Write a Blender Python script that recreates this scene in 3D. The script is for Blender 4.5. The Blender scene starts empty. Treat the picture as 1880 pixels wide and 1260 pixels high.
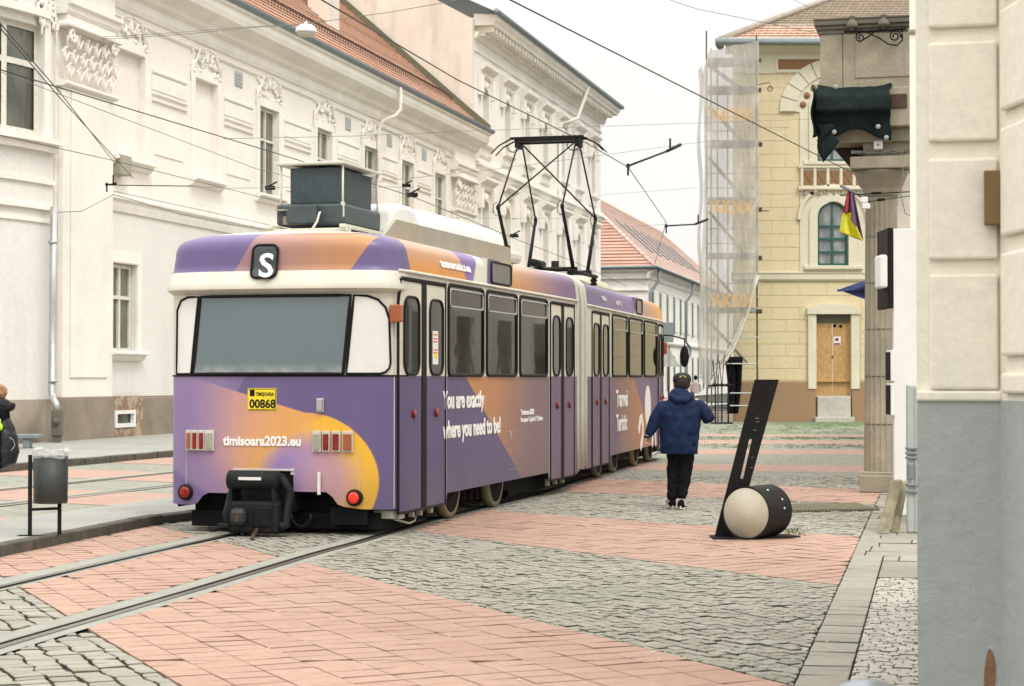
import bpy, bmesh, math, random
from mathutils import Matrix, Vector, noise
random.seed(7)
R = math.radians
SC = bpy.context.scene
COL = SC.collection
# ---------------------------------------------------------------- camera
F, HH, YH = 3500.0, 1.6, 694.0          # focal length (photo pixels), eye height, horizon row
PITCH = math.atan((YH - 630) / F)
cam = bpy.data.cameras.new("camera"); camo = bpy.data.objects.new("camera", cam); COL.objects.link(camo)
camo.location = (0, 0, HH); camo.rotation_euler = (R(90) + PITCH, 0, 0)
cam.sensor_width = 36; cam.lens = 36 * F / 1880; cam.clip_end = 3000; cam.clip_start = 0.1
cam.dof.use_dof = True; cam.dof.focus_distance = 21; cam.dof.aperture_fstop = 6.3
SC.camera = camo
# ---------------------------------------------------------------- light (overcast day)
SUN_EL, SUN_AZ = R(52), R(150)           # azimuth clockwise from +Y
w = bpy.data.worlds.new("World"); SC.world = w; w.use_nodes = True
nt = w.node_tree; nt.nodes.clear()
sky = nt.nodes.new('ShaderNodeTexSky'); sky.sky_type = 'NISHITA'; sky.sun_disc = False
sky.sun_elevation = SUN_EL; sky.sun_rotation = SUN_AZ; sky.air_density = 1.0; sky.dust_density = 6.0; sky.ozone_density = 1.0
hs = nt.nodes.new('ShaderNodeHueSaturation'); hs.inputs['Saturation'].default_value = 0.10
nt.links.new(sky.outputs[0], hs.inputs['Color'])
# cloud deck: brighter towards the zenith, as an overcast sky is
tc = nt.nodes.new('ShaderNodeTexCoord'); sx = nt.nodes.new('ShaderNodeSeparateXYZ'); nt.links.new(tc.outputs['Generated'], sx.inputs[0])
mr = nt.nodes.new('ShaderNodeMapRange'); nt.links.new(sx.outputs['Z'], mr.inputs['Value'])
mr.inputs['From Min'].default_value = 0.16; mr.inputs['From Max'].default_value = 0.9
mr.inputs['To Min'].default_value = 7.5; mr.inputs['To Max'].default_value = 22.0
cr = nt.nodes.new('ShaderNodeMix'); cr.data_type = 'RGBA'; cr.blend_type = 'MULTIPLY'; cr.inputs['Factor'].default_value = 1
cn_ = nt.nodes.new('ShaderNodeTexNoise'); nt.links.new(tc.outputs['Generated'], cn_.inputs['Vector']); cn_.inputs['Scale'].default_value = 5; cn_.inputs['Detail'].default_value = 5
cm_ = nt.nodes.new('ShaderNodeMapRange'); nt.links.new(cn_.outputs[0], cm_.inputs['Value']); cm_.inputs['From Min'].default_value = .3; cm_.inputs['From Max'].default_value = .7; cm_.inputs['To Min'].default_value = .94; cm_.inputs['To Max'].default_value = 1.05
mm_ = nt.nodes.new('ShaderNodeMath'); mm_.operation = 'MULTIPLY'; nt.links.new(mr.outputs[0], mm_.inputs[0]); nt.links.new(cm_.outputs[0], mm_.inputs[1])
cr.inputs['A'].default_value = (1.0, 0.985, 0.945, 1); nt.links.new(mm_.outputs[0], cr.inputs['B'])
mx = nt.nodes.new('ShaderNodeMix'); mx.data_type = 'RGBA'; mx.inputs['Factor'].default_value = 0.88
nt.links.new(hs.outputs[0], mx.inputs['A']); nt.links.new(cr.outputs['Result'], mx.inputs['B'])
bg = nt.nodes.new('ShaderNodeBackground'); bg.inputs['Strength'].default_value = 0.12
nt.links.new(mx.outputs['Result'], bg.inputs['Color'])
wo = nt.nodes.new('ShaderNodeOutputWorld'); nt.links.new(bg.outputs[0], wo.inputs[0])
sl = bpy.data.lights.new("sun", 'SUN'); sl.energy = 1.1; sl.angle = R(14); sl.color = (1, .96, .9)
so = bpy.data.objects.new("sun", sl); COL.objects.link(so)
sd = Vector((math.sin(SUN_AZ) * math.cos(SUN_EL), math.cos(SUN_AZ) * math.cos(SUN_EL), math.sin(SUN_EL)))
so.rotation_euler = sd.to_track_quat('Z', 'Y').to_euler()
SC.view_settings.view_transform = 'Standard'; SC.view_settings.look = 'None'
SC.view_settings.exposure = 0.27; SC.view_settings.gamma = 1.0
# ---------------------------------------------------------------- pixel -> world
def ray(x, y):
    a, b = (x - 940) / F, (630 - y) / F
    return Vector((a, math.cos(PITCH) - b * math.sin(PITCH), math.sin(PITCH) + b * math.cos(PITCH)))
def G(x, y, z=0.0):
    r = ray(x, y); t = (z - HH) / r.z
    return Vector((r.x * t, r.y * t, z))
def P(x, y, Y):
    r = ray(x, y); t = Y / r.y
    return Vector((r.x * t, Y, HH + r.z * t))
# ---------------------------------------------------------------- materials
def lin(c):
    return tuple(((v / 255 / 12.92) if v <= 10 else ((v / 255 + .055) / 1.055) ** 2.4) for v in c) + (1,)
class N:
    """tiny node-graph helper"""
    def __init__(s, name):
        s.m = bpy.data.materials.new(name); s.m.use_nodes = True; s.t = s.m.node_tree; s.t.nodes.clear()
        s.o = s.t.nodes.new('ShaderNodeOutputMaterial'); s.b = s.t.nodes.new('ShaderNodeBsdfPrincipled')
        s.t.links.new(s.b.outputs[0], s.o.inputs[0]); s._tc = None; s._sep = None
    def new(s, k): return s.t.nodes.new(k)
    def put(s, sock, v):
        if isinstance(v, bpy.types.NodeSocket): s.t.links.new(v, sock)
        elif v is not None:
            if sock.type == 'RGBA' and not hasattr(v, '__len__'): v = (v, v, v, 1)
            sock.default_value = v
    def tc(s, kind='Object'):
        if not s._tc: s._tc = s.new('ShaderNodeTexCoord')
        return s._tc.outputs[kind]
    def xyz(s, src=None):
        n = s.new('ShaderNodeSeparateXYZ'); s.put(n.inputs[0], src or s.tc()); return n.outputs
    def m_(s, op, a, b=None, c=None, clamp=False):
        n = s.new('ShaderNodeMath'); n.operation = op; n.use_clamp = clamp
        s.put(n.inputs[0], a)
        if b is not None: s.put(n.inputs[1], b)
        if c is not None: s.put(n.inputs[2], c)
        return n.outputs[0]
    def lc(s, *terms):   # linear combination (socket, k), ..., const
        r = None
        for t in terms:
            if isinstance(t, tuple):
                v = s.m_('MULTIPLY', t[0], t[1])
            else: v = t
            r = v if r is None else s.m_('ADD', r, v)
        return r
    def step(s, v, w=.01): return s.m_('ADD', s.m_('DIVIDE', v, w), .5, clamp=True)
    def grad(s, v, a, b):
        n = s.new('ShaderNodeMapRange'); n.interpolation_type = 'SMOOTHSTEP'
        s.put(n.inputs['Value'], v); n.inputs['From Min'].default_value = a; n.inputs['From Max'].default_value = b
        return n.outputs[0]
    def mix(s, f, a, b, mode='MIX'):
        n = s.new('ShaderNodeMix'); n.data_type = 'RGBA'; n.blend_type = mode
        s.put(n.inputs['Factor'], f); s.put(n.inputs['A'], a); s.put(n.inputs['B'], b); return n.outputs['Result']
    def noise(s, scale, detail=4, rough=.6, vec=None, stretch=None):
        v = vec or s.tc()
        if stretch:
            mp = s.new('ShaderNodeMapping'); s.put(mp.inputs[0], v); mp.inputs['Scale'].default_value = stretch; v = mp.outputs[0]
        n = s.new('ShaderNodeTexNoise'); s.put(n.inputs['Vector'], v); n.inputs['Scale'].default_value = scale
        n.inputs['Detail'].default_value = detail; n.inputs['Roughness'].default_value = rough; return n.outputs[0]
    def ramp(s, f, stops):
        n = s.new('ShaderNodeValToRGB'); s.put(n.inputs[0], f); e = n.color_ramp.elements
        while len(e) < len(stops): e.new(.5)
        for i, (p, c) in enumerate(stops):
            e[i].position = p; e[i].color = c if hasattr(c, '__len__') else (c, c, c, 1)
        return n.outputs[0]
    def bump(s, h, strength=.3, dist=.01):
        n = s.new('ShaderNodeBump'); n.inputs['Strength'].default_value = strength; n.inputs['Distance'].default_value = dist
        s.put(n.inputs['Height'], h); s.put(s.b.inputs['Normal'], n.outputs[0])
    def fin(s, color, rough=.7, metal=0, spec=None):
        s.put(s.b.inputs['Base Color'], color); s.put(s.b.inputs['Roughness'], rough); s.put(s.b.inputs['Metallic'], metal)
        if spec is not None: s.b.inputs['Specular IOR Level'].default_value = spec
        return s.m
def k_(c, f): return (c[0] * f, c[1] * f, c[2] * f, 1)
def plaster(name, c, c2=None, sc=1.0, stain=.25, rough=.85, bump=.25):
    n = N(name); a = n.noise(.35 * sc, 6, .65); b = n.noise(9 * sc, 6, .7); st = n.noise(1.1 * sc, 5, .6, stretch=(1, 1, .22))
    col = n.mix(n.ramp(a, [(.35, 0), (.68, 1)]), c, c2 or k_(c, .86))
    col = n.mix(n.m_('MULTIPLY', n.ramp(st, [(.52, 0), (.75, 1)]), stain), col, k_(c, .66))
    col = n.mix(.5, col, n.ramp(b, [(.2, .72), (.8, 1.12)]), 'MULTIPLY')
    n.bump(b, bump, .02); return n.fin(col, rough)
def simple(name, c, rough=.6, metal=0, var=.18, sc=6, bump=0):
    n = N(name); a = n.noise(sc, 5, .65)
    col = n.mix(n.ramp(a, [(.3, 0), (.7, 1)]), k_(c, 1 - var), k_(c, 1 + var * .6))
    if bump: n.bump(n.noise(sc * 6, 4), bump, .01)
    return n.fin(col, rough, metal)
def glass(name, c, rough=.06, var=.6, sc=1.2):
    n = N(name); a = n.noise(sc, 3, .5, stretch=(1, 1, .5))
    col = n.mix(n.ramp(a, [(.4, 0), (.62, 1)]), c, k_(c, 1 - var)); n.bump(n.noise(1.3, 2), .05, .02)
    return n.fin(col, rough, 0, .6)
def rooft(name, c1, c2, w=.22, h=.2, fade=None):
    n = N(name); x, y, z = n.xyz()
    v = n.new('ShaderNodeCombineXYZ'); n.put(v.inputs[0], n.lc((x, 1), (y, .0))); n.put(v.inputs[1], z)
    b = n.new('ShaderNodeTexBrick'); n.put(b.inputs['Vector'], v.outputs[0]); b.inputs['Scale'].default_value = 1
    b.inputs['Brick Width'].default_value = w; b.inputs['Row Height'].default_value = h; b.inputs['Mortar Size'].default_value = .034
    b.inputs['Mortar Smooth'].default_value = .6
    b.inputs['Color1'].default_value = c1; b.inputs['Color2'].default_value = c2; b.inputs['Mortar'].default_value = k_(c1, .5)
    a = n.noise(.5, 6, .7); a2 = n.noise(4, 4, .7)
    col = n.mix(n.ramp(a, [(.4, 0), (.7, .5)]), b.outputs[0], k_(c2, .7) if not fade else fade)
    col = n.mix(.5, col, n.ramp(a2, [(.25, .6), (.75, 1.3)]), 'MULTIPLY')
    n.bump(b.outputs['Fac'], -1, .05); return n.fin(col, .85)
M = {}
def blk(name, c, rough=.75, bump=0, sc=10, var=.4):
    m = simple(name, c, rough, 0, var, sc, bump); m.node_tree.nodes['Principled BSDF'].inputs['Specular IOR Level'].default_value = .18; return m
M['wall'] = plaster('cream plaster', (.82, .775, .715, 1), (.77, .725, .665, 1), stain=.2)
M['wall_low'] = plaster('grey plaster', (.735, .71, .665, 1), (.68, .655, .615, 1), stain=.3)
M['wall2'] = plaster('pale plaster', (.85, .82, .755, 1), stain=.15)
M['trim'] = plaster('plaster trim', (.86, .82, .75, 1), stain=.14, sc=2)
M['gable'] = plaster('pink gable plaster', (.74, .67, .59, 1), (.65, .58, .505, 1), sc=1.2, stain=.8)
M['plinth'] = plaster('plinth stone', (.30, .245, .185, 1), (.20, .17, .13, 1), sc=3, stain=.5, bump=.6)
M['plinth_peel'] = (lambda n: n.fin(n.mix(n.ramp(n.noise(3.2, 6, .7), [(.46, 0), (.52, 1)]), lin((168, 150, 128)), n.mix(n.noise(9, 3), (.26, .12, .07, 1), (.20, .17, .13, 1))), .9))(N('peeling plinth'))
M['frame'] = simple('window paint', (.66, .64, .56, 1), .5, sc=9)
M['step'] = plaster('worn step stone', (.56, .54, .47, 1), (.42, .40, .34, 1), sc=5, stain=.7, bump=.8)
M['green'] = simple('green window paint', (.01, .10, .075, 1), .4)
M['pane'] = glass('window glass', (.13, .135, .10, 1), .08)
M['pane_c'] = glass('curtained glass', (.30, .31, .31, 1), .12, .45, 3)
M['zinc'] = simple('zinc', (.20, .235, .245, 1), .45, .3)
M['zincl'] = simple('pale zinc', (.46, .47, .46, 1), .4, .5)
M['tile'] = rooft('red roof tile', (.66, .41, .30, 1), (.55, .33, .235, 1), .24, .2, fade=(.56, .42, .32, 1))
M['tile2'] = rooft('faded roof tile', (.76, .58, .51, 1), (.70, .52, .45, 1), .25, .32)
M['tile_old'] = rooft('weathered roof tile', (.42, .33, .24, 1), (.30, .24, .17, 1), .2, .13)
M['ridge'] = simple('ridge tile', (.38, .34, .29, 1), .9)
M['moss'] = simple('mossy coping', (.13, .13, .08, 1), .95, sc=3)
M['yellow'] = plaster('yellow render', (.68, .585, .37, 1), (.64, .545, .34, 1), stain=.3)
M['ytrim'] = plaster('ivory render', (.70, .65, .50, 1), stain=.2)
M['brownp'] = plaster('brown render', (.34, .215, .12, 1), (.29, .185, .105, 1), stain=.25)
M['terra'] = simple('terracotta relief', (.27, .15, .075, 1), .9, sc=14, bump=.8)
M['osb'] = (lambda n: n.fin(n.mix(n.ramp(n.noise(14, 6, .8, stretch=(1, 1, .5)), [(.35, 0), (.65, 1)]), (.36, .20, .075, 1), (.54, .34, .14, 1)), .8))(N('chipboard'))
M['stone'] = plaster('weathered stone', (.42, .37, .275, 1), (.25, .23, .17, 1), sc=3.5, stain=1, bump=.8)
M['stone_d'] = plaster('dark weathered stone', (.12, .115, .09, 1), (.17, .15, .11, 1), sc=3, stain=.7, bump=.7)
M['near'] = plaster('cream painted render', (.92, .86, .73, 1), (.89, .83, .70, 1), sc=1.5, stain=.12, bump=.35)
M['neargrey'] = plaster('grey painted render', (.43, .455, .435, 1), (.39, .415, .40, 1), sc=1.5, stain=.2, bump=.45)
M['white'] = simple('white paint', (.74, .73, .70, 1), .55, sc=2, var=.08)
M['offw'] = simple('off white metal', (.56, .55, .48, 1), .5, sc=3, var=.12)
M['black'] = blk('black metal', (.010, .0095, .009, 1), .6)
M['dark'] = blk('dark undergear', (.009, .009, .009, 1), .85)
M['rubber'] = blk('rubber', (.010, .010, .011, 1), .6)
M['steel'] = simple('worn steel', (.20, .19, .16, 1), .38, .8, sc=10)
M['tyre'] = simple('dusty wheel tyre', (.27, .235, .15, 1), .6, .2, sc=12)
M['rust'] = simple('rusty steel', (.085, .048, .032, 1), .8, .2, sc=12, var=.4)
M['galv'] = simple('galvanised tube', (.32, .34, .31, 1), .5, .4)
M['slate'] = simple('blue grey enamel', (.052, .068, .072, 1), .5, sc=9, var=.25, bump=.1)
M['beige'] = simple('beige enamel', (.33, .305, .235, 1), .6, sc=2.5, var=.12, bump=.08)
M['cream'] = simple('cream enamel', (.62, .595, .50, 1), .4, sc=2, var=.1)
M['navy'] = blk('navy nylon', (.008, .019, .060, 1), .7, .35, 7, .3)
M['cloth'] = blk('black cloth', (.006, .006, .008, 1), .95, .3, 8)
M['skin'] = simple('skin', (.50, .27, .2, 1), .5, sc=14)
M['tarp'] = blk('green black tarp', (.010, .019, .019, 1), .8, .3, 4, .6)
M['wire'] = simple('wire', (.03, .03, .028, 1), .6)
M['wire_l'] = simple('weathered wire', (.17, .165, .14, 1), .6)
M['red'] = simple('red lens', (.26, .012, .010, 1), .2, var=.5, sc=18)
M['redh'] = simple('bright red lens', (.85, .05, .02, 1), .2)
M['amber'] = simple('amber lens', (.36, .10, .03, 1), .25)
M['clear'] = simple('clear lens', (.35, .35, .29, 1), .12, sc=30)
M['plate'] = simple('yellow plate', (.80, .62, .02, 1), .4, var=.05)
M['lime'] = simple('lime green plush', (.45, .75, .03, 1), .8)
M['hair'] = simple('fair hair', (.40, .22, .11, 1), .7, sc=30, var=.5, bump=.8)
M['wood'] = simple('weathered plank', (.25, .225, .15, 1), .9, sc=12, var=.35, bump=.6)
M['grass'] = simple('grass', (.10, .155, .05, 1), .9, sc=20, var=.5)
M['asph'] = plaster('paving slab', (.335, .335, .30, 1), (.27, .275, .25, 1), sc=1.6, stain=.5, bump=.35)
M['kerbs'] = simple('dark kerb stone', (.085, .078, .06, 1), .9, sc=5, var=.45, bump=.5)
M['mortar'] = simple('sand joints', (.042, .042, .03, 1), .95, sc=4, var=.5, bump=.4)
M['pinkmort'] = simple('brick joints', (.21, .125, .09, 1), .95, sc=6, var=.3)
M['concrete'] = plaster('rail concrete', (.33, .33, .28, 1), (.27, .27, .235, 1), sc=6, stain=.5, bump=.5)
def sett_mat(name, cols, stain, nsc=26, rough=.8):
    n = N(name); a = n.new('ShaderNodeAttribute'); a.attribute_name = 'tone'
    col = n.ramp(a.outputs['Fac'], cols); g = n.noise(nsc, 6, .75); l = n.noise(.55, 5, .6)
    col = n.mix(.6, col, n.ramp(g, [(.2, .6), (.8, 1.3)]), 'MULTIPLY')
    col = n.mix(n.m_('MULTIPLY', n.ramp(l, [(.46, 0), (.72, 1)]), .45), col, stain)
    n.bump(g, .45, .006); return n.fin(col, rough)
M['sett'] = sett_mat('granite setts', [(0, (.245, .228, .19, 1)), (.5, (.295, .277, .232, 1)), (1, (.345, .325, .275, 1))], (.18, .185, .13, 1))
M['slabs'] = sett_mat('worn pavement slab', [(0, (.22, .205, .165, 1)), (1, (.31, .29, .24, 1))], (.17, .15, .11, 1), 7)
M['border'] = sett_mat('border stone', [(0, (.27, .255, .21, 1)), (1, (.335, .315, .265, 1))], (.22, .21, .17, 1), 12)
M['sett_w'] = sett_mat('pale setts', [(0, (.36, .33, .285, 1)), (.5, (.44, .41, .36, 1)), (1, (.52, .48, .425, 1))], (.30, .285, .24, 1))
M['clink'] = sett_mat('pink clinker bricks', [(0, (.375, .232, .172, 1)), (.5, (.395, .25, .188, 1)), (1, (.415, .268, .203, 1))], (.33, .19, .14, 1), 14)
M['clinkj'] = simple('brick joint side', (.26, .165, .12, 1), .95)
M['settj'] = simple('sett joint side', (.10, .097, .073, 1), .95)
def flat_brick(name, c1, c2, mo, w, h, offset, green=None):
    n = N(name); uv = n.tc('UV'); b = n.new('ShaderNodeTexBrick'); n.put(b.inputs['Vector'], uv); b.offset = offset
    b.inputs['Scale'].default_value = 1; b.inputs['Brick Width'].default_value = w; b.inputs['Row Height'].default_value = h
    b.inputs['Mortar Size'].default_value = .006; b.inputs['Mortar Smooth'].default_value = .4
    b.inputs['Color1'].default_value = c1; b.inputs['Color2'].default_value = c2; b.inputs['Mortar'].default_value = mo
    g = n.noise(12, 6, .8); col = n.mix(.6, b.outputs[0], n.ramp(g, [(.2, .55), (.8, 1.35)]), 'MULTIPLY')
    if green:
        l = n.noise(.22, 5, .6); x, y, z = n.xyz()
        f = n.m_('MULTIPLY', n.ramp(l, [(.42, 0), (.62, 1)]), n.grad(n.lc((y, 1), (x, 1.2)), 50, 68)); col = n.mix(n.m_('MULTIPLY', f, .75), col, green)
    n.bump(n.m_('ADD', n.m_('MULTIPLY', b.outputs['Fac'], -1), g), .5, .01); return n.fin(col, .85)
M['f_sett'] = flat_brick('far setts', (.23, .235, .19, 1), (.31, .31, .25, 1), (.09, .10, .07, 1), .12, .12, .5, (.10, .17, .06, 1))
M['f_clink'] = flat_brick('far clinkers', (.37, .235, .185, 1), (.41, .265, .21, 1), (.22, .14, .105, 1), .29, .2, 0)
# a scratch scene in which single objects are evaluated (keeps the script fast)
TS = bpy.data.scenes.new('scratch')
def ev_mesh(o):
    if o.name not in TS.collection.objects: TS.collection.objects.link(o)
    vl = TS.view_layers[0]; vl.update(); dg = vl.depsgraph; dg.update()
    return bpy.data.meshes.new_from_object(o.evaluated_get(dg))
# a scratch scene in which single objects are evaluated (keeps the script fast)
TS = bpy.data.scenes.new('scratch')
def ev_mesh(o):
    if o.name not in TS.collection.objects: TS.collection.objects.link(o)
    vl = TS.view_layers[0]; vl.update(); dg = vl.depsgraph; dg.update()
    return bpy.data.meshes.new_from_object(o.evaluated_get(dg))
# ---------------------------------------------------------------- mesh builder
class MB:
    def __init__(s, mat=None): s.v = []; s.f = []; s.mi = []; s.M = Matrix.Identity(4) if mat is None else mat; s.cur = 0; s.sm = []; s.smooth = False; s.uv = None
    def add(s, vs, fs, sm=None):
        o = len(s.v); s.v += [s.M @ Vector(v) for v in vs]
        for f in fs: s.f.append([i + o for i in f]); s.mi.append(s.cur); s.sm.append(s.smooth if sm is None else sm)
    def box(s, x0, x1, y0, y1, z0, z1):
        if x0 > x1: x0, x1 = x1, x0
        if y0 > y1: y0, y1 = y1, y0
        if z0 > z1: z0, z1 = z1, z0
        s.add([(x0,y0,z0),(x1,y0,z0),(x1,y1,z0),(x0,y1,z0),(x0,y0,z1),(x1,y0,z1),(x1,y1,z1),(x0,y1,z1)],
              [(0,3,2,1),(4,5,6,7),(0,1,5,4),(1,2,6,5),(2,3,7,6),(3,0,4,7)])
    def bbox(s, x0, x1, y0, y1, z0, z1, b=.01):      # chamfered box
        if x0 > x1: x0, x1 = x1, x0
        if y0 > y1: y0, y1 = y1, y0
        if z0 > z1: z0, z1 = z1, z0
        b = min(b, (x1-x0)/2.2, (y1-y0)/2.2, (z1-z0)/2.2)
        bm = bmesh.new(); bmesh.ops.create_cube(bm, size=1)
        for v in bm.verts: v.co = Vector(((x0+x1)/2 + v.co.x*(x1-x0), (y0+y1)/2 + v.co.y*(y1-y0), (z0+z1)/2 + v.co.z*(z1-z0)))
        bmesh.ops.bevel(bm, geom=bm.edges[:], offset=b, segments=2, profile=.5, affect='EDGES')
        s.bm(bm)
    def bm(s, bm):
        bm.verts.index_update(); s.add([v.co.copy() for v in bm.verts], [[v.index for v in f.verts] for f in bm.faces]); bm.free()
    def prism(s, pts, y0, y1, ax='y'):               # closed 2D outline extruded along an axis
        n = len(pts)
        def q(a, b, c): return (a, c, b) if ax == 'y' else ((c, a, b) if ax == 'x' else (a, b, c))
        s.add([q(a, b, y0) for a, b in pts] + [q(a, b, y1) for a, b in pts],
              [list(range(n)), list(range(2*n-1, n-1, -1))] + [(i, i+n, (i+1) % n + n, (i+1) % n) for i in range(n)])
    def tube(s, pts, r, n=6, cap=True):
        pts = [Vector(p) for p in pts]; rs = r if hasattr(r, '__len__') else [r]*len(pts); vs = []; fs = []
        pu = None
        for i, p in enumerate(pts):
            d = (pts[min(i+1, len(pts)-1)] - pts[max(i-1, 0)]).normalized()
            if pu is None: pu = d.orthogonal().normalized()
            u = (pu - d*pu.dot(d)).normalized() if (pu - d*pu.dot(d)).length > 1e-5 else d.orthogonal().normalized()
            pu = u; v = d.cross(u)
            for k in range(n):
                a = 2*math.pi*k/n; vs.append(p + (u*math.cos(a) + v*math.sin(a))*rs[i])
        for i in range(len(pts)-1):
            for k in range(n): fs.append((i*n+k, i*n+(k+1) % n, (i+1)*n+(k+1) % n, (i+1)*n+k))
        if cap: fs.append(list(range(n))[::-1]); fs.append([(len(pts)-1)*n+k for k in range(n)])
        s.add(vs, fs, sm=n > 5)
    def lathe(s, prof, c=(0,0,0), n=24, axis='z', sm=True, lobes=None):
        vs = []; fs = []
        for r, h in prof:
            for k in range(n):
                a = 2*math.pi*k/n; rr = r*(lobes(a) if lobes else 1); x, y = rr*math.cos(a), rr*math.sin(a)
                vs.append({'z': (c[0]+x, c[1]+y, c[2]+h), 'y': (c[0]+x, c[1]+h, c[2]+y), 'x': (c[0]+h, c[1]+x, c[2]+y)}[axis])
        for i in range(len(prof)-1):
            for k in range(n): fs.append((i*n+k, i*n+(k+1) % n, (i+1)*n+(k+1) % n, (i+1)*n+k))
        fs.append(list(range(n))[::-1]); fs.append([(len(prof)-1)*n+k for k in range(n)]); s.add(vs, fs, sm)
    def ball(s, c, r, n=10, m=6):
        r = r if hasattr(r, '__len__') else (r, r, r); vs = []; fs = []
        for i in range(m+1):
            t = math.pi*i/m
            for k in range(n):
                a = 2*math.pi*k/n; vs.append((c[0]+r[0]*math.sin(t)*math.cos(a), c[1]+r[1]*math.sin(t)*math.sin(a), c[2]+r[2]*math.cos(t)))
        for i in range(m):
            for k in range(n): fs.append((i*n+k, (i+1)*n+k, (i+1)*n+(k+1) % n, i*n+(k+1) % n))
        s.add(vs, fs, True)
    def grid(s, fn, nu, nv, closed=False, sm=True):
        vs = [fn(i/nu, j/nv) for j in range(nv+1) for i in range(nu+1)]
        s.add(vs, [(j*(nu+1)+i, j*(nu+1)+i+1, (j+1)*(nu+1)+i+1, (j+1)*(nu+1)+i) for j in range(nv) for i in range(nu)], sm)
    def tiles(s, a, b, c, d, row=.32, lip=.045):
        """lapped tile courses on the quad a-b (eaves) to d-c (ridge)"""
        a, b, c, d = map(Vector, (a, b, c, d)); n = (b-a).cross(d-a).normalized(); k = max(1, int((d-a).length/row))
        if n.z < 0: n = -n
        for i in range(k):
            t, u = i/k, (i+1)/k; p, q, r, w_ = a.lerp(d, t), b.lerp(c, t), b.lerp(c, u), a.lerp(d, u)
            s.add([p, q, q+n*lip, p+n*lip, r, w_], [(0, 1, 2, 3), (3, 2, 4, 5)], False)
    def build(s, name, mats, parent=None, recalc=True):
        me = bpy.data.meshes.new(name); me.from_pydata([tuple(v) for v in s.v], [], s.f)
        for m in (mats if isinstance(mats, (list, tuple)) else [mats]): me.materials.append(m)
        me.polygons.foreach_set('material_index', s.mi); me.polygons.foreach_set('use_smooth', s.sm)
        if recalc:
            b = bmesh.new(); b.from_mesh(me); bmesh.ops.remove_doubles(b, verts=b.verts, dist=1e-6); bmesh.ops.recalc_face_normals(b, faces=b.faces)
            b.to_mesh(me); b.free()
        me.update(); o = bpy.data.objects.new(name, me); COL.objects.link(o)
        if parent: o.parent = parent
        return o
def sharp(o, deg=40):
    me = o.data; b = bmesh.new(); b.from_mesh(me)
    for e in b.edges:
        if len(e.link_faces) == 2 and e.calc_face_angle(0) > R(deg): e.smooth = False
    b.to_mesh(me); b.free(); return o
def tag(o, label, cat, group=None, kind=None):
    if kind: o['kind'] = kind
    if label: o['label'] = label
    if cat: o['category'] = cat
    if group: o['group'] = group
    return o
def thing(name, label, cat, loc=(0,0,0), rot=0, group=None):
    o = bpy.data.objects.new(name, None); COL.objects.link(o); o.location = loc; o.rotation_euler = (0, 0, rot); o.empty_display_size = .3
    return tag(o, label, cat, group)
def struct(o): o['kind'] = 'structure'; return o
def text(s, size, name, mat, parent, mat4, extrude=.002, bold=0.0, align='LEFT', sx=1.0, spacing=1.0, fit=None):
    c = bpy.data.curves.new(name, 'FONT'); c.body = s; c.size = size; c.extrude = extrude; c.offset = bold; c.align_x = align
    c.space_character = spacing; c.resolution_u = 3
    o = bpy.data.objects.new(name, c)
    me = ev_mesh(o)
    bpy.data.objects.remove(o); bpy.data.curves.remove(c)
    if fit: sx = fit/max(v.co.x for v in me.vertices)
    me.transform(mat4 @ Matrix.Diagonal((sx, 1, 1, 1))); me.materials.clear(); me.materials.append(mat)
    r = bpy.data.objects.new(name, me); COL.objects.link(r); r.parent = parent; return r
def basis(o, x, y):
    x = Vector(x).normalized(); y = Vector(y).normalized(); z = x.cross(y)
    return Matrix(((x.x, y.x, z.x, o[0]), (x.y, y.y, z.y, o[1]), (x.z, y.z, z.z, o[2]), (0, 0, 0, 1)))
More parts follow.
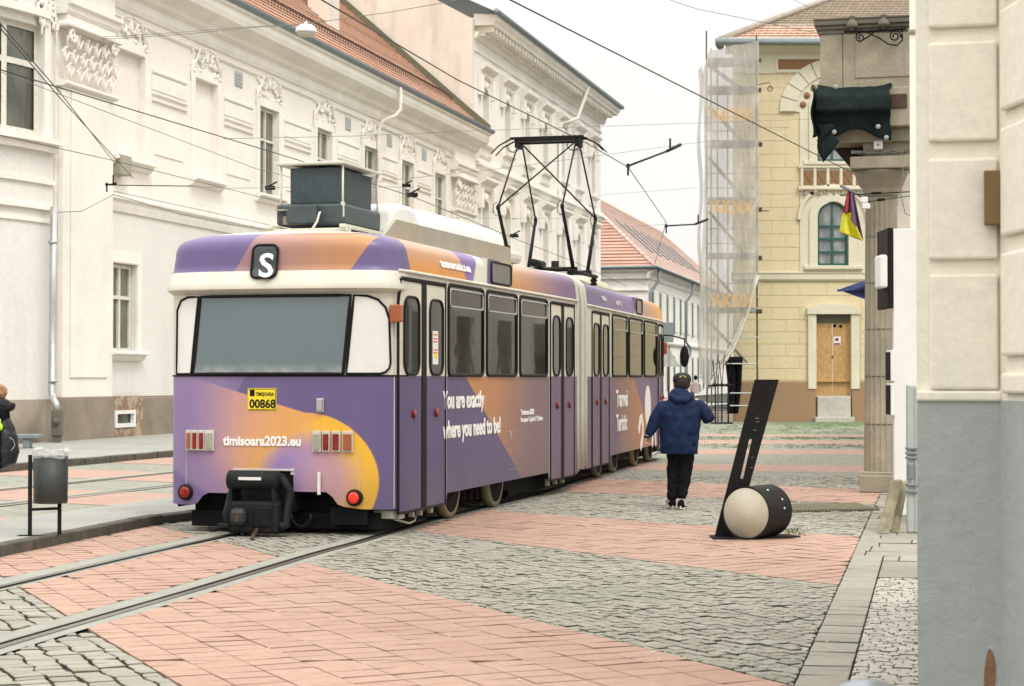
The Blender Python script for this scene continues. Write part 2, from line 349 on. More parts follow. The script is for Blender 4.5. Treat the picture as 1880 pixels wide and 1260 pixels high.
# ================================================================ GROUND
def sub2(p): return Vector((p.x, p.y))
def clip(poly, n, c):     # keep n.p >= c
    out = []
    for i in range(len(poly)):
        a, b = poly[i], poly[(i+1) % len(poly)]; da, db = n.dot(a)-c, n.dot(b)-c
        if da >= 0: out.append(a)
        if (da >= 0) != (db >= 0): out.append(a + (b-a)*(da/(da-db)))
    return out
def area(p): return abs(sum(p[i].x*p[(i+1) % len(p)].y - p[(i+1) % len(p)].x*p[i].y for i in range(len(p))))/2
def inward(poly):
    c = sum(poly, Vector((0, 0)))/len(poly); hs = []
    for i in range(len(poly)):
        a, b = poly[i], poly[(i+1) % len(poly)]; d = (b-a).normalized(); n = Vector((-d.y, d.x))
        if n.dot(c-a) < 0: n = -n
        hs.append((n, n.dot(a)))
    return hs
class Pave:
    def __init__(s): s.v = []; s.f = []; s.t = []; s.m = []; s.joint = False; s.ax = (Vector((1, 0)), Vector((0, 1)))
    def cell(s, poly, z, gap, bev, tone, h):
        c = sum(poly, Vector((0, 0)))/len(poly)
        du, dv = s.ax; gu, gv = gap if hasattr(gap, '__len__') else (gap, gap)
        def ins(p, b):
            q = p-c; u, v = q.dot(du), q.dot(dv); a = gu*.5+b; e = gv*.5+b
            u -= math.copysign(min(abs(u)*.6, a), u); v -= math.copysign(min(abs(v)*.6, e), v); return c + du*u + dv*v
        bot = [ins(p, 0) for p in poly]; top = [ins(p, bev) for p in poly]; o = len(s.v); n = len(poly)
        tx, ty = random.gauss(0, .012), random.gauss(0, .012)
        s.v += [(p.x, p.y, z-h) for p in bot] + [(p.x, p.y, z-bev*.55) for p in bot] + [(p.x, p.y, z + (p.x-c.x)*tx + (p.y-c.y)*ty) for p in top]
        for k in range(n):
            k2 = (k+1) % n
            s.f += [(o+k, o+k2, o+n+k2, o+n+k), (o+n+k, o+n+k2, o+2*n+k2, o+2*n+k)]; s.t += [tone, tone]; s.m += [1, 1 if s.joint else 0]
        s.f.append([o+2*n+k for k in range(n)]); s.t.append(tone); s.m.append(0)
    def fill(s, poly, d, cu, cv, gap, bev, jit=0, off=.5, warp=None, z=0, zj=.002, h=.02, vary=0):
        d = Vector((d[0], d[1])).normalized(); e = Vector((-d.y, d.x)); hs = inward(poly); s.ax = (d, e)
        us = [p.dot(d) for p in poly]; vs = [p.dot(e) for p in poly]; u0, u1, v0, v1 = min(us)-1, max(us)+1, min(vs)-1, max(vs)+1
        j = math.floor(v0/cv)
        def W(u, v):
            if warp: v = v + warp[0]*math.sin(u*warp[1] + .3*math.sin(v*.9)) 
            if jit: u += noise.noise(Vector((u*9, v*9, 1.3)))*jit; v += noise.noise(Vector((u*9, v*9, 7.7)))*jit
            return d*u + e*v
        while j*cv < v1:
            rnd = random.Random(j*7919+13); u = math.floor(u0/cu)*cu + (off*cu if j % 2 else 0) + (rnd.uniform(-.5, .5)*vary*cu)
            while u < u1:
                wd = cu*(1 + rnd.uniform(-vary, vary))
                q = [W(u, j*cv), W(u+wd, j*cv), W(u+wd, (j+1)*cv), W(u, (j+1)*cv)]
                cc = sum(q, Vector((0, 0)))/4
                if all(n.dot(cc)-c > -cu*1.2 for n, c in hs):
                    for n, c in hs:
                        q = clip(q, n, c)
                        if len(q) < 3: break
                    if len(q) >= 3 and area(q) > cu*cv*.12:
                        s.cell(q, z + random.gauss(0, zj), gap, bev, min(1, max(0, random.gauss(.5, .24))), h)
                u += wd
            j += 1
    def build(s, name, mat, side=None):
        me = bpy.data.meshes.new(name); me.from_pydata(s.v, [], s.f); me.materials.append(mat); me.materials.append(side or M['settj']); me.polygons.foreach_set('material_index', s.m)
        a = me.attributes.new('tone', 'FLOAT', 'FACE'); a.data.foreach_set('value', s.t); me.update()
        o = bpy.data.objects.new(name, me); COL.objects.link(o); return struct(o)
def sheet(name, poly, z, mat, d=(0, 1)): return sheets(name, [(poly, d)], z, mat)
def sheets(name, items, z, mat):
    bm = bmesh.new(); uv = bm.loops.layers.uv.new('UVMap')
    for poly, d in items:
        f = bm.faces.new([bm.verts.new((p[0], p[1], z)) for p in poly]); f.normal_update()
        if f.normal.z < 0: f.normal_flip()
        dd = Vector((d[0], d[1])).normalized(); e = Vector((-dd.y, dd.x))
        for l in f.loops: p = Vector((l.vert.co.x, l.vert.co.y)); l[uv].uv = (p.dot(dd), p.dot(e))
    me = bpy.data.meshes.new(name); bm.to_mesh(me); bm.free(); me.materials.append(mat)
    o = bpy.data.objects.new(name, me); COL.objects.link(o); return struct(o)
# the tram track: right rail through measured ground points
KT = 1.0909                                     # scale of the tram's own units
A1 = math.atan(930/F); A2 = math.atan(760/F)
O1 = Vector((-2.206, 17.861)); d1 = Vector((math.sin(A1), math.cos(A1))); l1 = Vector((-d1.y, d1.x))
d2 = Vector((math.sin(A2), math.cos(A2))); l2 = Vector((-d2.y, d2.x)); O1 = O1 + l1*.045; O2 = Vector((135/F*26.3, 26.3)) + l2*1.165
def t1(s, y): return (O1 + d1*s + l1*y)*KT
def t2(s, y): return (O2 + d2*s + l2*y)*KT
rp = [sub2(G(-330, 1290)), sub2(G(0, 1188)), sub2(G(180, 1136)), sub2(G(350, 1087)), sub2(G(480, 1048)), sub2(G(600, 1012)), sub2(G(672, 993)), t1(2.2, -.905), t1(4.4, -.905), t1(7, -.905), t2(.8, -.885), t2(4, -.885), t2(8, -.86), t2(12, -.6), t2(18, .2), t2(26, 2.2), t2(40, 7)]
def catmull(p, n=8):
    out = []
    for i in range(len(p)-1):
        a, b, c, d = p[max(i-1, 0)], p[i], p[i+1], p[min(i+2, len(p)-1)]
        for k in range(n):
            t = k/n; out.append(.5*((2*b) + (c-a)*t + (2*a-5*b+4*c-d)*t*t + (3*b-a-3*c+d)*t**3))
    return out + [p[-1]]
RR = catmull(rp)
for _ in range(6): RR = [RR[0]] + [(RR[i-1]+RR[i]*2+RR[i+1])/4 for i in range(1, len(RR)-1)] + [RR[-1]]
def offs(c, o):
    out = []
    for i, p in enumerate(c):
        d = (c[min(i+1, len(c)-1)]-c[max(i-1, 0)]).normalized(); out.append(p + Vector((-d.y, d.x))*o)
    return out
def strip(mb, c, a, b, z0, z1=None):
    A, B = offs(c, a), offs(c, b); n = len(c)
    mb.add([(p.x, p.y, z0) for p in A]+[(p.x, p.y, z0 if z1 is None else z1) for p in B], [(i, i+n, i+n+1, i+1) for i in range(n-1)])
def rails(curve, gauge, name_suffix=''):
    st = MB(); cn = MB(); gr = MB()
    for g, sgn in ((0, 1), (gauge, -1)):
        c = offs(curve, g)
        # head on the outer side, groove on the inner side
        strip(st, c, -.035*sgn, .035*sgn, .003); strip(st, c, .075*sgn, .095*sgn, .001)
        strip(gr, c, .035*sgn, .075*sgn, -.012)
        strip(cn, c, .095 if sgn > 0 else .035, .26, -.001); strip(cn, c, -.035 if sgn > 0 else -.095, -.14, -.001)
    struct(cn.build('rail_bed', M['concrete'])); struct(st.build('tram_rails', M['steel'])); struct(gr.build('rail_groove', M['black']))
GA = 1.57
rails(RR, GA)
# base
sheet('ground', [(-220, -20), (220, -20), (220, 420), (-220, 420)], -.16, M['mortar'])
base = [sub2(G(-700, 1262)), Vector((-6, 3)), Vector((6, 3)), Vector((12, 60)), Vector((30, 100)), Vector((-2, 100)), Vector((-9, 26))]
sheet('joint_sand', [tuple(p) for p in base], -.022, M['mortar'])
def L(a, b):   # line through two photo ground points -> (normal, const) with normal pointing away from camera
    a, b = sub2(G(*a)), sub2(G(*b)); d = (b-a).normalized(); n = Vector((-d.y, d.x))
    if n.y < 0: n = -n
    return n, n.dot(a), d
E = [L((45, 1083), (335, 1260)), L((315, 972), (1465, 1260)), L((800, 980), (1542, 1075)), L((1030, 946.5), (1580, 986)), L((1063, 904), (1600, 926)),
     L((1133, 881), (1535, 896.5)), L((1218, 863), (1562, 867.6)), L((1272, 851), (1588, 854.6)), L((1282, 834), (1588, 834.6)), L((1282, 825), (1588, 825.6)),
     L((1282, 815), (1588, 815.8)), L((1282, 808), (1588, 809)), L((1282, 801), (1588, 802.4)), L((1282, 797), (1588, 798.4))]
BR = L((1456, 1257.5), (1598, 945)); 
bn = BR[0] if BR[0].x < 0 else -BR[0]; bc = bn.dot(sub2(G(1456, 1257.5)))       # keep left of the border strip
def seg_curve(c, y0, y1):
    return [p for p in c if y0 <= p.y <= y1]
# a fan of quads between the right rail bed and the border, split along the rail curve so every piece is convex
RB = offs(RR, -.14)
def regions(lo, hi, curve_r, right=None, left=None, step=8, ymin=8, ymax=66):
    """convex pieces on one side of the curve between two band edges"""
    big = []
    idx = [i for i, p in enumerate(curve_r) if ymin-4 <= p.y <= ymax+6]
    k = idx[0]
    while k < idx[-1]:
        k2 = min(k+step, idx[-1]); a, b = curve_r[k], curve_r[k2]
        big.append((a, b)); k = k2
    return big
cob, cobw, cli, cobL = Pave(), Pave(), Pave(), Pave()
def band_piece(quad, lo, hi):
    q = quad
    if lo: q = clip(q, lo[0], lo[1])
    if hi and len(q) >= 3: q = clip(q, -hi[0], -hi[1])
    return q if len(q) >= 3 and area(q) > .01 else None
farS, farC = [], []
def put(q, kind, d, far=False):
    if not q: return
    if kind == 'c':
        if far: farC.append((q, d))
        else: cli.joint = True; cli.fill(q, d, .205, .29, (.011, .006), .001, jit=0.0, off=0, zj=.0008, h=.018)
    elif kind == 's':
        if far: farS.append((q, d))
        else: cob.fill(q, (-d.y, d.x) if False else d,   .112, .095, .016, .007, jit=.016, off=.5, warp=(.05, 1.6), zj=.003, vary=.15)
    elif kind == 'L': cobL.fill(q, d, .115, .165, .018, .010, jit=.03, off=.4, zj=.004, vary=.2)
lim = clip
bands = [(None, E[0], 'L'), (E[0], E[1], 'c'), (E[1], E[2], 's'), (E[2], E[3], 'c'), (E[3], E[4], 's'), (E[4], E[5], 'c'), (E[5], E[6], 's'), (E[6], E[7], 'c'), (E[7], E[8], 's'), (E[8], E[9], 'c'), (E[9], E[10], 's'), (E[10], E[11], 'c'), (E[11], E[12], 's'), (E[12], E[13], 'c'), (E[13], None, 's')]
# (1) right of the tracks
idx = [i for i, p in enumerate(RB) if p.y < 95]
k = 0; FARY = 31
while k < len(idx)-1:
    k2 = min(k+6, len(idx)-1); a, b = RB[idx[k]], RB[idx[k2]]; k = k2
    # wedge of ground right of segment a-b, bounded by rows through a and b (parallel to X)
    ya, yb = a.y, b.y
    if yb < 8: continue
    quad = [a, Vector((14, ya)), Vector((14, yb)), b]
    q0 = clip(quad, Vector((0, 1)), 8.6)
    if len(q0) < 3: continue
    for lo, hi, kind in bands:
        d = (lo or hi)[2] if not (lo and hi) else ((lo[2] if lo[2].dot(hi[2]) > 0 else -lo[2]) + hi[2]).normalized()
        q = band_piece(q0, lo, hi)
        if not q: continue
        near = clip(q, Vector((0, -1)), -FARY)
        if len(near) >= 3:
            n1 = clip(near, bn, bc)
            if len(n1) >= 3 and area(n1) > .02: put(n1, kind, d)
        farp = clip(q, Vector((0, 1)), FARY)
        if len(farp) >= 3 and area(farp) > .02: put(farp, kind, d, True)
# (2) between the rails and (3) left of them up to the island kerb
LB1, LB2, LB3 = offs(RR, .26), offs(RR, GA-.14), offs(RR, GA+.26)
kerb_pts = [sub2(G(-420, 1108)), sub2(G(0, 1023)), sub2(G(149, 992)), sub2(G(298, 962.5)), sub2(G(432, 944.5)), sub2(G(620, 905)), sub2(G(760, 872)), sub2(G(900, 838))]
KB = catmull(kerb_pts, 6)
def between(A, B, y1, dsel):
    n = min(len(A), len(B)); i = 0
    while i < n-1:
        j = min(i+4, n-1); q0 = [A[i], A[j], B[j], B[i]]; i = j
        if q0[0].y > y1 or q0[1].y < 8: continue
        for lo, hi, kind in bands:
            q = band_piece(q0, lo, hi)
            if q:
                d = (lo or hi)[2]
                put(q, kind, d, q[0].y > 33)
between(LB1, LB2, 60, 0)
KBr = []                                         # kerb resampled against the rail curve
for p in LB3:
    best = min(range(len(KB)-1), key=lambda i: ((KB[i]+KB[i+1])/2-p).length); KBr.append(KB[best] + (KB[best+1]-KB[best])*max(0, min(1, (p-KB[best]).dot((KB[best+1]-KB[best]).normalized())/max(.01, (KB[best+1]-KB[best]).length))))
m = [i for i, p in enumerate(LB3) if p.y < 34]
between([LB3[i] for i in m], [KBr[i] for i in m], 34, 0)
# (4) pale setts and the border strip by the right-hand wall
bs0 = [sub2(G(1456, 1257.5)), sub2(G(1598, 945))]; bd = (bs0[1]-bs0[0]).normalized(); br_ = Vector((bd.y, -bd.x))
p0 = bs0[0] - bd*1.6
wb = .27
strip_q = [p0, p0+br_*wb, p0+br_*wb+bd*9.0, p0+bd*9.0]
bordr = Pave(); bordr.ax = (br_, bd); kk = 0.0
while kk < 9.0:
    ll = random.uniform(.15, .24); a_ = p0+bd*kk+br_*.006; bordr.cell([a_, a_+br_*wb, a_+br_*wb+bd*ll, a_+bd*ll], random.gauss(0, .002), (.006, .010), .005, min(1, max(0, random.gauss(.5, .3))), .02); kk += ll
smallq = [p0+br_*(wb+.01), p0+br_*2.6, p0+br_*2.6+bd*7.1, p0+br_*(wb+.01)+bd*7.1]
cobw.fill(smallq, br_, .082, .062, .008, .008, jit=.02, off=.5, zj=.003, vary=.3)
slab_q = [p0+br_*(wb+.01)+bd*7.12, p0+br_*2.6+bd*7.12, p0+br_*2.6+bd*22, p0+br_*(.0)+bd*22, p0+bd*9.02, p0+br_*(wb+.01)+bd*9.02]
sheet('side_pavement', [tuple(p) for p in slab_q], -.012, M['mortar'])
slabs = Pave()
for q in ([p0+br_*(wb+.01)+bd*7.12, p0+br_*2.6+bd*7.12, p0+br_*2.6+bd*9.02, p0+br_*(wb+.01)+bd*9.02], [p0+bd*9.02, p0+br_*2.6+bd*9.02, p0+br_*2.6+bd*22, p0+bd*22]): slabs.fill(q, br_, .62, .46, .012, .008, jit=.02, off=.4, zj=.004, vary=.25)
slabs.build('pavement_slabs', M['slabs'])
sl = Pave()
for i in range(5): pass
cob.build('grey_setts', M['sett']); cobL.build('large_grey_setts', M['sett']); cobw.build('pale_setts', M['sett_w'], simple('pale joint side', (.20, .185, .15, 1), .95))
cli.build('pink_brick_paving', M['clink'], M['clinkj']); bordr.build('border_stones', M['border'])
sheet('brick_bedding', [tuple(p) for p in [Vector((-12, 6)), Vector((8, 6)), Vector((14, 40)), Vector((-12, 40))]], -.026, M['pinkmort'])
sheets('far_sett_paving', farS, -.006, M['f_sett']); sheets('far_brick_paving', farC, -.004, M['f_clink'])
# tram stop island, kerb, far road, far pavement
IH = .1
def lift(name, near, far, h, mt, mk, kw=.14):
    """raised strip between two polylines of equal length; near edge is a kerb stone row"""
    mb = MB(); n = len(near); inn = []
    for i, p in enumerate(near):
        dirv = (far[i]-p).normalized(); inn.append(p + dirv*kw)
    mb.add([(p.x, p.y, h) for p in inn]+[(p.x, p.y, h) for p in far], [(i, i+1, i+n+1, i+n) for i in range(n-1)])
    o = struct(mb.build(name, mt))
    kb = MB()
    for i in range(n-1):
        a, b, c, d = near[i], near[i+1], inn[i+1], inn[i]; segs = max(1, int((b-a).length/.9))
        for k in range(segs):
            t0, t1_ = k/segs + .004, (k+1)/segs - .004
            q = [a+(b-a)*t0, a+(b-a)*t1_, d+(c-d)*t1_, d+(c-d)*t0]; dz = random.gauss(0, .003); hh = h + .003 + dz
            e1 = [p + (q[3]-q[0]).normalized()*.012 for p in q[:2]]
            kb.add([(q[0].x, q[0].y, -.1), (q[1].x, q[1].y, -.1), (q[1].x, q[1].y, hh-.012), (q[0].x, q[0].y, hh-.012), (e1[0].x, e1[0].y, hh), (e1[1].x, e1[1].y, hh), (q[2].x, q[2].y, hh), (q[3].x, q[3].y, hh)],
                   [(0, 1, 2, 3), (3, 2, 5, 4), (4, 5, 6, 7)])
    kb.cur = 0
    struct(kb.build('kerb', mk)); return o
nearK = [KB[int(i*(len(KB)-1)/20)] for i in range(21)]
fl0, fl1 = sub2(G(0, 955, IH)), sub2(G(320, 912, IH)); fd = (fl1-fl0).normalized()
farK = [fl0 + fd*((p-fl0).dot(fd)) for p in nearK]
lift('tram_stop_island', nearK, farK, IH, M['asph'], M['kerbs'])
fk0, fk1 = sub2(G(0, 867)), sub2(G(320, 838)); fkd = (fk1-fk0).normalized()
road = [fl0-fd*16, fl0+fd*60, fk0+fkd*60, fk0-fkd*16]
sheet('far_road', [tuple(p) for p in road], -.012, M['f_sett'], fkd)
fn = Vector((-fkd.y, fkd.x)); fw = (fk0-fl0).dot(fn)
base0 = fl0
fb = []
for i in range(-3, 16):                             # pink cross bands over the far track
    a = fl0 + fd*(i*4.6 - 1.0); b = a + fd*2.3; c = b + fn*(fw*1.05) + fd*2.2; d_ = a + fn*(fw*1.05) + fd*2.2
    q = [a, b, c, d_]; q = clip(q, -fn, -fn.dot(fk0)); q = clip(q, Vector((-fd.y, fd.x)), Vector((-fd.y, fd.x)).dot(fl0))
    if len(q) >= 3: fb.append((q, fn))
sheets('far_brick_bands', fb, -.008, M['f_clink'])
fr0, fr1 = sub2(G(0, 927)), sub2(G(329, 889)); frd = (fr1-fr0).normalized()
rails([fr0 + frd*t for t in range(-16, 60, 2)], 1.57*1.15)
fk_n = [fk0 + fkd*t for t in range(-12, 90, 3)]
AL = math.atan(850/F); dL = Vector((math.sin(AL), math.cos(AL))); nL = Vector((-dL.y, dL.x))
XL0 = -21.63                                       # left facade line: X = XL0 + tan(AL) Y
far_w = [Vector((XL0 + math.tan(AL)*p.y*1.0 - .6, p.y + 1.5)) for p in fk_n]
lift('left_pavement', fk_n, far_w, .11, M['asph'], M['kerbs'], .16)
# grate in the paving, grass patches far right
gt = MB(); ga, gb = G(1460, 941), G(1618, 938); gd = (gb-ga).normalized(); gn = Vector((-gd.y, gd.x, 0)); gl = (gb-ga).length
for i in range(24):
    o = ga + gd*(gl*i/24)
    p = [o, o+gd*gl*.5/24, o+gd*gl*.5/24+gn*1.1+gd*.2, o+gn*1.1+gd*.2]
    gt.add([(q.x, q.y, .004) for q in p]+[(q.x, q.y, .03) for q in p], [(0,1,2,3),(4,5,6,7),(0,1,5,4),(1,2,6,5),(2,3,7,6),(3,0,4,7)])
gt.add([(q.x, q.y, .003) for q in (ga, gb, gb+gn*1.1, ga+gn*1.1)], [(0, 1, 2, 3)])  # black sheet stands in for the shade between the slats
gt.mi[-1] = 1
tag(gt.build('drain_grate', [M['wood'], M['black']]), 'long slatted drain grate set in the paving right of the leaning black sculpture', 'grate')
gm = MB(); rg = random.Random(3)
def tuft(x, y, hgt, n):
    for _ in range(n):
        a = rg.uniform(0, 6.28); px, py = x+rg.gauss(0, .05), y+rg.gauss(0, .05); dx, dy = math.cos(a)*.006, math.sin(a)*.006; lx, ly = rg.gauss(0, hgt*.5), rg.gauss(0, hgt*.5)
        gm.add([(px-dx, py-dy, 0), (px+dx, py+dy, 0), (px+lx, py+ly, hgt*rg.uniform(.5, 1.2))], [(0, 1, 2)])
for _ in range(14): q = G(rg.uniform(1452, 1466), rg.uniform(972, 984)); tuft(q.x, q.y, .035, 8)
for _ in range(650):
    q = G(rg.uniform(1290, 1400) if rg.random() < .4 else rg.uniform(1430, 1590), rg.choice([rg.uniform(776, 797), rg.uniform(776, 797), rg.uniform(803, 808), rg.uniform(816, 824)])); tuft(q.x+rg.gauss(0, .1), q.y, .035, 9)
tag(gm.build('weeds', M['grass'], recalc=False), 'thin green weeds growing between the grey setts', 'grass', kind='stuff')
lt = MB()
for _ in range(26):
    q = G(rg.uniform(900, 1680), rg.uniform(880, 1250)); lt.ball((q.x, q.y, .006), (rg.uniform(.008, .016), rg.uniform(.006, .012), .003), 6, 3)
tag(lt.build('litter_specks', M['white']), 'tiny white specks of litter scattered over the paving', 'litter', kind='stuff')
# ================================================================ BUILDINGS
# facade frame: local x along the wall, y into the building, z up
def wall(mb, x0, x1, z0, z1, th, holes=()):
    xs = sorted({x0, x1, *[h[0] for h in holes], *[h[1] for h in holes]}); zs = sorted({z0, z1, *[h[2] for h in holes], *[h[3] for h in holes]})
    xs = [x for x in xs if x0 <= x <= x1]; zs = [z for z in zs if z0 <= z <= z1]
    def hole(x, z): return any(h[0] < x < h[1] and h[2] < z < h[3] for h in holes)
    for i in range(len(xs)-1):
        for j in range(len(zs)-1):
            a, b, c, d = xs[i], xs[i+1], zs[j], zs[j+1]
            if hole((a+b)/2, (c+d)/2): continue
            mb.add([(a, 0, c), (b, 0, c), (b, 0, d), (a, 0, d)], [(0, 1, 2, 3)])
    for h in holes:
        a, b, c, d = h[:4]
        mb.add([(a,0,c),(b,0,c),(b,0,d),(a,0,d),(a,th,c),(b,th,c),(b,th,d),(a,th,d)], [(0,4,5,1),(1,5,6,2),(2,6,7,3),(3,7,4,0)])
    mb.add([(x0,0,z0),(x0,th,z0),(x0,th,z1),(x0,0,z1),(x1,0,z0),(x1,th,z0),(x1,th,z1),(x1,0,z1)], [(0,1,2,3),(4,7,6,5)])
def molding(mb, x0, x1, z, prof):     # prof: list of (out, z) ; extruded along x
    pts = [(0.0, prof[0][1])] + [(o, zz) for o, zz in prof] + [(0.0, prof[-1][1])]
    n = len(pts)
    mb.add([(x0, -o, z+zz) for o, zz in pts] + [(x1, -o, z+zz) for o, zz in pts],
           [(i, i+1, n+i+1, n+i) for i in range(n-1)] + [list(range(n)), list(range(2*n-1, n-1, -1))])
def window(root, x0, x1, z0, z1, y, fm, pm, cols=2, bars=(.62,), arch=False, fw=.07, pane2=None):
    """timber frame in the opening (part) with its glass (sub-part)"""
    w = MB(); xm = (x0+x1)/2; r = (x1-x0)/2; zt = z1 - (r if arch else 0)
    w.box(x0, x0+fw, y, y+.07, z0, zt); w.box(x1-fw, x1, y, y+.07, z0, zt); w.box(x0+fw, x1-fw, y, y+.07, z0, z0+fw)
    if not arch: w.box(x0+fw, x1-fw, y, y+.07, z1-fw, z1)
    else:
        n = 14; vs = []
        for k in range(n+1):
            a = math.pi*k/n
            for rr in (r, r-fw):
                vs += [(xm+rr*math.cos(a), y, zt+rr*math.sin(a)), (xm+rr*math.cos(a), y+.07, zt+rr*math.sin(a))]
        w.add(vs, [q for k in range(n) for q in ((4*k, 4*k+4, 4*k+6, 4*k+2), (4*k+2, 4*k+6, 4*k+7, 4*k+3))])
    for c in range(1, cols): xx = x0 + (x1-x0)*c/cols; w.box(xx-fw*.55, xx+fw*.55, y-.012, y+.068, z0+fw, zt if arch else z1-fw)
    if arch: w.box(xm-fw*.3, xm+fw*.3, y-.01, y+.066, zt, z1-fw)
    for b in bars:
        zz = z0 + (z1-z0)*b; w.box(x0+fw, x1-fw, y-.02, y+.064, zz-fw*.5, zz+fw*.5)
    f = w.build('window', fm, root); g = MB()
    if arch:
        n = 14; g.add([(xm, y+.05, z0)] + [(x1, y+.05, z0)] + [(xm+r*math.cos(math.pi*k/n), y+.05, zt+r*math.sin(math.pi*k/n)) for k in range(n+1)] + [(x0, y+.05, z0)], [list(range(1, n+4))])
    else: g.add([(x0, y+.05, z0), (x1, y+.05, z0), (x1, y+.05, z1), (x0, y+.05, z1)], [(0, 1, 2, 3)])
    g.build('pane', pm, f, recalc=False); return f
def spandrel(mb, x0, x1, z0, z1, y0=0.0):   # fills the corners of a rectangular hole above a round arch
    xm, r = (x0+x1)/2, (x1-x0)/2; n = 10
    for s in (-1, 1):
        pts = [(xm+s*r*math.cos(math.pi/2*k/n), z1-r+r*math.sin(math.pi/2*k/n)) for k in range(n+1)]
        c = (xm+s*r, z1)
        for k in range(n): mb.add([(pts[k][0], y0, pts[k][1]), (pts[k+1][0], y0, pts[k+1][1]), (c[0], y0, c[1])], [(0, 1, 2)]); mb.add([(pts[k][0], y0, pts[k][1]), (pts[k+1][0], y0, pts[k+1][1]), (pts[k+1][0], y0+.3, pts[k+1][1]), (pts[k][0], y0+.3, pts[k][1])], [(0, 1, 2, 3)])
def ring(mb, xm, zc, r0, r1, out, a0=0, a1=180, n=18):
    vs = []
    for k in range(n+1):
        a = R(a0+(a1-a0)*k/n); c, s = math.cos(a), math.sin(a)
        vs += [(xm+r0*c, 0, zc+r0*s), (xm+r0*c, -out, zc+r0*s), (xm+r1*c, -out, zc+r1*s), (xm+r1*c, 0, zc+r1*s)]
    mb.add(vs, [q for k in range(n) for q in ((4*k, 4*k+1, 4*k+5, 4*k+4), (4*k+1, 4*k+2, 4*k+6, 4*k+5), (4*k+2, 4*k+3, 4*k+7, 4*k+6))])
def scroll(mb, x, z, r, turns, out, dirn=1, rad=.03, a0=0):
    pts = []
    for k in range(int(turns*10)+1):
        a = a0 + dirn*2*math.pi*k/10; rr = r*(1-.85*k/(turns*10)); pts.append((x+rr*math.cos(a), -out, z+rr*math.sin(a)))
    mb.tube(pts, [rad*(1-.5*i/len(pts)) for i in range(len(pts))], 5)
def cartouche(mb, x, z, w, h, seed=0):
    rr = random.Random(seed)
    mb.ball((x, -.02, z+h*.62), (.15, .09, .19), 8, 6)
    for s in (-1, 1):
        scroll(mb, x+s*w*.22, z+h*.55, h*.24, 1.3, .05, s, .055, math.pi/2)
        scroll(mb, x+s*w*.42, z+h*.16, h*.22, 1.2, .04, -s, .05, math.pi/2)
        mb.tube([(x+s*w*.06, -.07, z+h*.92), (x+s*w*.25, -.07, z+h*.85), (x+s*w*.36, -.06, z+h*.45), (x+s*w*.5, -.05, z+h*.1), (x+s*w*.52, -.04, z-h*.25)], [.035, .045, .04, .04, .02], 5)
        for _ in range(9): mb.ball((x+s*rr.uniform(.05, .48)*w, -.03, z+rr.uniform(.1, .85)*h*(1-.3*rr.random())), (rr.uniform(.04, .1), .06, rr.uniform(.04, .1)), 6, 4)
def acanthus(mb, x0, x1, z0, z1, out, n=7):
    ra = random.Random(x0)
    """corinthian style capital relief"""
    wd = (x1-x0)/n; h = z1-z0
    for row in range(3):
        for i in range(n + (row % 2)):
            x = x0 + wd*(i+.5 - .5*(row % 2)) + ra.gauss(0, wd*.08); z = z0 + h*(.02+.3*row) + ra.gauss(0, .02)
            mb.tube([(x, -out, z), (x, -out-.01, z+h*.14), (x, -out-.02, z+h*.24), (x, -out-.07, z+h*.28), (x, -out-.08, z+h*.25)], [.045, .06, .045, .035, .02], 6)
            for s in (-1, 1): mb.tube([(x+s*wd*.12, -out, z), (x+s*wd*.3, -out-.03, z+h*.12), (x+s*wd*.38, -out-.06, z+h*.2), (x+s*wd*.42, -out-.05, z+h*.17)], [.03, .035, .03, .015], 5)
    for i in (0, n-1): scroll(mb, x0+wd*(i+.5), z1-h*.12, wd*.42, 1.5, out+.1, 1 if i else -1, .05)
# ---- A: long white two-storey building on the left
YL = lambda x: -XL0/(math.tan(AL) - (x-940)/F)
sA = lambda x: YL(x)/math.cos(AL)                   # wall coordinate from photo column
bA = thing('white_street_building', 'long two-storey white stucco building with plaster ornaments and a red tiled roof', 'building', (XL0, 0, 0), math.pi/2-AL)
s0, s1 = sA(100), sA(866)
uw = [(sA(a), sA(b)) for a, b in ((355, 396), (474, 509), (580, 607), (667, 691), (736, 758), (797, 817))]
blank = [(sA(208), sA(262))] + [uw[0]]; real = uw[1:]
gw = [(sA(204), sA(249))] + [(sA(204)+(i+1)*4.95, sA(249)+(i+1)*4.95) for i in range(5)]
gz0, gz1, uz0, uz1 = 2.25, 4.5, 7.15, 9.85
holes = [(a, b, uz0, uz1) for a, b in real] + [(a, b, uz0, 9.95) for a, b in blank] + [(a, b, gz0, gz1) for a, b in gw]
cel = (sA(204), sA(241), .35, .78)
W = MB(); wall(W, s0, s1, 1.13, 6.0, .34, [h for h in holes if h[2] < 5]); W.build('lower_wall', M['wall_low'], bA)
W = MB(); wall(W, s0, s1, 6.0, 12.2, .34, [h for h in holes if h[2] > 5])
for a, b in blank: W.add([(a, .16, uz0), (b, .16, uz0), (b, .16, 9.95), (a, .16, 9.95)], [(0, 1, 2, 3)])
W.box(s1-.3, s1, 0.35, 11, 1, 12.2); W.box(s0, s1, 10.6, 11, 1, 12.2)
W.build('upper_wall', M['wall'], bA)
W = MB(); W.bbox(s0, sA(200), -.16, .3, -.2, 1.13, .02); W.bbox(sA(256), s1, -.1, .3, -.2, 1.10, .02); W.build('plinth', M['plinth'], bA)
W = MB(); wall(W, sA(200), sA(256), -.2, 1.14, .3, [cel]); W.M = Matrix.Translation((0, -.1, 0)); W.v = [v + Vector((0, -.1, 0)) for v in W.v]; W.build('peeling_plinth', M['plinth_peel'], bA)
W = MB(); a, b, c, d = cel
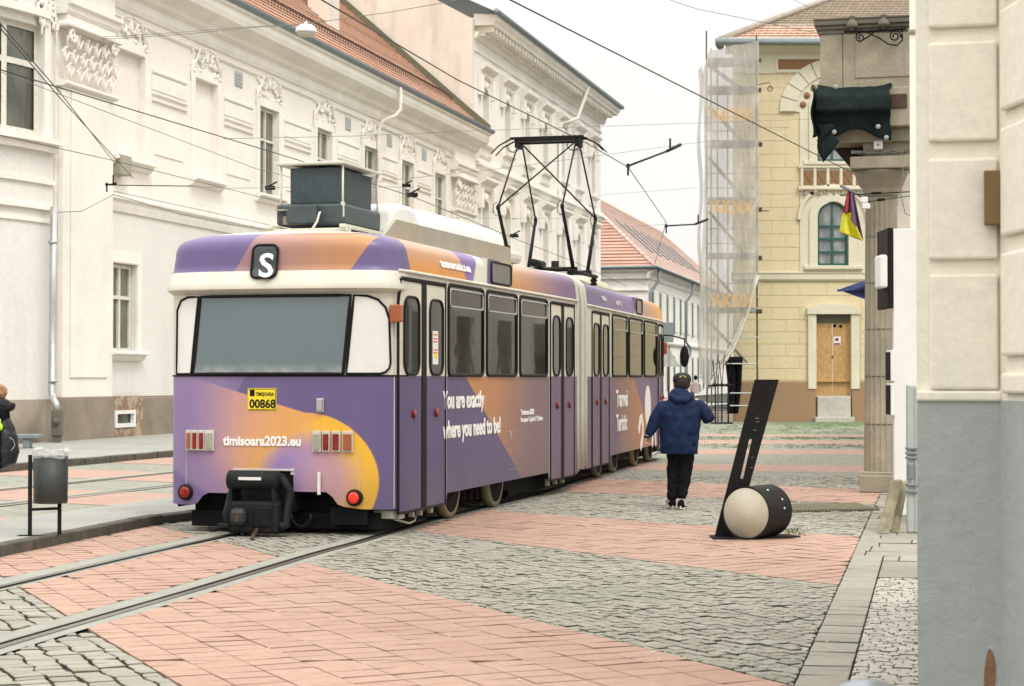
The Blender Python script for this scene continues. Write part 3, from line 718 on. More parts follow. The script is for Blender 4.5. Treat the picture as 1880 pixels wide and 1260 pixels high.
W.box(a-.02, b+.0, -.135, -.02, c, c+.1); W.box(a-.02, b, -.135, -.02, d-.09, d); W.box(a-.02, a+.1, -.135, -.02, c+.1, d-.09); W.box(b-.1, b, -.135, -.02, c+.1, d-.09)
f = W.build('cellar_window', M['white'], bA); W = MB(); W.add([(a, .0, c), (b, .0, c), (b, .0, d), (a, .0, d)], [(0, 1, 2, 3)]); W.build('pane', M['pane'], f)
T = MB()
molding(T, sA(196), s1, 6.05, [(.05, -.25), (.09, -.1), (.09, 0), (.17, .06), (.17, .14), (.04, .2)])        # string course
T.box(sA(204), s1, -.03, 0, 6.3, 6.5)
for a, b, c, d in holes:
    up = c > 5; t = .26
    for q in ((a-t, a, -.05, 0, c, d+t), (b, b+t, -.05, 0, c, d+t), (a, b, -.05, 0, d, d+t)): T.box(*q)
    if not up: T.box(a-.12, b+.12, -.062, -.05, d+.02, d+.1)
def sill(root, a, b, z, mt=None):
    s_ = MB(); molding(s_, a-.3, b+.3, z, [(.06, -.2), (.16, -.1), (.16, -.06), (.26, -.03), (.26, .02), (.2, .05)]); return s_.build('window_sill', mt or M['trim'], root)
for a, b, c, d in holes: sill(bA, a, b, c-.02)
# paired string mouldings between the upper windows
cent = [(a+b)/2 for a, b in [blank[0]] + uw]
edges = [sA(204)] + cent + [sA(826)]
for i in range(len(edges)-1):
    a = edges[i] + (1.35 if i else .15); b = edges[i+1] - (1.35 if i < len(edges)-2 else .2)
    if b - a < .3: continue
    for zz, hh in ((9.62, .10), (9.05, .08), (8.88, .07)): molding(T, a, b, zz, [(.03, 0), (.06, hh*.4), (.06, hh), (.02, hh*1.2)])
    T.box(a, b, -.03, 0, 9.2, 9.6); T.box(a+.2, b-.2, -.025, 0, 7.5, 8.6)
# eaves cornice
molding(T, s0-.2, s1+.3, 10.95, [(.04, 0), (.10, .12), (.10, .34), (.26, .42), (.26, .52), (.30, .58), (.66, .74), (.72, .9), (.72, 1.06), (.80, 1.1), (.80, 1.22), (.05, 1.26)])
molding(T, s0, s1, 10.2+.48, [(.02, 0), (.07, .05), (.07, .1), (.02, .13)])
T.build('cornice_and_mouldings', M['trim'], bA)
for i, x in enumerate(cent): C_ = MB(); cartouche(C_, x, 10.08, 2.1, .82, i); C_.build('plaster_ornament', M['trim'], bA)
for xa, xb in ((sA(104), sA(196)), (sA(828), s1-.1)):
    p = MB(); m = .35
    p.bbox(xa, xb, -.16, 0, 1.13, 8.55, .02); p.bbox(xa+.35, xb-.35, -.20, -.16, 1.6, 8.45, .02)
    molding(p, xa-.08, xb+.08, 8.5, [(.2, 0), (.28, .05), (.28, .11), (.2, .14)])
    acanthus(p, xa-.03, xb+.03, 8.68, 9.88, .18, 6)
    p.bbox(xa-.12, xb+.12, -.36, 0, 9.9, 10.02, .03); p.bbox(xa, xb, -.24, 0, 10.02, 10.2, .02)
    molding(p, xa-.1, xb+.1, 10.2, [(.24, 0), (.3, .08), (.3, .2), (.38, .24), (.38, .34), (.2, .4)])
    p.bbox(xa, xb, -.2, 0, 10.6, 11.0, .02)
    p.build('pilaster', M['trim'], bA)
for (a, b) in real: window(bA, a+.02, b-.02, uz0+.02, uz1-.02, .11, M['frame'], M['pane'], 2, (.64,))
for (a, b) in gw: window(bA, a+.02, b-.02, gz0+.02, gz1-.02, .13, M['frame'], M['pane'], 2, (.62,), fw=.09)
for i in (1, 3, 4, 5):
    v = MB(); x = (cent[i]+cent[i+1])/2 if i < len(cent)-1 else cent[-1]+2
    v.box(x-.3, x+.3, -.02, 0, 10.15, 10.6)
    for k in range(4): v.box(x-.26, x+.26, -.035, -.02, 10.18+k*.1, 10.22+k*.1)
    v.build('vent_grille', M['zincl'], bA)
# roof: slope from the gutter back
rz, rp_ = 12.18, .88
rf = MB(); rl = 7.5
rf.tiles((s0-1, -.72, rz), (s1+.1, -.72, rz), (s1+.1, rl, rz+(rl+.72)*rp_), (s0-1, rl, rz+(rl+.72)*rp_), .36, .06); rf.build('tiled_roof', M['tile'], bA, recalc=False)
sg = MB()                                             # snow guards: ladder-like brackets on the lower roof
for i in range(13):
    a = sA(395)+i*2.55
    if a+2.3 > s1-.5: break
    for y in (.75, .95): sg.tube([(a, y-.05, rz+(y+.72)*rp_+.16), (a+2.3, y-.05, rz+(y+.72)*rp_+.16)], .02, 4)
    for k in range(9): x = a+2.3*k/8; sg.tube([(x, .7, rz+1.42*rp_+.02), (x, .7, rz+1.42*rp_+.2), (x, .9, rz+1.62*rp_+.2)], .015, 4)
sg.build('snow_guard', M['rust'], bA)
gu = MB(); pr = [(-.72 + .12*math.cos(a)-.08, rz+.06+.12*math.sin(a)) for a in [math.pi+math.pi*k/8 for k in range(9)]]
gu.add([(s0-1, y, z) for y, z in pr] + [(s1+.5, y, z) for y, z in pr], [(i, i+1, 9+i+1, 9+i) for i in range(8)]); gu.tube([(s0-1, -.9, rz+.07), (s1+.5, -.9, rz+.07)], .03, 6)
gu.build('gutter', M['zinc'], bA)
ds = (sA(680)); dp = MB(); dp.tube([(ds+.9, -.8, rz-.02), (ds+.9, -.84, rz-.2), (ds+.9, -.84, rz-.85), (ds+.8, -.7, rz-1.08), (ds+.6, -.28, rz-1.28), (ds+.55, -.13, rz-1.6), (ds+.55, -.12, rz-5.6), (ds+.55, -.12, .3)], .07, 8); dp.build('downpipe', M['wall'], bA)
vg = MB(); z0_ = rz-.1                                # verge coping at the far gable, mossy
vg.prism([(-.75, z0_), (rl, z0_+(rl+.75)*rp_), (rl, z0_+(rl+.75)*rp_+.42), (-.75, z0_+.42)], s1-.15, s1+.35, 'x'); vg.build('mossy_verge_wall', M['moss'], bA)
ch = MB(); xx = sA(700)
ch.bbox(71.0, 72.3, 1.9, 2.7, 13.5, 20, .03); ch.build('chimney', M['gable'], bA)
# anchor plate, electric box on the wall
bx = MB(); a = sA(205); bx.bbox(a-.1, a+.5, -.3, -.02, 6.7, 7.2, .02); bx.build('junction_box', M['beige'], bA)
# ---- downpipe between the corner bay and the long building
dpt = MB(); q = P(97, 700, 44.4); r_ = .075
pts = [P(99, 380, 44.2), P(97, 560, 44.2), P(95, 722, 44.2), P(97, 733, 44.0), P(103, 742, 43.9), P(105, 756, 43.9)]
dpt.tube(pts, .085, 8)
for y in (445, 700): c = P(97, y, 44.2); dpt.tube([c-Vector((0, 0, .03)), c+Vector((0, 0, .03))], .11, 8)
o = dpt.build('downpipe', M['zincl']); 
root = thing('street_downpipe', 'grey downpipe ending in a dark cast iron stand pipe at the far left', 'drainpipe', (pts[-1].x, pts[-1].y, 0))
o.location = (-pts[-1].x, -pts[-1].y, 0); o.parent = root; o.matrix_parent_inverse = Matrix.Identity(4)
ci = MB(); zt = pts[-1].z+.05; ci.bbox(-.12, .12, -.12, .12, zt-.62, zt, .03); ci.bbox(-.09, .09, -.09, .09, .05, zt-.62, .02); ci.lathe([(.085, 0), (.085, .04), (.04, .05)], (0, -.17, zt-.28), 14, 'y'); ci.build('cast_iron_stand_pipe', M['stone_d'], root)
# ---- B: neighbouring building at the far left with a bowed bay
bB = thing('bowed_corner_building', 'white building with a rounded corner and tall window at the far left edge', 'building', (XL0, 0, 0), math.pi/2-AL)
sb = sA(96); RB_ = 7.5; cx = sb; cy = RB_
def bow(s, z, out=0):
    a = (s-cx)/RB_; a = max(-1.4, min(.0, a)); r = RB_+out; return (cx+r*math.sin(a), cy-r*math.cos(a)+.0, z)
def bowpiece(mb, sA0, sA1, z0, z1, out, n=14, back=None):
    for (o_, zz0, zz1) in ((out, z0, z1),): mb.grid(lambda u, v: bow(sA0+(sA1-sA0)*u, z0+(z1-z0)*v, out), n, 1)
    if out > 0.001:
        for zz in (z0, z1): mb.grid(lambda u, v: bow(sA0+(sA1-sA0)*u, zz, out*v), n, 1)
        for ss in (sA0, sA1): mb.grid(lambda u, v: bow(ss, z0+(z1-z0)*v, out*u), 1, 1)
wl, wr, wz0, wz1 = sb-3.0, sb-.5, 7.2, 9.75
W = MB()
for a, b, c, d in ((sb-8, wl, 1.1, 14), (wr, sb, 1.1, 14), (wl, wr, 1.1, wz0), (wl, wr, wz1, 14)): bowpiece(W, a, b, c, d, 0)
for zz in (wz0, wz1): W.grid(lambda u, v: bow(wl+(wr-wl)*u, zz, -.3*v), 8, 1)
for ss in (wl, wr): W.grid(lambda u, v: bow(ss, wz0+(wz1-wz0)*v, -.3*u), 1, 1)
W.build('wall', M['wall_low'], bB, recalc=False)
W = MB(); bowpiece(W, sb-8, sb, -.2, 1.1, .1); W.build('plinth', M['plinth'], bB)
T = MB(); bowpiece(T, sb-8, sb-.02, 7.02, 7.14, .3); bowpiece(T, sb-8, sb-.02, 6.85, 7.02, .16); bowpiece(T, sb-8, sb-.02, 6.1, 6.22, .07); bowpiece(T, sb-8, sb-.02, 5.5, 5.6, .1); bowpiece(T, sb-8, sb-.02, 5.2, 5.3, .05)
bowpiece(T, wl-.25, wl, wz0, wz1+.2, .06); bowpiece(T, wr, wr+.25, wz0, wz1+.2, .06); bowpiece(T, wl-.1, wr+.1, wz1+.2, wz1+.38, .16, 10)
T.build('mouldings', M['trim'], bB, recalc=False)
f = MB()
for a, b, c, d in ((wl, wl+.12, wz0, wz1), (wr-.12, wr, wz0, wz1), (wl, wr, wz0, wz0+.14), (wl, wr, wz1-.12, wz1), (wl, wr, wz0+1.58, wz0+1.72)) + tuple((wl+(wr-wl)*k/2-.09, wl+(wr-wl)*k/2+.09, wz0, wz1) for k in (1,)):
    f.grid(lambda u, v: bow(a+(b-a)*u, c+(d-c)*v, -.16), 6, 1); f.grid(lambda u, v: bow(a if v < .5 else b, c+(d-c)*u, -.16-.08*(0 if v < .5 else 1)), 1, 1)
f = f.build('window', M['frame'], bB, recalc=False); g = MB(); g.grid(lambda u, v: bow(wl+(wr-wl)*u, wz0+(wz1-wz0)*v, -.2), 8, 1); g.build('pane', M['pane'], f, recalc=False)
C_ = MB(); cartouche(C_, sb-1.7, 10.05, 2.4, 1.1, 4); C_.v = [Vector((v.x, v.y + (cy-math.sqrt(RB_**2-(min(6, abs(v.x-cx)))**2))-.02, v.z)) for v in C_.v]; C_.build('plaster_ornament', M['trim'], bB)
C_ = MB(); cartouche(C_, sb-.35, 9.75, .7, .8, 5); C_.v = [Vector((v.x, v.y-.02, v.z)) for v in C_.v]; C_.build('plaster_ornament', M['trim'], bB)
# ---- C: tall white building beyond
bC = thing('tall_white_building', 'taller white building with round-arched windows and a bracketed cornice behind the tram pantograph', 'building', (XL0, 0, 0), math.pi/2-AL)
c0, c1 = s1+.36, sA(1103)
cw = [sA(x) for x in (889, 929, 966, 999, 1031, 1060, 1087)]
hol = []
for x in cw: hol += [(x-.55, x+.55, 11.9, 14.45), (x-.6, x+.6, 6.7, 9.5), (x-.6, x+.6, 1.9, 4.4)]
W = MB(); wall(W, c0, c1, .9, 17.2, .34, hol)
for h in hol: spandrel(W, *h[:4])
W.box(c1-.3, c1, .35, 13, 0, 17.2); W.build('wall', M['wall2'], bC)
W = MB(); W.bbox(c0, c1, -.12, .3, -.2, .9, .02); W.build('plinth', M['plinth'], bC)
T = MB()
for x in cw:
    for zb, zt, r in ((11.9, 14.45, .55), (6.7, 9.5, .6)):
        T.box(x-r-.28, x-r, -.08, 0, zb, zt-r); T.box(x+r, x+r+.28, -.08, 0, zb, zt-r); ring(T, x, zt-r, r, r+.28, .08)
        molding(T, x-1.15, x+1.15, zt+.35, [(.08, 0), (.14, .08), (.14, .22), (.34, .34), (.40, .42), (.40, .54), (.1, .6)])
        for s in (-1, 1): T.bbox(x+s*1.0-.14, x+s*1.0+.14, -.24, 0, zt-.5, zt+.38, .03); T.ball((x+s*.42, -.06, zt+.1), (.16, .06, .12), 6, 4)
        T.ball((x, -.08, zt+.02), (.13, .1, .2), 6, 5)
        molding(T, x-1.0, x+1.0, zb-.1, [(.05, -.5), (.09, -.4), (.09, -.12), (.2, -.05), (.26, 0), (.26, .08), (.05, .1)])
molding(T, c0, c1+.1, 10.7, [(.05, -.1), (.1, 0), (.1, .1), (.22, .16), (.22, .28), (.04, .34)])
molding(T, c0, c1+.1, 5.2, [(.06, -.1), (.12, 0), (.12, .14), (.25, .2), (.25, .34), (.04, .4)])
molding(T, c0, c1+.1, 15.75, [(.04, 0), (.08, .04), (.08, .1), (.02, .14)])
molding(T, c0, c1+.6, 16.3, [(.06, 0), (.2, .16), (.2, .3)]); molding(T, c0, c1+.8, 16.86, [(.86, 0), (.9, .12), (.98, .2), (1.05, .36), (1.05, .42), (.1, .5)])
k = c0+.3
while k < c1: T.bbox(k, k+.26, -.78, 0, 16.6, 16.86, .03); T.box(k+.02, k+.24, -.42, 0, 16.46, 16.6); k += .62
T.build('cornice_and_mouldings', M['trim'], bC)
for x in cw:
    window(bC, x-.53, x+.53, 11.92, 14.43, .2, M['frame'], M['pane'], 2, (.55, .3), True, .06)
    window(bC, x-.58, x+.58, 6.72, 9.48, .2, M['frame'], M['pane'], 2, (.6, .35), True, .06)
    window(bC, x-.58, x+.58, 1.92, 4.38, .2, M['frame'], M['pane'], 2, (.6,), True, .06)
g = MB(); g.box(c0-.3, c0, -.02, 16, 10, 17.1); g.prism([(0, 17.1), (16, 17.1), (7, 21)], c0-.3, c0, 'x'); g.build('gable_wall', M['gable'], bC)
g = MB(); g.add([(c0-.4, -1.08, 17.34), (c1+1, -1.08, 17.34), (c1-4, 7, 20.8), (c0-.4, 7, 21.2)], [(0, 1, 2, 3)]); g.tube([(c0-.4, -1.1, 17.36), (c1+1, -1.1, 17.36)], .13, 8); g.build('metal_roof_edge', M['zinc'], bC, recalc=False)
g = MB(); xd = sA(1046); g.tube([(xd, -1.0, 17.2), (xd-.1, -.9, 16.7), (xd-.4, -.5, 15.4), (xd-2.6, -.12, 14.9), (xd-3, -.12, 14.5), (xd-3, -.12, .5)], .1, 7); g.build('downpipe', M['wall2'], bC)
# ---- D: distant pink building closing the street
aD = math.atan(780/F)
pD = Vector((.0714*144, 144.0)); dD = Vector((math.sin(aD), math.cos(aD)))
bD = thing('distant_pink_building', 'distant pale building with green shutters and a faded red hipped roof', 'building', (pD.x, pD.y, 0), math.pi/2-aD)
Hd = 9.9
hol = [(1.6+i*4.05, 2.6+i*4.05, 5.2, 8.3) for i in range(12)] + [(1.6+i*4.05, 2.6+i*4.05, .6, 3.4) for i in range(12)]
W = MB(); wall(W, 0, 60, 0, Hd, .4, hol); W.box(0, .4, .4, 15, 0, Hd)
W.build('wall', M['wall2'], bD)
fw_ = MB(); fw_.M = Matrix.Rotation(math.pi/2, 4, 'Z') 
T = MB(); molding(T, -.5, 60, Hd-.8, [(.08, 0), (.15, .3), (.5, .55), (.6, .8), (.05, .85)]); molding(T, 0, 60, 4.2, [(.1, 0), (.2, .15), (.2, .3), (.03, .4)])
for h in hol: T.box(h[0]-.2, h[0], -.06, 0, h[2], h[3]+.2); T.box(h[1], h[1]+.2, -.06, 0, h[2], h[3]+.2); T.box(h[0], h[1], -.06, 0, h[3], h[3]+.2)
for i in range(12): T.box(3.4+i*4.05, 4.9+i*4.05, -.05, 0, 5.4, 8.2)
for i in range(4): T.box(-.05, 0, 2+i*3.2, 3.5+i*3.2, 5.2, 8.4); 
T.box(-.5, 0, -.5, 15.5, Hd-.25, Hd+.04); T.box(-.25, 0, -.2, 15.2, Hd-.8, Hd-.25); T.box(-.15, 0, -.1, 15, Hd-1.7, Hd-1.6)
T.build('mouldings', M['trim'], bD)
for h in hol:
    s_ = MB()
    for k in range(2): s_.box(h[0]+.02+k*.49, h[0]+.48+k*.49, -.08, -.03, h[2]+.03, h[3]-.03)
    for k in range(14): zz = h[2]+.1+k*(h[3]-h[2]-.2)/14; s_.box(h[0]+.06, h[1]-.06, -.10, -.08, zz, zz+.08)
    s_.build('shutter', M['green'], bD)
rf = MB(); e = Hd+.05; rr = 7.2
rf.tiles((-.6, -.6, e), (60, -.6, e), (60, 7.5, e+rr), (8.1, 7.5, e+rr), .45, .07); rf.build('street_roof_slope', M['tile2'], bD)
rf = MB(); rf.M = Matrix.Rotation(-math.pi/2, 4, 'Z')
rf.tiles((-15.6, -.6, e), (.6, -.6, e), (-7.5, 8.1, e+rr), (-7.5, 8.1, e+rr), .5, .08); o = rf.build('hip_roof_slope', rooft('hip roof tile', (.56, .34, .26, 1), (.49, .28, .21, 1), .3, .55), bD)
g = MB(); g.tube([(-.6, -.6, e+.05), (8.1, 7.5, e+rr+.05)], .16, 6); g.tube([(8.1, 7.5, e+rr), (60, 7.5, e+rr)], .16, 6); g.build('ridge_tiles', M['tile2'], bD)
g = MB(); g.tube([(60, -.72, e-.02), (-.72, -.72, e-.02), (-.72, 15.6, e-.02)], .14, 7); g.build('gutter', M['zinc'], bD)
for xd in (1.2, 22): g = MB(); g.tube([(xd, -.7, e-.1), (xd, -.6, e-1), (xd-.9, -.15, e-1.9), (xd-.9, -.15, 4.7), (xd-.2, -.45, 4.2), (xd-.2, -.45, 3.6), (xd-.9, -.15, 3), (xd-.9, -.15, .2)], .11, 6); g.build('downpipe', M['zinc'], bD)
g = MB(); g.bbox(6.5, 9.5, 6.7, 8.3, e+4, e+8.4, .05); g.bbox(6.3, 9.7, 6.5, 8.5, e+8.3, e+8.6, .05); g.build('chimney', M['gable'], bD)
for i in range(8): g = MB(); x = 11+i*4.6; g.tube([(x, 1.2, e+1.8), (x+1.5, 4.6, e+4.75)], .07, 4); g.build('roof_rail', M['zinc'], bD)
# ---- E: yellow building on the right, seen square on
YE = 70.0; m = YE/F
def XE(x): return (x-940)*m
def ZE(y): return HH + (YH-y)*m
bE = thing('yellow_building', 'yellow rusticated building with ivory surrounds and green arched windows beside the scaffolding', 'building', (0, YE, 0))
e0, e1 = XE(1348), XE(1348)+18; Ht = ZE(78)
win1 = (XE(1501), XE(1558), ZE(488), ZE(370)); win2 = (XE(1501), XE(1558), ZE(296), ZE(168)); door = (XE(1498), XE(1562), ZE(770), ZE(577))
W = MB(); wall(W, e0, e1, 1.46, Ht, .4, [win1, win2, (door[0], door[1], 1.46, door[3])]); W.build('wall', M['yellow'], bE)
W = MB(); W.prism([(e0, .4), (e0+.4, .4), (e0+4.6, 14), (e0+4.2, 14)], 0, Ht, 'z'); W.build('side_wall', M['yellow'], bE)
W = MB()
for xa, xb in ((e0, door[0]-.02), (door[1]+.02, e1)): W.bbox(xa, xb, -.10, .2, -.1, 1.47, .03)
W.build('plinth', M['brownp'], bE)
Rr = MB(); rx = random.Random(5)                      # raised rustication blocks with open joints
xl, xr_ = XE(1395)-1.6, e1
def blocks(z0, z1, n, skip):
    h = (z1-z0)/n
    for i in range(n):
        za, zb = z0+i*h+.010, z0+(i+1)*h-.010; x = xl + (0 if i % 2 else -.5)
        while x < xr_:
            a, b = max(x, e0)+.006, min(x+1.02, xr_)-.006
            for sa, sb2, sz0, sz1 in skip:
                if zb > sz0 and za < sz1:
                    if a < sa < b: b = sa
                    elif sa <= a < sb2: a = sb2 if sb2 < b else b
            if b-a > .05: Rr.box(a, b, -.013-rx.uniform(0, .004), 0, za, zb)
            x += 1.02
blocks(1.5, ZE(520), 8, [(XE(1480), XE(1580), 0, ZE(560)), ])
blocks(ZE(503), ZE(136), 15, [(XE(1469), XE(1592), 0, ZE(280)), (XE(1453), XE(1606), ZE(280), ZE(128))])
Rr.build('rusticated_blocks', M['yellow'], bE)
T = MB(); xm = (win1[0]+win1[1])/2
wall(T, XE(1469), XE(1592), ZE(505), ZE(345), .05, [win1]); spandrel(T, *win1)
T.v = [v + Vector((0, -.05, 0)) for v in T.v]
T2 = MB(); rw = (win1[1]-win1[0])/2
for wn, ex in ((win1, .34), (win2, .34)):
    rw = (wn[1]-wn[0])/2; T2.box(wn[0]-.3, wn[0], -.12, -.05, wn[2], wn[3]-rw); T2.box(wn[1], wn[1]+.3, -.12, -.05, wn[2], wn[3]-rw)
    T2.v += []; ring(T2, xm, wn[3]-rw, rw, rw+.3, .12); molding(T2, wn[0]-.5, wn[1]+.5, wn[2]-.02, [(.12, -.16), (.2, -.1), (.2, .0), (.05, .03)])
ring(T2, xm, win1[3]-rw-.1, rw+.62, rw+.74, .14); 
T3 = MB(); wall(T3, XE(1469), XE(1592), ZE(305), ZE(205)-.001, .05, [(win2[0], win2[1], win2[2], ZE(205)-.0011)]); T3.v = [v + Vector((0, -.05, 0)) for v in T3.v]; T3.build('ivory_bay', M['ytrim'], bE)
# upper arch: broad ivory hood with roundels
zc2 = ZE(205); 
for k in range(11):
    a0 = 180*k/11; ring(T2, xm, zc2, 1.05+.3, 1.05+.85+.05, .12, a0+.5, a0+180/11-.5, 3)
ring(T, xm, zc2, rw+.0, 1.36, .05, 0, 180, 20)
T.box(XE(1469), XE(1592), -.06, 0, ZE(345), ZE(305)); 
molding(T2, XE(1466), XE(1595), ZE(345)+.0, [(.1, -.12), (.2, -.06), (.2, .02), (.1, .06)])
molding(T2, XE(1466), XE(1595), ZE(308), [(.1, -.04), (.16, 0), (.16, .08), (.05, .1)])
for k in range(6): x = XE(1469)+.02+k*.48; T2.box(x, x+.09, -.14, -.06, ZE(342), ZE(310)+.02)
for k in range(9): x = XE(1472)+k*.27; T2.lathe([(.09, 0), (.09, .08)], (x+.1, -.14, ZE(354)), 8, 'y')
molding(T2, e0-.1, e1, ZE(514), [(.06, -.05), (.12, .02), (.12, .2), (.16, .26), (.02, .3)])
# door surround
T2.box(XE(1483), door[0], -.14, -.0, 1.2, ZE(575)); T2.box(door[1], XE(1577), -.14, 0, 1.2, ZE(575)); T2.prism([(XE(1481), ZE(577)), (XE(1579), ZE(577)), (XE(1579), ZE(566)), (xm+.4, ZE(559)), (xm-.4, ZE(559)), (XE(1481), ZE(566))], -.2, 0)
# attic: frieze with terracotta panel, cornice
T2.box(e0, e1, -.05, 0, ZE(134), ZE(98)); T2.box(XE(1425), e1, -.09, -.05, ZE(132), ZE(127)); T2.box(XE(1425), e1, -.09, -.05, ZE(108), ZE(102)); T2.box(XE(1425), XE(1429.5), -.09, -.05, ZE(127), ZE(108))
molding(T2, e0-.3, e1, ZE(98), [(.05, 0), (.14, .06), (.3, .18), (.55, .22), (.62, .3), (.62, .42), (.7, .44), (.7, .5), (.05, .52)])
T.build('ivory_bay', M['ytrim'], bE); T2.build('ivory_mouldings', M['ytrim'], bE)
g = MB(); g.add([(XE(1429.5), -.055, ZE(127)), (e1, -.055, ZE(127)), (e1, -.055, ZE(108)), (XE(1429.5), -.055, ZE(108))], [(0, 1, 2, 3)])
for k in range(5): x = XE(1469)+.11+k*.48; g.box(x+.03, x+.36, -.075, -.062, ZE(340), ZE(313)); g.tube([(x+.05, -.08, ZE(338)), (x+.34, -.08, ZE(315))], .03, 4); g.tube([(x+.05, -.08, ZE(315)), (x+.34, -.08, ZE(338))], .03, 4)
for k in range(9): x = XE(1472)+k*.27; g.lathe([(.05, 0), (.05, .03)], (x+.1, -.16, ZE(352)), 8, 'y')
g.box(XE(1469), XE(1592), -.11, -.062, ZE(350), ZE(346))
for k in range(9): 
    a = R(14+19*k); x, z = xm+1.12*math.cos(a), zc2+1.12*math.sin(a); g.lathe([(.12, 0), (.12, .03), (.07, .04)], (x, -.09, z), 10, 'y')
g.build('terracotta_reliefs', M['terra'], bE)
for wn, bars in ((win1, (.62, .42, .21)), (win2, (.6, .4, .2))): window(bE, wn[0]+.02, wn[1]-.02, wn[2]+.02, wn[3]-.02, .1, M['green'], M['pane_c'], 2, bars, True, .075)
dr = MB(); dz = ZE(727)
dr.box(door[0], xm-.01, .12, .16, dz, ZE(594)); dr.box(xm+.01, door[1], .12, .16, dz, ZE(594)); d_ = dr.build('boarded_double_door', M['osb'], bE)
g = MB(); g.box(xm-.03, xm+.0, .1, .12, 2.3, 2.42); g.lathe([(.06, 0), (.06, .02)], (xm+.3, .1, ZE(599)), 8, 'y'); g.lathe([(.06, 0), (.06, .02)], (xm+.08, .1, ZE(598)), 8, 'y'); g.build('door_handle', M['black'], d_)
g = MB(); g.box(xm+.04, xm+.3, .11, .12, ZE(634), ZE(618)); n_ = g.build('door_notice', M['white'], bE); g = MB(); g.box(xm+.06, xm+.28, .105, .109, ZE(633), ZE(630)); g.box(xm+.1, xm+.22, .105, .109, ZE(626), ZE(621)); g.build('printed_text', M['red'], n_)
g = MB(); g.box(door[0], door[1], .14, .2, ZE(594), ZE(575)); g.build('transom', M['stone_d'], bE)
st = MB()
st.bbox(door[0]+.03, door[1]-.03, -.16, .4, -.1, dz-.03, .03); st.bbox(door[0]-.1, door[1]+.06, -.5, .0, -.1, .17, .03)
st.build('stone_step', M['step'], bE)
rf = MB(); e = Ht-.05; pt = .52
rf.tiles((e0-.5, -.6, e), (e1, -.6, e), (e1, 1.1, e+1.7*pt), (e0+1.2, 1.1, e+1.7*pt), .4, .05); rf.build('red_eaves_tiles', M['tile'], bE, recalc=False)
rf = MB(); rf.tiles((e0+1.2, 1.1, e+1.7*pt), (e1, 1.1, e+1.7*pt), (e1, 8, e+8.6*pt), (e0+8.1, 8, e+8.6*pt), .3, .035); rf.build('old_tiled_roof', M['tile_old'], bE, recalc=False)
rf = MB(); rf.add([(e0-.5, -.6, e), (e0+8.1, 8, e+8.6*pt), (e0+4, 14.4, e)], [(0, 1, 2)]); rf.build('hip_roof', M['tile_old'], bE)
g = MB(); g.tube([(e0-.6, -.7, e+.06), (e0+8.1, 8, e+8.6*pt+.06)], .12, 7); g.tube([(e0+1.2, 1.1, e+1.7*pt+.03), (e1, 1.1, e+1.7*pt+.03)], .05, 5); g.build('ridge_tiles', M['ridge'], bE)
g = MB(); g.tube([(e0-.45, .3, e-.02), (e0-.75, -.75, e-.02), (e1, -.75, e-.02)], .14, 8); g.build('gutter', M['zinc'], bE)
# ---- F: near wall at the right edge: plinth and raised blocks
YF = 8.2; pF = G(1683, 2000); fx = lambda x, Y=YF: (x-940)/F*Y; fz = lambda y, Y=YF: HH+(YH-y)*Y/F
bF = thing('near_cream_wall', 'near cream wall with raised blocks above a grey plinth at the right edge', 'building', (fx(1683), YF, 0), -AL)
# local: x to the right along the end face, y away
wA = fx(1830)-fx(1683); 
W = MB(); W.prism([(0, 0), (wA, 0), (wA+.26, -.8), (wA+.52, -1.6), (2.4, -1.8), (2.4, 5.5), (0.0, 5.5)], 1.5, 12, 'z'); W.build('wall', M['near'], bF)
W = MB(); W.prism([(-.0, -.015), (wA, -.015), (wA+.25, -.82), (wA+.5, -1.62), (2.4, -1.83), (2.4, 5.5), (0, 5.5)], -.1, 1.505, 'z'); pl = W.build('grey_plinth', M['neargrey'], bF)
W = MB()
zs = [(y0, y1) for y0, y1 in ((-130, 53), (80, 262), (293, 478), (505, 716))]
for ya, yb in zs: W.bbox(.055, wA-.005, -.028, .0, fz(yb), fz(ya), .012)
B_ = MB(Matrix.Translation((wA, 0, 0)) @ Matrix.Rotation(math.atan2(-.8, .26), 4, 'Z'))
for ya, yb in ((-200, 10), (32, 215), (245, 440), (470, 655), (685, 722)): B_.bbox(.10, 1.6, -.03, 0, fz(yb), fz(ya), .015)
o = W.build('raised_block', M['near'], bF); B_.build('raised_block', M['near'], bF)
W = MB(); W.bbox(-.0, wA+.01, -.03, 0, 1.5, 1.545, .01); W.build('plinth_cap', M['near'], bF)
g = MB(); g.prism([(wA-.045+(.024+.003*math.sin(t*2))*math.cos(t), .335+.115*math.sin(t)) for t in [2*math.pi*k/22 for k in range(22)]], -.0185, -.014); g.build('bare_patch', M['terra'], pl)
g = MB(); g.bbox(fx(1804)-fx(1683), fx(1835)-fx(1683), -.10, -.04, fz(418), fz(320), .004); g.build('brass_sign_edge', simple('aged brass', (.20, .13, .045, 1), .5, .3), bF)
g = MB(); g.tube([(wA+.015, -.1, fz(420)), (wA+.015, -.1, fz(308))], .008, 8); g.build('sign_rod', M['black'], bF)
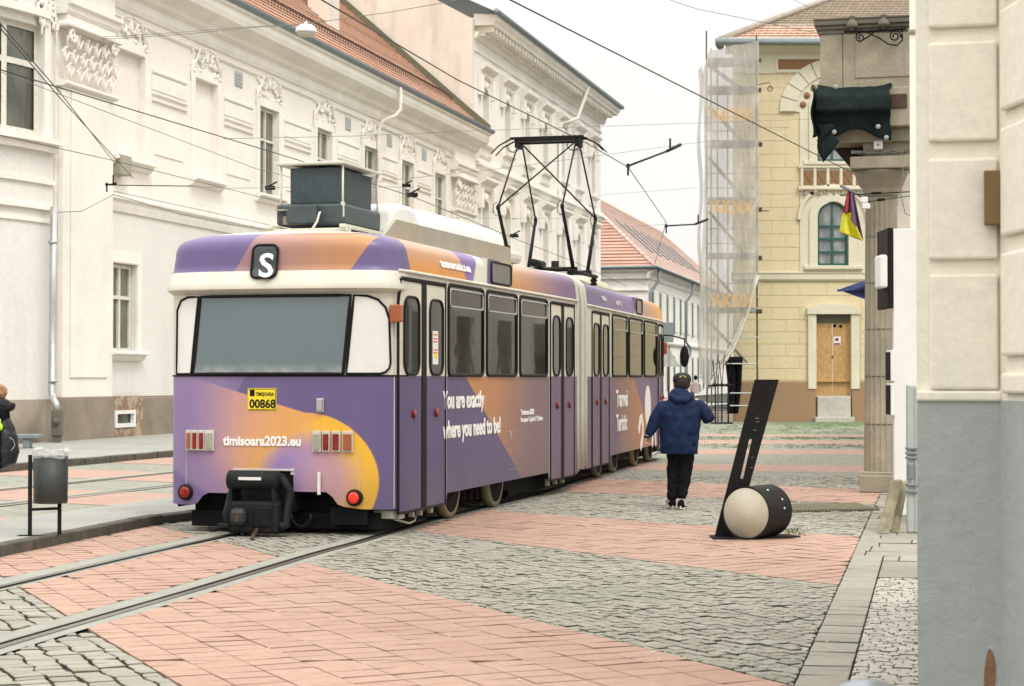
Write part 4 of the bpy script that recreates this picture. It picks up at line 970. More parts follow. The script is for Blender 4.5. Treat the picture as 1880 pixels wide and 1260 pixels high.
# ================================================================ RIGHT-HAND STONE PORTAL AND WALL THINGS
YC = 26.8; px = lambda x, Y=YC: (x-940)/F*Y; pz = lambda y, Y=YC: HH+(YH-y)*Y/F
pc = thing('stone_portal', 'weathered stone portal with a fluted column carrying a heavy entablature block', 'portal', (px(1619), YC, 0), -AL)
cx0 = px(1619)
def pl(o, dy=0.0): o.location = (cx0 + math.sin(AL)*dy, YC + math.cos(AL)*dy, 0); o.rotation_euler = (0, 0, -AL)
X = lambda x: px(x)-cx0
g = MB(); g.bbox(-.3, .33, -.3, .33, 0, .25, .02); g.bbox(-.27, .3, -.27, .3, .25, .29, .01); g.build('column_base', M['stone'], pc)
g = MB(); zt = pz(362)
nfl = 20
fl = lambda a: 1 - .075*abs(math.sin(a*nfl/2))**.6
prof = [(.255, .29), (.25, .6)] + [(.25-.03*(k/8), .6+(zt-.6)*k/8) for k in range(1, 9)]
g.lathe(prof, (0, 0, 0), 120, 'z', False, fl)
col_ = g.build('fluted_column', M['stone'], pc)
for z in (.95, 1.62, 2.28, 2.93, 3.58): jn = MB(); rj = .25-.03*(z-.6)/(zt-.6); jn.lathe([(rj*.985, z), (rj*.985, z+.008)], (0, 0, 0), 40); jn.build('drum_joint', M['stone_d'], col_)
g = MB(); g.lathe([(.22, zt), (.25, zt+.03), (.245, zt+.06), (.27, zt+.09), (.265, zt+.12), (.30, zt+.15), (.36, pz(322)), (.40, pz(316)), (.38, pz(314))], (0, 0, 0), 40); g.bbox(X(1566), X(1672), -.42, .42, pz(314), pz(292), .015); g.build('capital', M['stone'], pc)
e = MB()
e.bbox(X(1588), X(1690), -.24, .5, pz(292), pz(245), .02)
e.bbox(X(1532), X(1690), -.32, .6, pz(265), pz(240), .02); e.bbox(X(1512), X(1692), -.5, .7, pz(240), pz(168), .02)
e.bbox(X(1513), X(1553.4), -.46, .8, pz(168), pz(68), .01); e.bbox(X(1554.2), X(1692), -.46, .8, pz(168), pz(68), .01)
e.bbox(X(1576), X(1692), -.475, -.46, pz(150), pz(72), .006)
e.build('entablature', M['stone'], pc)
e = MB(); n0 = len(e.v)
for (z0, z1, o_) in ((pz(68), pz(60), .015), (pz(60), pz(53), .04), (pz(53), pz(44), .07), (pz(44), pz(40), .08)): e.bbox(X(1512)-o_, X(1692), -.46-o_, .8, z0, z1, .01)
e.build('crowning_cornice', M['stone_d'], pc)
e = MB(); e.bbox(X(1640), X(1668), -.52, -.46, pz(208), pz(182), .01); e.build('exposed_brick', M['rust'], pc)
# wall carrying the portal (street side facade, seen only edge on and in the tram windows)
e = MB(); e.M = Matrix.Rotation(0, 4, 'Z')
a = Vector((X(1645), .9)); b = a + Vector((0, 1))*29
e.prism([(a.x, a.y), (b.x, b.y), (b.x+3, b.y), (a.x+3, a.y)], 0, 6.2, 'z'); e.build('wall', M['wall'], pc)
def refl_win(t, z0, z1):
    Mx = Matrix.Translation((a.x, a.y+t, 0)) @ Matrix.Rotation(math.pi/2, 4, 'Z')
    g = MB(Mx); g.bbox(-.65, .65, .0, .06, z0, z1, .01); w_ = g.build('side_window', M['trim'], pc); g = MB(Mx); g.box(-.52, .52, .06, .07, z0+.12, z1-.12); g.build('pane', M['pane'], w_)
for t in (1.5, 4.3, 7.1, 9.9, 12.7, 15.5, 18.3, 21.1, 24): refl_win(t, .9, 2.9); refl_win(t, 4.2, 5.9)  # side windows and wall length added for reflections in the tram glass

# tarp draped over the projecting cornice
tw = MB()
def tarpf(u, v):
    x = X(1507)+(X(1640)-X(1507))*u
    prof = [(-.50, 160), (-.55, 170), (-.68, 185), (-.70, 213), (-.58, 216), (-.54, 242), (-.51, 264)]
    k = v*6; i = min(5, int(k)); t = k-i; y = prof[i][0]*(1-t)+prof[i+1][0]*t; yy = prof[i][1]*(1-t)+prof[i+1][1]*t
    yy += 10*math.sin(u*3.0)*(v < .1) + (v > .6)*(-16*math.sin(u*math.pi*1.0)*(v-.6)/.4 + 5*math.sin(u*9))
    nz = noise.noise(Vector((u*5, v*3, 0)))*.014*(.3+v) + noise.noise(Vector((u*14, v*4, 5)))*.006
    return (x + noise.noise(Vector((v*6, u*2, 3)))*.05*(1 if u < .2 or u > .8 else .3), y+nz, pz(yy) + nz)
tw.grid(tarpf, 40, 24)
tw.grid(lambda u, v: (X(1503)+.02*math.sin(v*9), -.8+1.2*u if v > 0 else -.8+1.2*u, pz(165+(262-165)*v*(1-.25*u))), 8, 12)
tw.grid(lambda u, v: (X(1508)+u*.22+.03*math.sin(v*8)+v*.06, -.62+.02*math.sin(v*11+u*4), pz(235+70*v*(1-u*.55))), 6, 12)
tp = tw.build('tarpaulin', M['tarp'], None); pl(tp)
sol = tp.modifiers.new('s', 'SOLIDIFY'); sol.thickness = .012
tag(tp, 'dark green-black tarpaulin pinned over the stone entablature by round white discs', 'tarpaulin')
for x, y, yo in ((1543, 168, -.60), (1618, 243, -.64), (1632, 262, -.58), (1540, 250, -.62)): dc = MB(); dc.lathe([(.034, 0), (.034, -.006), (.02, -.012)], (X(x), yo-.03, pz(y)), 14, 'y'); dc.build('fixing_disc', M['galv'], tp)
nb = MB(); nb.prism([(X(1528), pz(262)), (X(1600), pz(262)), (X(1600), pz(340)), (X(1592), pz(347)), (X(1582), pz(338)), (X(1560), pz(300))], .25, .62); o = nb.build('dark_netting', simple('brown black netting', (.035, .03, .022, 1), .95, sc=9), None); pl(o)
tag(o, 'sloping dark brown netting hanging under the entablature left of the column capital', 'netting')
# insulator bracket
ib = thing('insulator_bracket', 'wrought iron scroll bracket holding two stoneware insulators on the entablature', 'bracket', (cx0, YC, 0), -AL)
g = MB(); yb = -.62; q = lambda x, y: (X(x), yb, pz(y))
g.tube([q(1557, 68), q(1600, 69), q(1668, 67)], .018, 6)
def sp(cx, cy, r, a0, turns, dr): return [q(cx+r*(1-.8*k/(turns*12))*math.cos(a0+dr*2*math.pi*k/12), cy+r*(1-.8*k/(turns*12))*math.sin(a0+dr*2*math.pi*k/12)) for k in range(int(turns*12))]
g.tube(sp(1587, 80, 9, -1.57, 1.6, -1), .011, 5); g.tube([q(1584, 88), q(1600, 80), q(1612, 70)], .011, 5)
g.tube([q(1598, 71), q(1620, 82), q(1636, 94), q(1652, 97), q(1661, 88), q(1661, 76)], .011, 5); g.tube(sp(1648, 80, 11, 0.3, 1.8, -1), .011, 5)
g.tube([(X(1660), -.46, pz(67)), q(1660, 67)], .016, 5); g.build('iron_scroll', M['black'], ib)
for x in (1572, 1628):
    g = MB(); g.lathe([(.025, pz(67)), (.025, pz(62)), (.075, pz(61)), (.08, pz(57)), (.06, pz(51)), (.035, pz(48)), (.035, pz(44)), (.05, pz(42)), (.03, pz(40))], (X(x), yb, 0), 14); g.build('insulator', M['stone_d'], ib)
# alarm box, cable bundle, plaster wall pieces
g = MB(); g.bbox(X(1608), X(1624), -.36, -.28, pz(279), pz(263), .01); o = g.build('sensor_box', M['white'], None); pl(o); tag(o, 'small square white box with a dark centre above the column capital', 'box')
g = MB(); g.lathe([(.012, 0), (.012, -.006)], (X(1616), -.36, pz(271)), 10, 'y'); g.build('sensor_eye', M['black'], o)
g = MB(); rc = random.Random(8)
for k in range(9): g.tube([(X(1568+104*t/7), -.34+rc.uniform(-.06, .06), pz(287)+rc.uniform(0, .05)) for t in range(8)], .009, 4)
g.tube([(X(1667), -.4, pz(288)), (X(1662), -.41, pz(300)), (X(1656), -.43, pz(360)), (X(1664), -.43, pz(398)), (X(1676), -.4, pz(402))], .007, 5)
o = g.build('cable_bundle', M['wire_l'], None); pl(o); tag(o, 'tangle of thin cables lying on top of the column capital', 'cables')
# bundled flags and camera on a rod, second flag
fg = thing('bundled_flag', 'rolled red, purple and yellow flag hanging from a short pole beside the column', 'flag', (cx0, YC, 0)); pl(fg, -.45)
g = MB(); g.tube([(X(1550), -.12, pz(346)), (X(1572), .0, pz(357)), (X(1600), .2, pz(372))], .02, 6); g.build('flag_pole', M['zinc'], fg)
def fold(u, v, xt0, xt1, xb0, xb1, yt, yb0, yb1, ph):
    xa = xt0+(xt1-xt0)*u; xb = xb0+(xb1-xb0)*u; yb_ = yb0+(yb1-yb0)*u; vv = v**1.0
    return (X(xa+(xb-xa)*vv), .05*math.sin(u*9+ph)*(.3+v)+.0, pz(yt+(yb_-yt)*vv))
c1_ = MB(); c1_.grid(lambda u, v: fold(u, v, 1562, 1566, 1552, 1566, 352, 398, 392, 0), 10, 12); c1_.build('red_stripe', simple('red flag cloth', (.34, .03, .045, 1), .7), fg)
c1_ = MB(); c1_.grid(lambda u, v: fold(u, v, 1565, 1572, 1562, 1590, 352, 396, 444, 1), 12, 14); c1_.build('purple_stripe', simple('purple flag cloth', (.13, .075, .15, 1), .7), fg)
c1_ = MB(); c1_.grid(lambda u, v: fold(u, v, 1552, 1567, 1546, 1589, 394, 428, 447, 2), 14, 12); o = c1_.build('yellow_stripe', simple('yellow flag cloth', (.62, .60, .03, 1), .7), fg)
for ch in fg.children:
    if ch.name.endswith('stripe'): md = ch.modifiers.new('s', 'SOLIDIFY'); md.thickness = .008
fb_ = thing('blue_flag', 'dark blue flag corner pointing left from behind the fluted column', 'flag', (cx0, YC, 0)); pl(fb_, .2)
g = MB(); g.grid(lambda u, v: (X(1537+60*u), .06*math.sin(v*8+u*3)*u, pz(531 + (-22+44*v)*u + 2*math.sin(v*5))), 12, 10); o = g.build('flag_cloth', simple('blue flag cloth', (.035, .055, .18, 1), .7), fb_); md = o.modifiers.new('s', 'SOLIDIFY'); md.thickness = .008
g = MB(); g.tube([(X(1596), .03, pz(505)), (X(1604), .05, pz(560))], .018, 6); g.build('flag_pole', M['zinc'], fb_)
sp_ = thing('wall_floodlight', 'small white floodlight on a thin horizontal rod across the top of the column', 'floodlight', (cx0, YC, 0)); pl(sp_, -.42)
g = MB(); g.tube([(X(1548), 0, pz(362)), (X(1680), 0, pz(358))], .008, 5); g.tube([(X(1604), 0, pz(359.5)), (X(1622), 0, pz(359))], .018, 6); g.tube([(X(1596), 0, pz(375)), (X(1680), 0, pz(365))], .006, 5); g.tube([(X(1614), 0, pz(372)), (X(1628), 0, pz(371))], .02, 6); g.build('rod', M['black'], sp_)
g = MB(); g.bbox(X(1585), X(1598), -.05, .05, pz(377), pz(366), .012); g.bbox(X(1588), X(1602), -.06, .02, pz(388), pz(378), .01); g.build('lamp_head', M['white'], sp_)
# white board, black sign box, electric boxes, pier and pipe (around 20 m)
YP = 20.6; qx = lambda x, Y=YP: (x-940)/F*Y; qz = lambda y, Y=YP: HH+(YH-y)*Y/F
wb_ = thing('white_shutter_panel', 'tall flat white panel standing upright in front of the fluted column', 'panel', (qx(1641), YP, 0))
g = MB(); g.bbox(0, qx(1684)-qx(1641), 0, .06, .12, qz(420), .008); g.build('panel_board', M['white'], wb_)
g = MB(); g.tube([(.04+.1, -.01, qz(805)), (.14, -.012, qz(830)), (.24, -.012, qz(828)), (.24, -.01, qz(806))], .004, 5); g.build('wire_loop', M['zinc'], wb_)
sg_ = thing('black_sign_box', 'narrow black projecting sign box seen edge on left of the white panel', 'sign', (qx(1636), YP+.3, 0))
g = MB(); g.bbox(-.032, .028, -.3, .3, qz(566), qz(418), .006); g.build('sign_case', M['black'], sg_); g = MB(); g.bbox(.028, .12, -.02, .02, qz(450), qz(440), .004); g.build('bracket', M['black'], sg_)
lb = MB(); lb.bbox(qx(1614), qx(1629), YP-.05, YP+.25, qz(529), qz(468), .025); o = lb.build('light_box', M['white']); tag(o, 'small white rounded light box just left of the black sign box', 'lamp')
g = MB(); g.bbox(qx(1629), qx(1632), YP, YP+.2, qz(533), qz(464), .006); g.build('lamp_back', M['black'], o)
for k, (ya, yb, lbl) in enumerate(((643, 700, 'upper white meter box with a black gap beside the white panel'), (704, 763, 'lower white meter box under its twin beside the white panel'))):
    g = MB(); g.bbox(qx(1634), qx(1640.5), YP-.06, YP+.2, qz(yb), qz(ya), .008); o = g.build('meter_box', M['white']); tag(o, lbl, 'box', 'white meter boxes'); 
    g = MB(); g.bbox(qx(1632.3), qx(1634), YP-.02, YP+.2, qz(yb)+.01, qz(ya)-.02, .002); g.build('box_hinge', M['black'], o)
pr_ = thing('cream_wall_pier', 'narrow strip of cracked cream wall rising behind the white panel at the near wall edge', 'wall', (qx(1672, 21), 21, 0))
g = MB(); g.prism([(0, 0), (1.3, -.02), (1.3+.3, 1.2), (.28, 1.2)], 0, 12, 'z'); g.build('wall', M['near'], pr_)
g = MB()
for z in (.6, 5.4, 6.9): g.bbox(-.02, 1.2, -.025, 0, z, z+.05, .01)
g.bbox(-.09, 1.2, -.12, 0, 5.42+.9, 5.5+.9, .02); g.tube([(.05, -.02, .7), (.09, -.02, 1.3), (.04, -.02, 1.8), (.1, -.02, 2.2), (.03, -.02, 2.9)], .01, 4); g.build('wall_joints', M['terra'] if False else M['stone'], pr_)
gp = thing('grey_corner_pipe', 'pale grey corner pipe with clamps and a latch at the foot of the near wall', 'pipe', (qx(1673, 19.7), 19.7, 0))
g = MB(); a = .052; g.bbox(-a, a+.06, -.04, .04, 0, pz(706, 19.7), .02); g.bbox(.02, .1, -.06, .04, 0, pz(709, 19.7), .02); g.build('pipe_casing', M['neargrey'], gp)
g = MB()
for y in (823, 832, 840, 890, 902): g.bbox(-.06, .12, -.075, .04, pz(y+2, 19.7), pz(y-2, 19.7), .006)
g.bbox(-.06, .0, -.1, -.05, pz(880, 19.7), pz(850, 19.7), .01); g.build('pipe_clamp', M['zinc'], gp)
# two leaning stone slabs
def leaning(x0b, x0t, wd, yb, yt, lbl, dep):
    b = G(x0b, yb); t = Vector((px(x0t, b.y+.35), b.y+.35, HH+(YH-yt)*(b.y+.35)/F)); u = Vector((wd, 0, 0)); n = Vector((0, .05, .0)); nn = Vector((.06*0, .055, .02))
    mb = MB(); v = [b, b+u, t+u, t]; rr = [p + nn for p in v]; s3 = Vector((.03, .02, 0))
    mb.M = Matrix.Translation(-b); bm = bmesh.new()
    vs = [bm.verts.new(mb.M @ p) for p in v + rr]
    for f in ((0,1,2,3),(7,6,5,4),(0,4,5,1),(1,5,6,2),(2,6,7,3),(3,7,4,0)): bm.faces.new([vs[i] for i in f])
    bmesh.ops.bevel(bm, geom=bm.edges[:], offset=.008, segments=1, affect='EDGES'); mb.M = Matrix.Identity(4); mb.bm(bm)
    o = mb.build('leaning_slab', M['wood']); o.location = b; tag(o, lbl, 'slab', 'slabs leaning by the wall'); return o
leaning(1612, 1637, .115, 981, 884, 'wider weathered stone slab, the left one leaning against the white panel', .4)
leaning(1637, 1655, .075, 979, 886, 'narrower weathered slab, the right one leaning beside the grey pipe', .4)
# bollard with a domed head, bottom edge
bo = thing('domed_bollard', 'grey domed bollard head poking up at the bottom edge of the photo', 'bollard', (px(1589, 5.2), 5.2, 0))
g = MB(); rB = .155; zc_ = HH-(1245-YH)/F*5.2-rB; g.lathe([(.08, 0), (.08, .04), (.06, .06), (.06, zc_-.12), (.09, zc_-.1), (.09, zc_-.08)], (0, 0, 0), 24); g.build('post', M['zinc'], bo)
g = MB(); g.ball((0, 0, zc_), (rB, rB, rB), 32, 18); g.build('domed_head', simple('polished steel', (.25, .28, .32, 1), .3, .85), bo)
# ================================================================ SCAFFOLD
YS = 68.0; sx_ = lambda x, Y=YS: (x-940)/F*Y; sz_ = lambda y, Y=YS: HH+(YH-y)*Y/F
sc = thing('facade_scaffold', 'tall tube scaffold with plank decks standing at the left corner of the yellow building', 'scaffolding', (sx_(1340), YS, 0))
x0c = sx_(1340); S = lambda x: sx_(x)-x0c
for x, yt, dy, mt in ((1298, 55, 0, 'rust'), (1311, 78, .9, 'galv'), (1390, 62, 0, 'rust'), (1396, 58, .9, 'galv'), (1342, 150, .9, 'galv'), (1323, 88, .9, 'galv')):
    g = MB(); g.tube([(S(x), dy, 0), (S(x), dy, sz_(yt))], .028, 6); g.build('standard_tube', M[mt], sc)
for y in (113, 165, 265, 370, 472, 572, 668, 722, 745):
    g = MB(); 
    if y < 700 and y != 668: g.bbox(S(1302), S(1388), -.05, .95, sz_(y)-.03, sz_(y)+.03, .01); g.bbox(S(1300), S(1392), -.09, -.05, sz_(y)-.02, sz_(y)+.15, .005); g.build('plank_deck', M['galv'], sc)
    else: g.tube([(S(1302 if y == 668 else 1340), 0, sz_(y)), (S(1395), 0, sz_(y))], .026, 5); g.build('rail_tube', M['galv'], sc)
for y in (215, 240, 318, 345, 420, 447, 520, 545, 620):
    g = MB(); g.tube([(S(1296), -.03, sz_(y)), (S(1392 if y % 2 else 1398), -.03, sz_(y))], .018, 5); g.build('rail_tube', M['galv'], sc)
for ya, yb in ((165, 113), (265, 190), (370, 285), (472, 385), (572, 490), (668, 590)):
    g = MB(); g.tube([(S(1306), .5, sz_(yb)), (S(1378), .5, sz_(ya))], .03, 5); g.tube([(S(1306), .9, sz_(yb)), (S(1378), .9, sz_(ya))], .03, 5); g.build('stair_ladder', M['galv'], sc)
g = MB()
for x, y in ((1390, 110), (1390, 165), (1392, 265), (1391, 385), (1391, 474), (1391, 572)): g.bbox(S(x)-.08, S(x)+.16, -.1, .0, sz_(y)-.08, sz_(y)+.08, .02)
g.tube([(S(1385), 0, sz_(387)), (S(1412), 0, sz_(387))], .02, 5); g.tube([(S(1390), 0, sz_(155)), (S(1414), 0, sz_(150))], .016, 5); g.build('clamp', M['rust'], sc)
g = MB(); ring(g, S(1415), sz_(162), .07, .10, .02, 0, 360, 14); g.box(S(1415)-.01, S(1415)+.01, -.01, 0, sz_(162), sz_(151)); g.build('hoist_pulley', M['rust'], sc)
nm = N('debris netting'); u_ = nm.noise(1.2, 4, .6, stretch=(1.5, 1, .25)); 
wv = nm.new('ShaderNodeTexChecker'); 
col = nm.mix(nm.ramp(u_, [(.35, 0), (.65, 1)]), (.38, .362, .32, 1), (.47, .447, .40, 1)); nm.fin(col, .9)
tr = nm.new('ShaderNodeBsdfTransparent'); ms = nm.new('ShaderNodeMixShader'); x_, y_, z_ = nm.xyz()
fx_ = nm.m_('PINGPONG', x_, .012); fz_ = nm.m_('PINGPONG', z_, .012)
thr = nm.ramp(u_, [(.3, .55), (.7, .82)])
nm.put(ms.inputs[0], thr); nm.t.links.new(tr.outputs[0], ms.inputs[1]); nm.t.links.new(nm.b.outputs[0], ms.inputs[2]); nm.t.links.new(ms.outputs[0], nm.o.inputs[0])
M['net'] = nm.m
def hemy(x):                                            # lower hem of the net in the photo
    pts = [(1288, 700), (1300, 712), (1312, 690), (1345, 640), (1370, 580), (1386, 520), (1392, 500)]
    for (a, b), (c, d) in zip(pts, pts[1:]):
        if a <= x <= c: return b+(d-b)*(x-a)/(c-a)
    return 500
net = MB()
def netf(u, v):
    x = 1288+104*u; top = 95+ (45*(1-u/.12) if u < .12 else 0) - 22*max(0, (u-.15))**.8*1.0
    hb = hemy(x); y = top+(hb-top)*v
    bulge = -.25*math.sin(v*math.pi*5)**2*.4 - .12*math.sin(u*14+v*3) - .05*noise.noise(Vector((u*30, v*20, 2)))
    edge = 4*math.sin(v*6.0)*(1-u)**3
    return (S(x+edge), -.22+bulge, sz_(y))
net.grid(netf, 60, 90)
net.grid(lambda u, v: (S(1288)+.05*math.sin(v*20), -.25+1.3*u, sz_(120+575*v)), 6, 40)
no = net.build('debris_net', M['net'], None); no.location = (x0c, YS, 0)
tag(no, 'translucent pale debris netting hung over the scaffold, its lower hem cut diagonally', 'netting')
hm = MB(); hm.tube([(S(x), -.3, sz_(hemy(x))) for x in range(1300, 1392, 5)], .06, 6); hm.tube([(S(x)-.05, -.28, sz_(hemy(x)-6)) for x in range(1310, 1392, 5)], .035, 5); hm.build('gathered_hem', simple('folded net', (.56, .53, .46, 1), .9), no)
om = simple('orange net print', (.62, .36, .12, 1), .9)
pm_ = N('faded orange print'); pm_.fin((.66, .40, .14, 1), .9); tr = pm_.new('ShaderNodeBsdfTransparent'); ms = pm_.new('ShaderNodeMixShader'); ms.inputs[0].default_value = .32
pm_.t.links.new(tr.outputs[0], ms.inputs[1]); pm_.t.links.new(pm_.b.outputs[0], ms.inputs[2]); pm_.t.links.new(ms.outputs[0], pm_.o.inputs[0])
for y, sxx in ((216, 1), (386, 1), (556, 1)):
    text('V.KNX', .62, 'net_print', pm_.m, no, basis((S(1301), -.62, sz_(y+8)), (1, 0, 0), (0, 0, 1)), .001, .03, sx=.82)
    g = MB(); g.prism([(S(1303), sz_(y-8)), (S(1316), sz_(y+4)), (S(1330), sz_(y+3)), (S(1326), sz_(y-10)), (S(1320), sz_(y))], -.62, -.618); g.build('net_print', pm_.m, no)
# dark drape hanging inside, railing, tree trunk-like pier
g = MB(); g.grid(lambda u, v: (S(1330+8*v-8*(v > .5)*(v-.5))+(S(1365)-S(1330))*(.15+.85*u)*(1-.35*v), .5+.1*math.sin(u*12), sz_(655+105*v)), 12, 20); g.bbox(S(1328), S(1366), .3, .7, sz_(670), sz_(658), .05)
o = g.build('black_drape', M['cloth'], None); o.location = (x0c, YS, 0); tag(o, 'black sheet bunched and hanging inside the bottom bay of the scaffold', 'sheet'); o.modifiers.new('s', 'SOLIDIFY').thickness = .03
rl_ = thing('iron_railing', 'low black iron railing with pointed bars behind the scaffold foot', 'railing', (sx_(1300, 66), 66.5, 0))
g = MB(); Q = lambda x: sx_(x, 66)-sx_(1300, 66)
for x in (1316, 1328, 1340): g.tube([(Q(x), 0, 0), (Q(x), 0, 1.4)], .025, 6); g.tube([(Q(x), 0, 1.3), (Q(x-5), 0, 2.2)], .016, 5); g.tube([(Q(x), 0, 1.3), (Q(x+5), 0, 2.4)], .016, 5); g.bbox(Q(x)-.16, Q(x)+.16, -.1, .1, 0, .05, .01); g.ball((Q(x), 0, 1.35), (.12, .05, .06), 8, 5)
g.build('upright_bar', M['black'], rl_); g = MB(); g.tube([(Q(1302), 0, 1.33), (Q(1352), 0, 1.33)], .03, 6); g.tube([(Q(1302), 0, .75), (Q(1352), 0, .75)], .018, 6); g.build('cross_rail', M['black'], rl_)
# far low fence and hedge beyond, pole with sign and mirror-side lamp
fr = thing('pale_parapet', 'low pale wall with a green strip far behind the railing', 'wall', (13.5, 92, 0)); g = MB(); g.bbox(-1.5, 6, 0, .3, 0, 1.6, .03); g.build('parapet', M['wall'], fr)
ps = thing('road_sign_pole', 'slim pole with a back-turned triangular sign beyond the front of the tram', 'sign', (sx_(1222, 60), 60, 0)); g = MB(); g.tube([(.1, 0, 0), (.1, 0, 2.6)], .035, 6); g.build('pole', M['rust'], ps)
g = MB(); g.prism([(-.45, 1.95), (.45, 1.95), (0, 2.7)], -.03, 0); g.build('triangular_plate', M['zincl'], ps); g = MB(); g.bbox(-.3, .25, -.05, -.0, 2.72, 3.35, .01); g.build('square_plate', M['zinc'], ps)
# ================================================================ LEANING BLACK SCULPTURE
ms_ = thing('note_shaped_bollard', 'black steel note-shaped sculpture, a leaning slotted bar with a drum at its foot', 'sculpture', (G(1368, 990).x, 18.9, 0))
c_ = G(1368, 990); U = lambda x, Y=18.9: (x-940)/F*Y - c_.x; V = lambda y, Y=18.9: HH+(YH-y)*Y/F
Yb = .22; Yk = 18.9+Yb
o_ = [(U(1310, Yk), .006), (U(1386, Yk), V(697, Yk)), (U(1430, Yk), V(697, Yk)), (U(1375, Yk), V(893, Yk)), (U(1400, Yk), .1), (U(1400, Yk), .006)]
bm = bmesh.new(); fr_ = [bm.verts.new((x, Yb, z)) for x, z in o_]
sl_ = [(1376.5, 806), (1379.5, 808), (1363, 879), (1359, 877)]
g = MB()
# bar with a real slot: four strips around it
A = lambda x, y: (U(x, Yk), V(y, Yk))
sTL, sTR, sBR, sBL = A(1375.5, 806), A(1380.5, 806), A(1364, 879), A(1358.5, 879)
left = lambda y: 1310+(1386-1310)*(990-y)/(990-697); right = lambda y: 1375+(1430-1375)*(893-y)/(893-697)
L1, L2, R1, R2 = A(left(806), 806), A(left(879), 879), A(right(806), 806), A(right(879), 879)
for poly in ([L1, A(1386, 697), A(1430, 697), R1], [L1, sTL, sBL, L2], [sTR, R1, R2, sBR], [A(1310, 990), L2, R2, A(1372, 905), A(1400, 950), (U(1400, Yk), .006)]): g.prism(poly, Yb, Yb+.02)
bm.free(); br2 = g.build('leaning_bar', M['black'], ms_)
g = MB(); g.box(U(1309), U(1372), -.02, .4, .002, .012); g.prism([(U(1372), -.02), (U(1465, 19.3), .25), (U(1440, 19.6), .55), (U(1372), .5)], .002, .012, 'z'); g.build('base_plate', M['dark'], ms_)
ang = R(-34.5); Md = Matrix.Translation((0, 0, .262)) @ Matrix.Rotation(ang, 4, 'Z')
g = MB(Md); g.lathe([(.246, .012), (.262, .0), (.262, .5), (.25, .512)], (0, 0, 0), 56, 'y'); dr = sharp(g.build('drum', M['black'], ms_)); g = MB(Md); g.lathe([(.247, .004), (.247, .010)], (0, 0, 0), 56, 'y'); g.build('concrete_face', plaster('speckled concrete', (.60, .56, .45, 1), (.50, .47, .37, 1), sc=9, bump=.5), ms_)
g = MB(Md)
for a, d in ((.5, .34), (.15, .33), (1.0, .2)): g.ball((.262*math.cos(a), d, .262*math.sin(a)), (.012, .014, .012), 6, 4)
g.build('sticker_scrap', M['white'], dr)
tx = basis((U(1391, Yk), Yb-.003, V(778, Yk)), (1, 0, 0), (0, 0, 1))
g = MB()
rnx = random.Random(2)
for (x, y, n) in ((1386, 768, 4), (1388, 774, 3), (1383, 790, 3), (1379, 840, 2), (1378, 858, 2)):
    for k in range(n): xx = x+k*2.2+rnx.uniform(-.4, .4); g.box(U(xx, Yk), U(xx+.9, Yk), Yb-.003, Yb-.0005, V(y+.6, Yk), V(y-.3, Yk))
g.build('worn_lettering', M['offw'], br2)
# ================================================================ LITTER BIN
b0 = G(58, 984, IH); bn_ = thing('litter_bin', 'dark two-legged litter bin lined with a clear plastic bag on the tram island', 'bin', (b0.x+.12, b0.y, IH))
g = MB(); g.bbox(-.15, -.115, -.03, .0, 0, .77, .005); g.build('leg', M['black'], bn_)
g = MB(); g.bbox(.09, .125, .14, .17, 0, .32, .005); g.build('leg', M['black'], bn_)
g = MB(); g.tube([(-.13, -.01, .25), (.11, .15, .25)], .014, 6); g.build('cross_bar', M['black'], bn_); g = MB(); g.bbox(-.25, .0, -.05, .06, .0, .006, .001); g.build('foot_plate', M['dark'], bn_)
g = MB(); g.lathe([(.155, .30), (.16, .31), (.165, .75), (.16, .75), (.15, .32)], (.02, .16, 0), 28); ct_ = N('perforated bin shell'); ct_.fin((.03, .033, .03, 1), .5); tr = ct_.new('ShaderNodeBsdfTransparent'); mm = ct_.new('ShaderNodeMixShader'); mm.inputs[0].default_value = .82; ct_.t.links.new(tr.outputs[0], mm.inputs[1]); ct_.t.links.new(ct_.b.outputs[0], mm.inputs[2]); ct_.t.links.new(mm.outputs[0], ct_.o.inputs[0]); bd_ = g.build('container', ct_.m, bn_)
g = MB(); g.grid(lambda u, v: (.02+(.168+.02*math.sin(u*40)*v*.3+.012*noise.noise(Vector((u*14, v*4, 1))))*math.cos(u*6.2832), .16+(.168+.012*noise.noise(Vector((u*14, v*4, 9))))*math.sin(u*6.2832), .735+.085*v+.010*math.sin(u*19)), 60, 6)
g.grid(lambda u, v: (.02+(.168-.03*v)*math.cos(u*6.2832), .16+(.168-.03*v)*math.sin(u*6.2832), .82-.02*v+.012*math.sin(u*19)), 60, 3)
g.ball((.20, .1, .79), (.045, .04, .03), 10, 6)
pb = N('clear plastic'); pb.fin((.62, .63, .62, 1), .25); tr = pb.new('ShaderNodeBsdfTransparent'); mm = pb.new('ShaderNodeMixShader'); pb.put(mm.inputs[0], pb.ramp(pb.noise(16, 4), [(.35, .2), (.65, .6)])); pb.t.links.new(tr.outputs[0], mm.inputs[1]); pb.t.links.new(pb.b.outputs[0], mm.inputs[2]); pb.t.links.new(mm.outputs[0], pb.o.inputs[0])
g.build('plastic_bag', pb.m, bn_, recalc=False)
g = MB(); 
for k in range(16): g.ball((.02+rnx.uniform(-.08, .08), .1+rnx.uniform(-.03, .08), .36+k*.014), (.06, .05, .035), 7, 5)
g.build('rubbish', simple('brown paper rubbish', (.09, .06, .035, 1), .8, sc=20, var=.5), bd_)
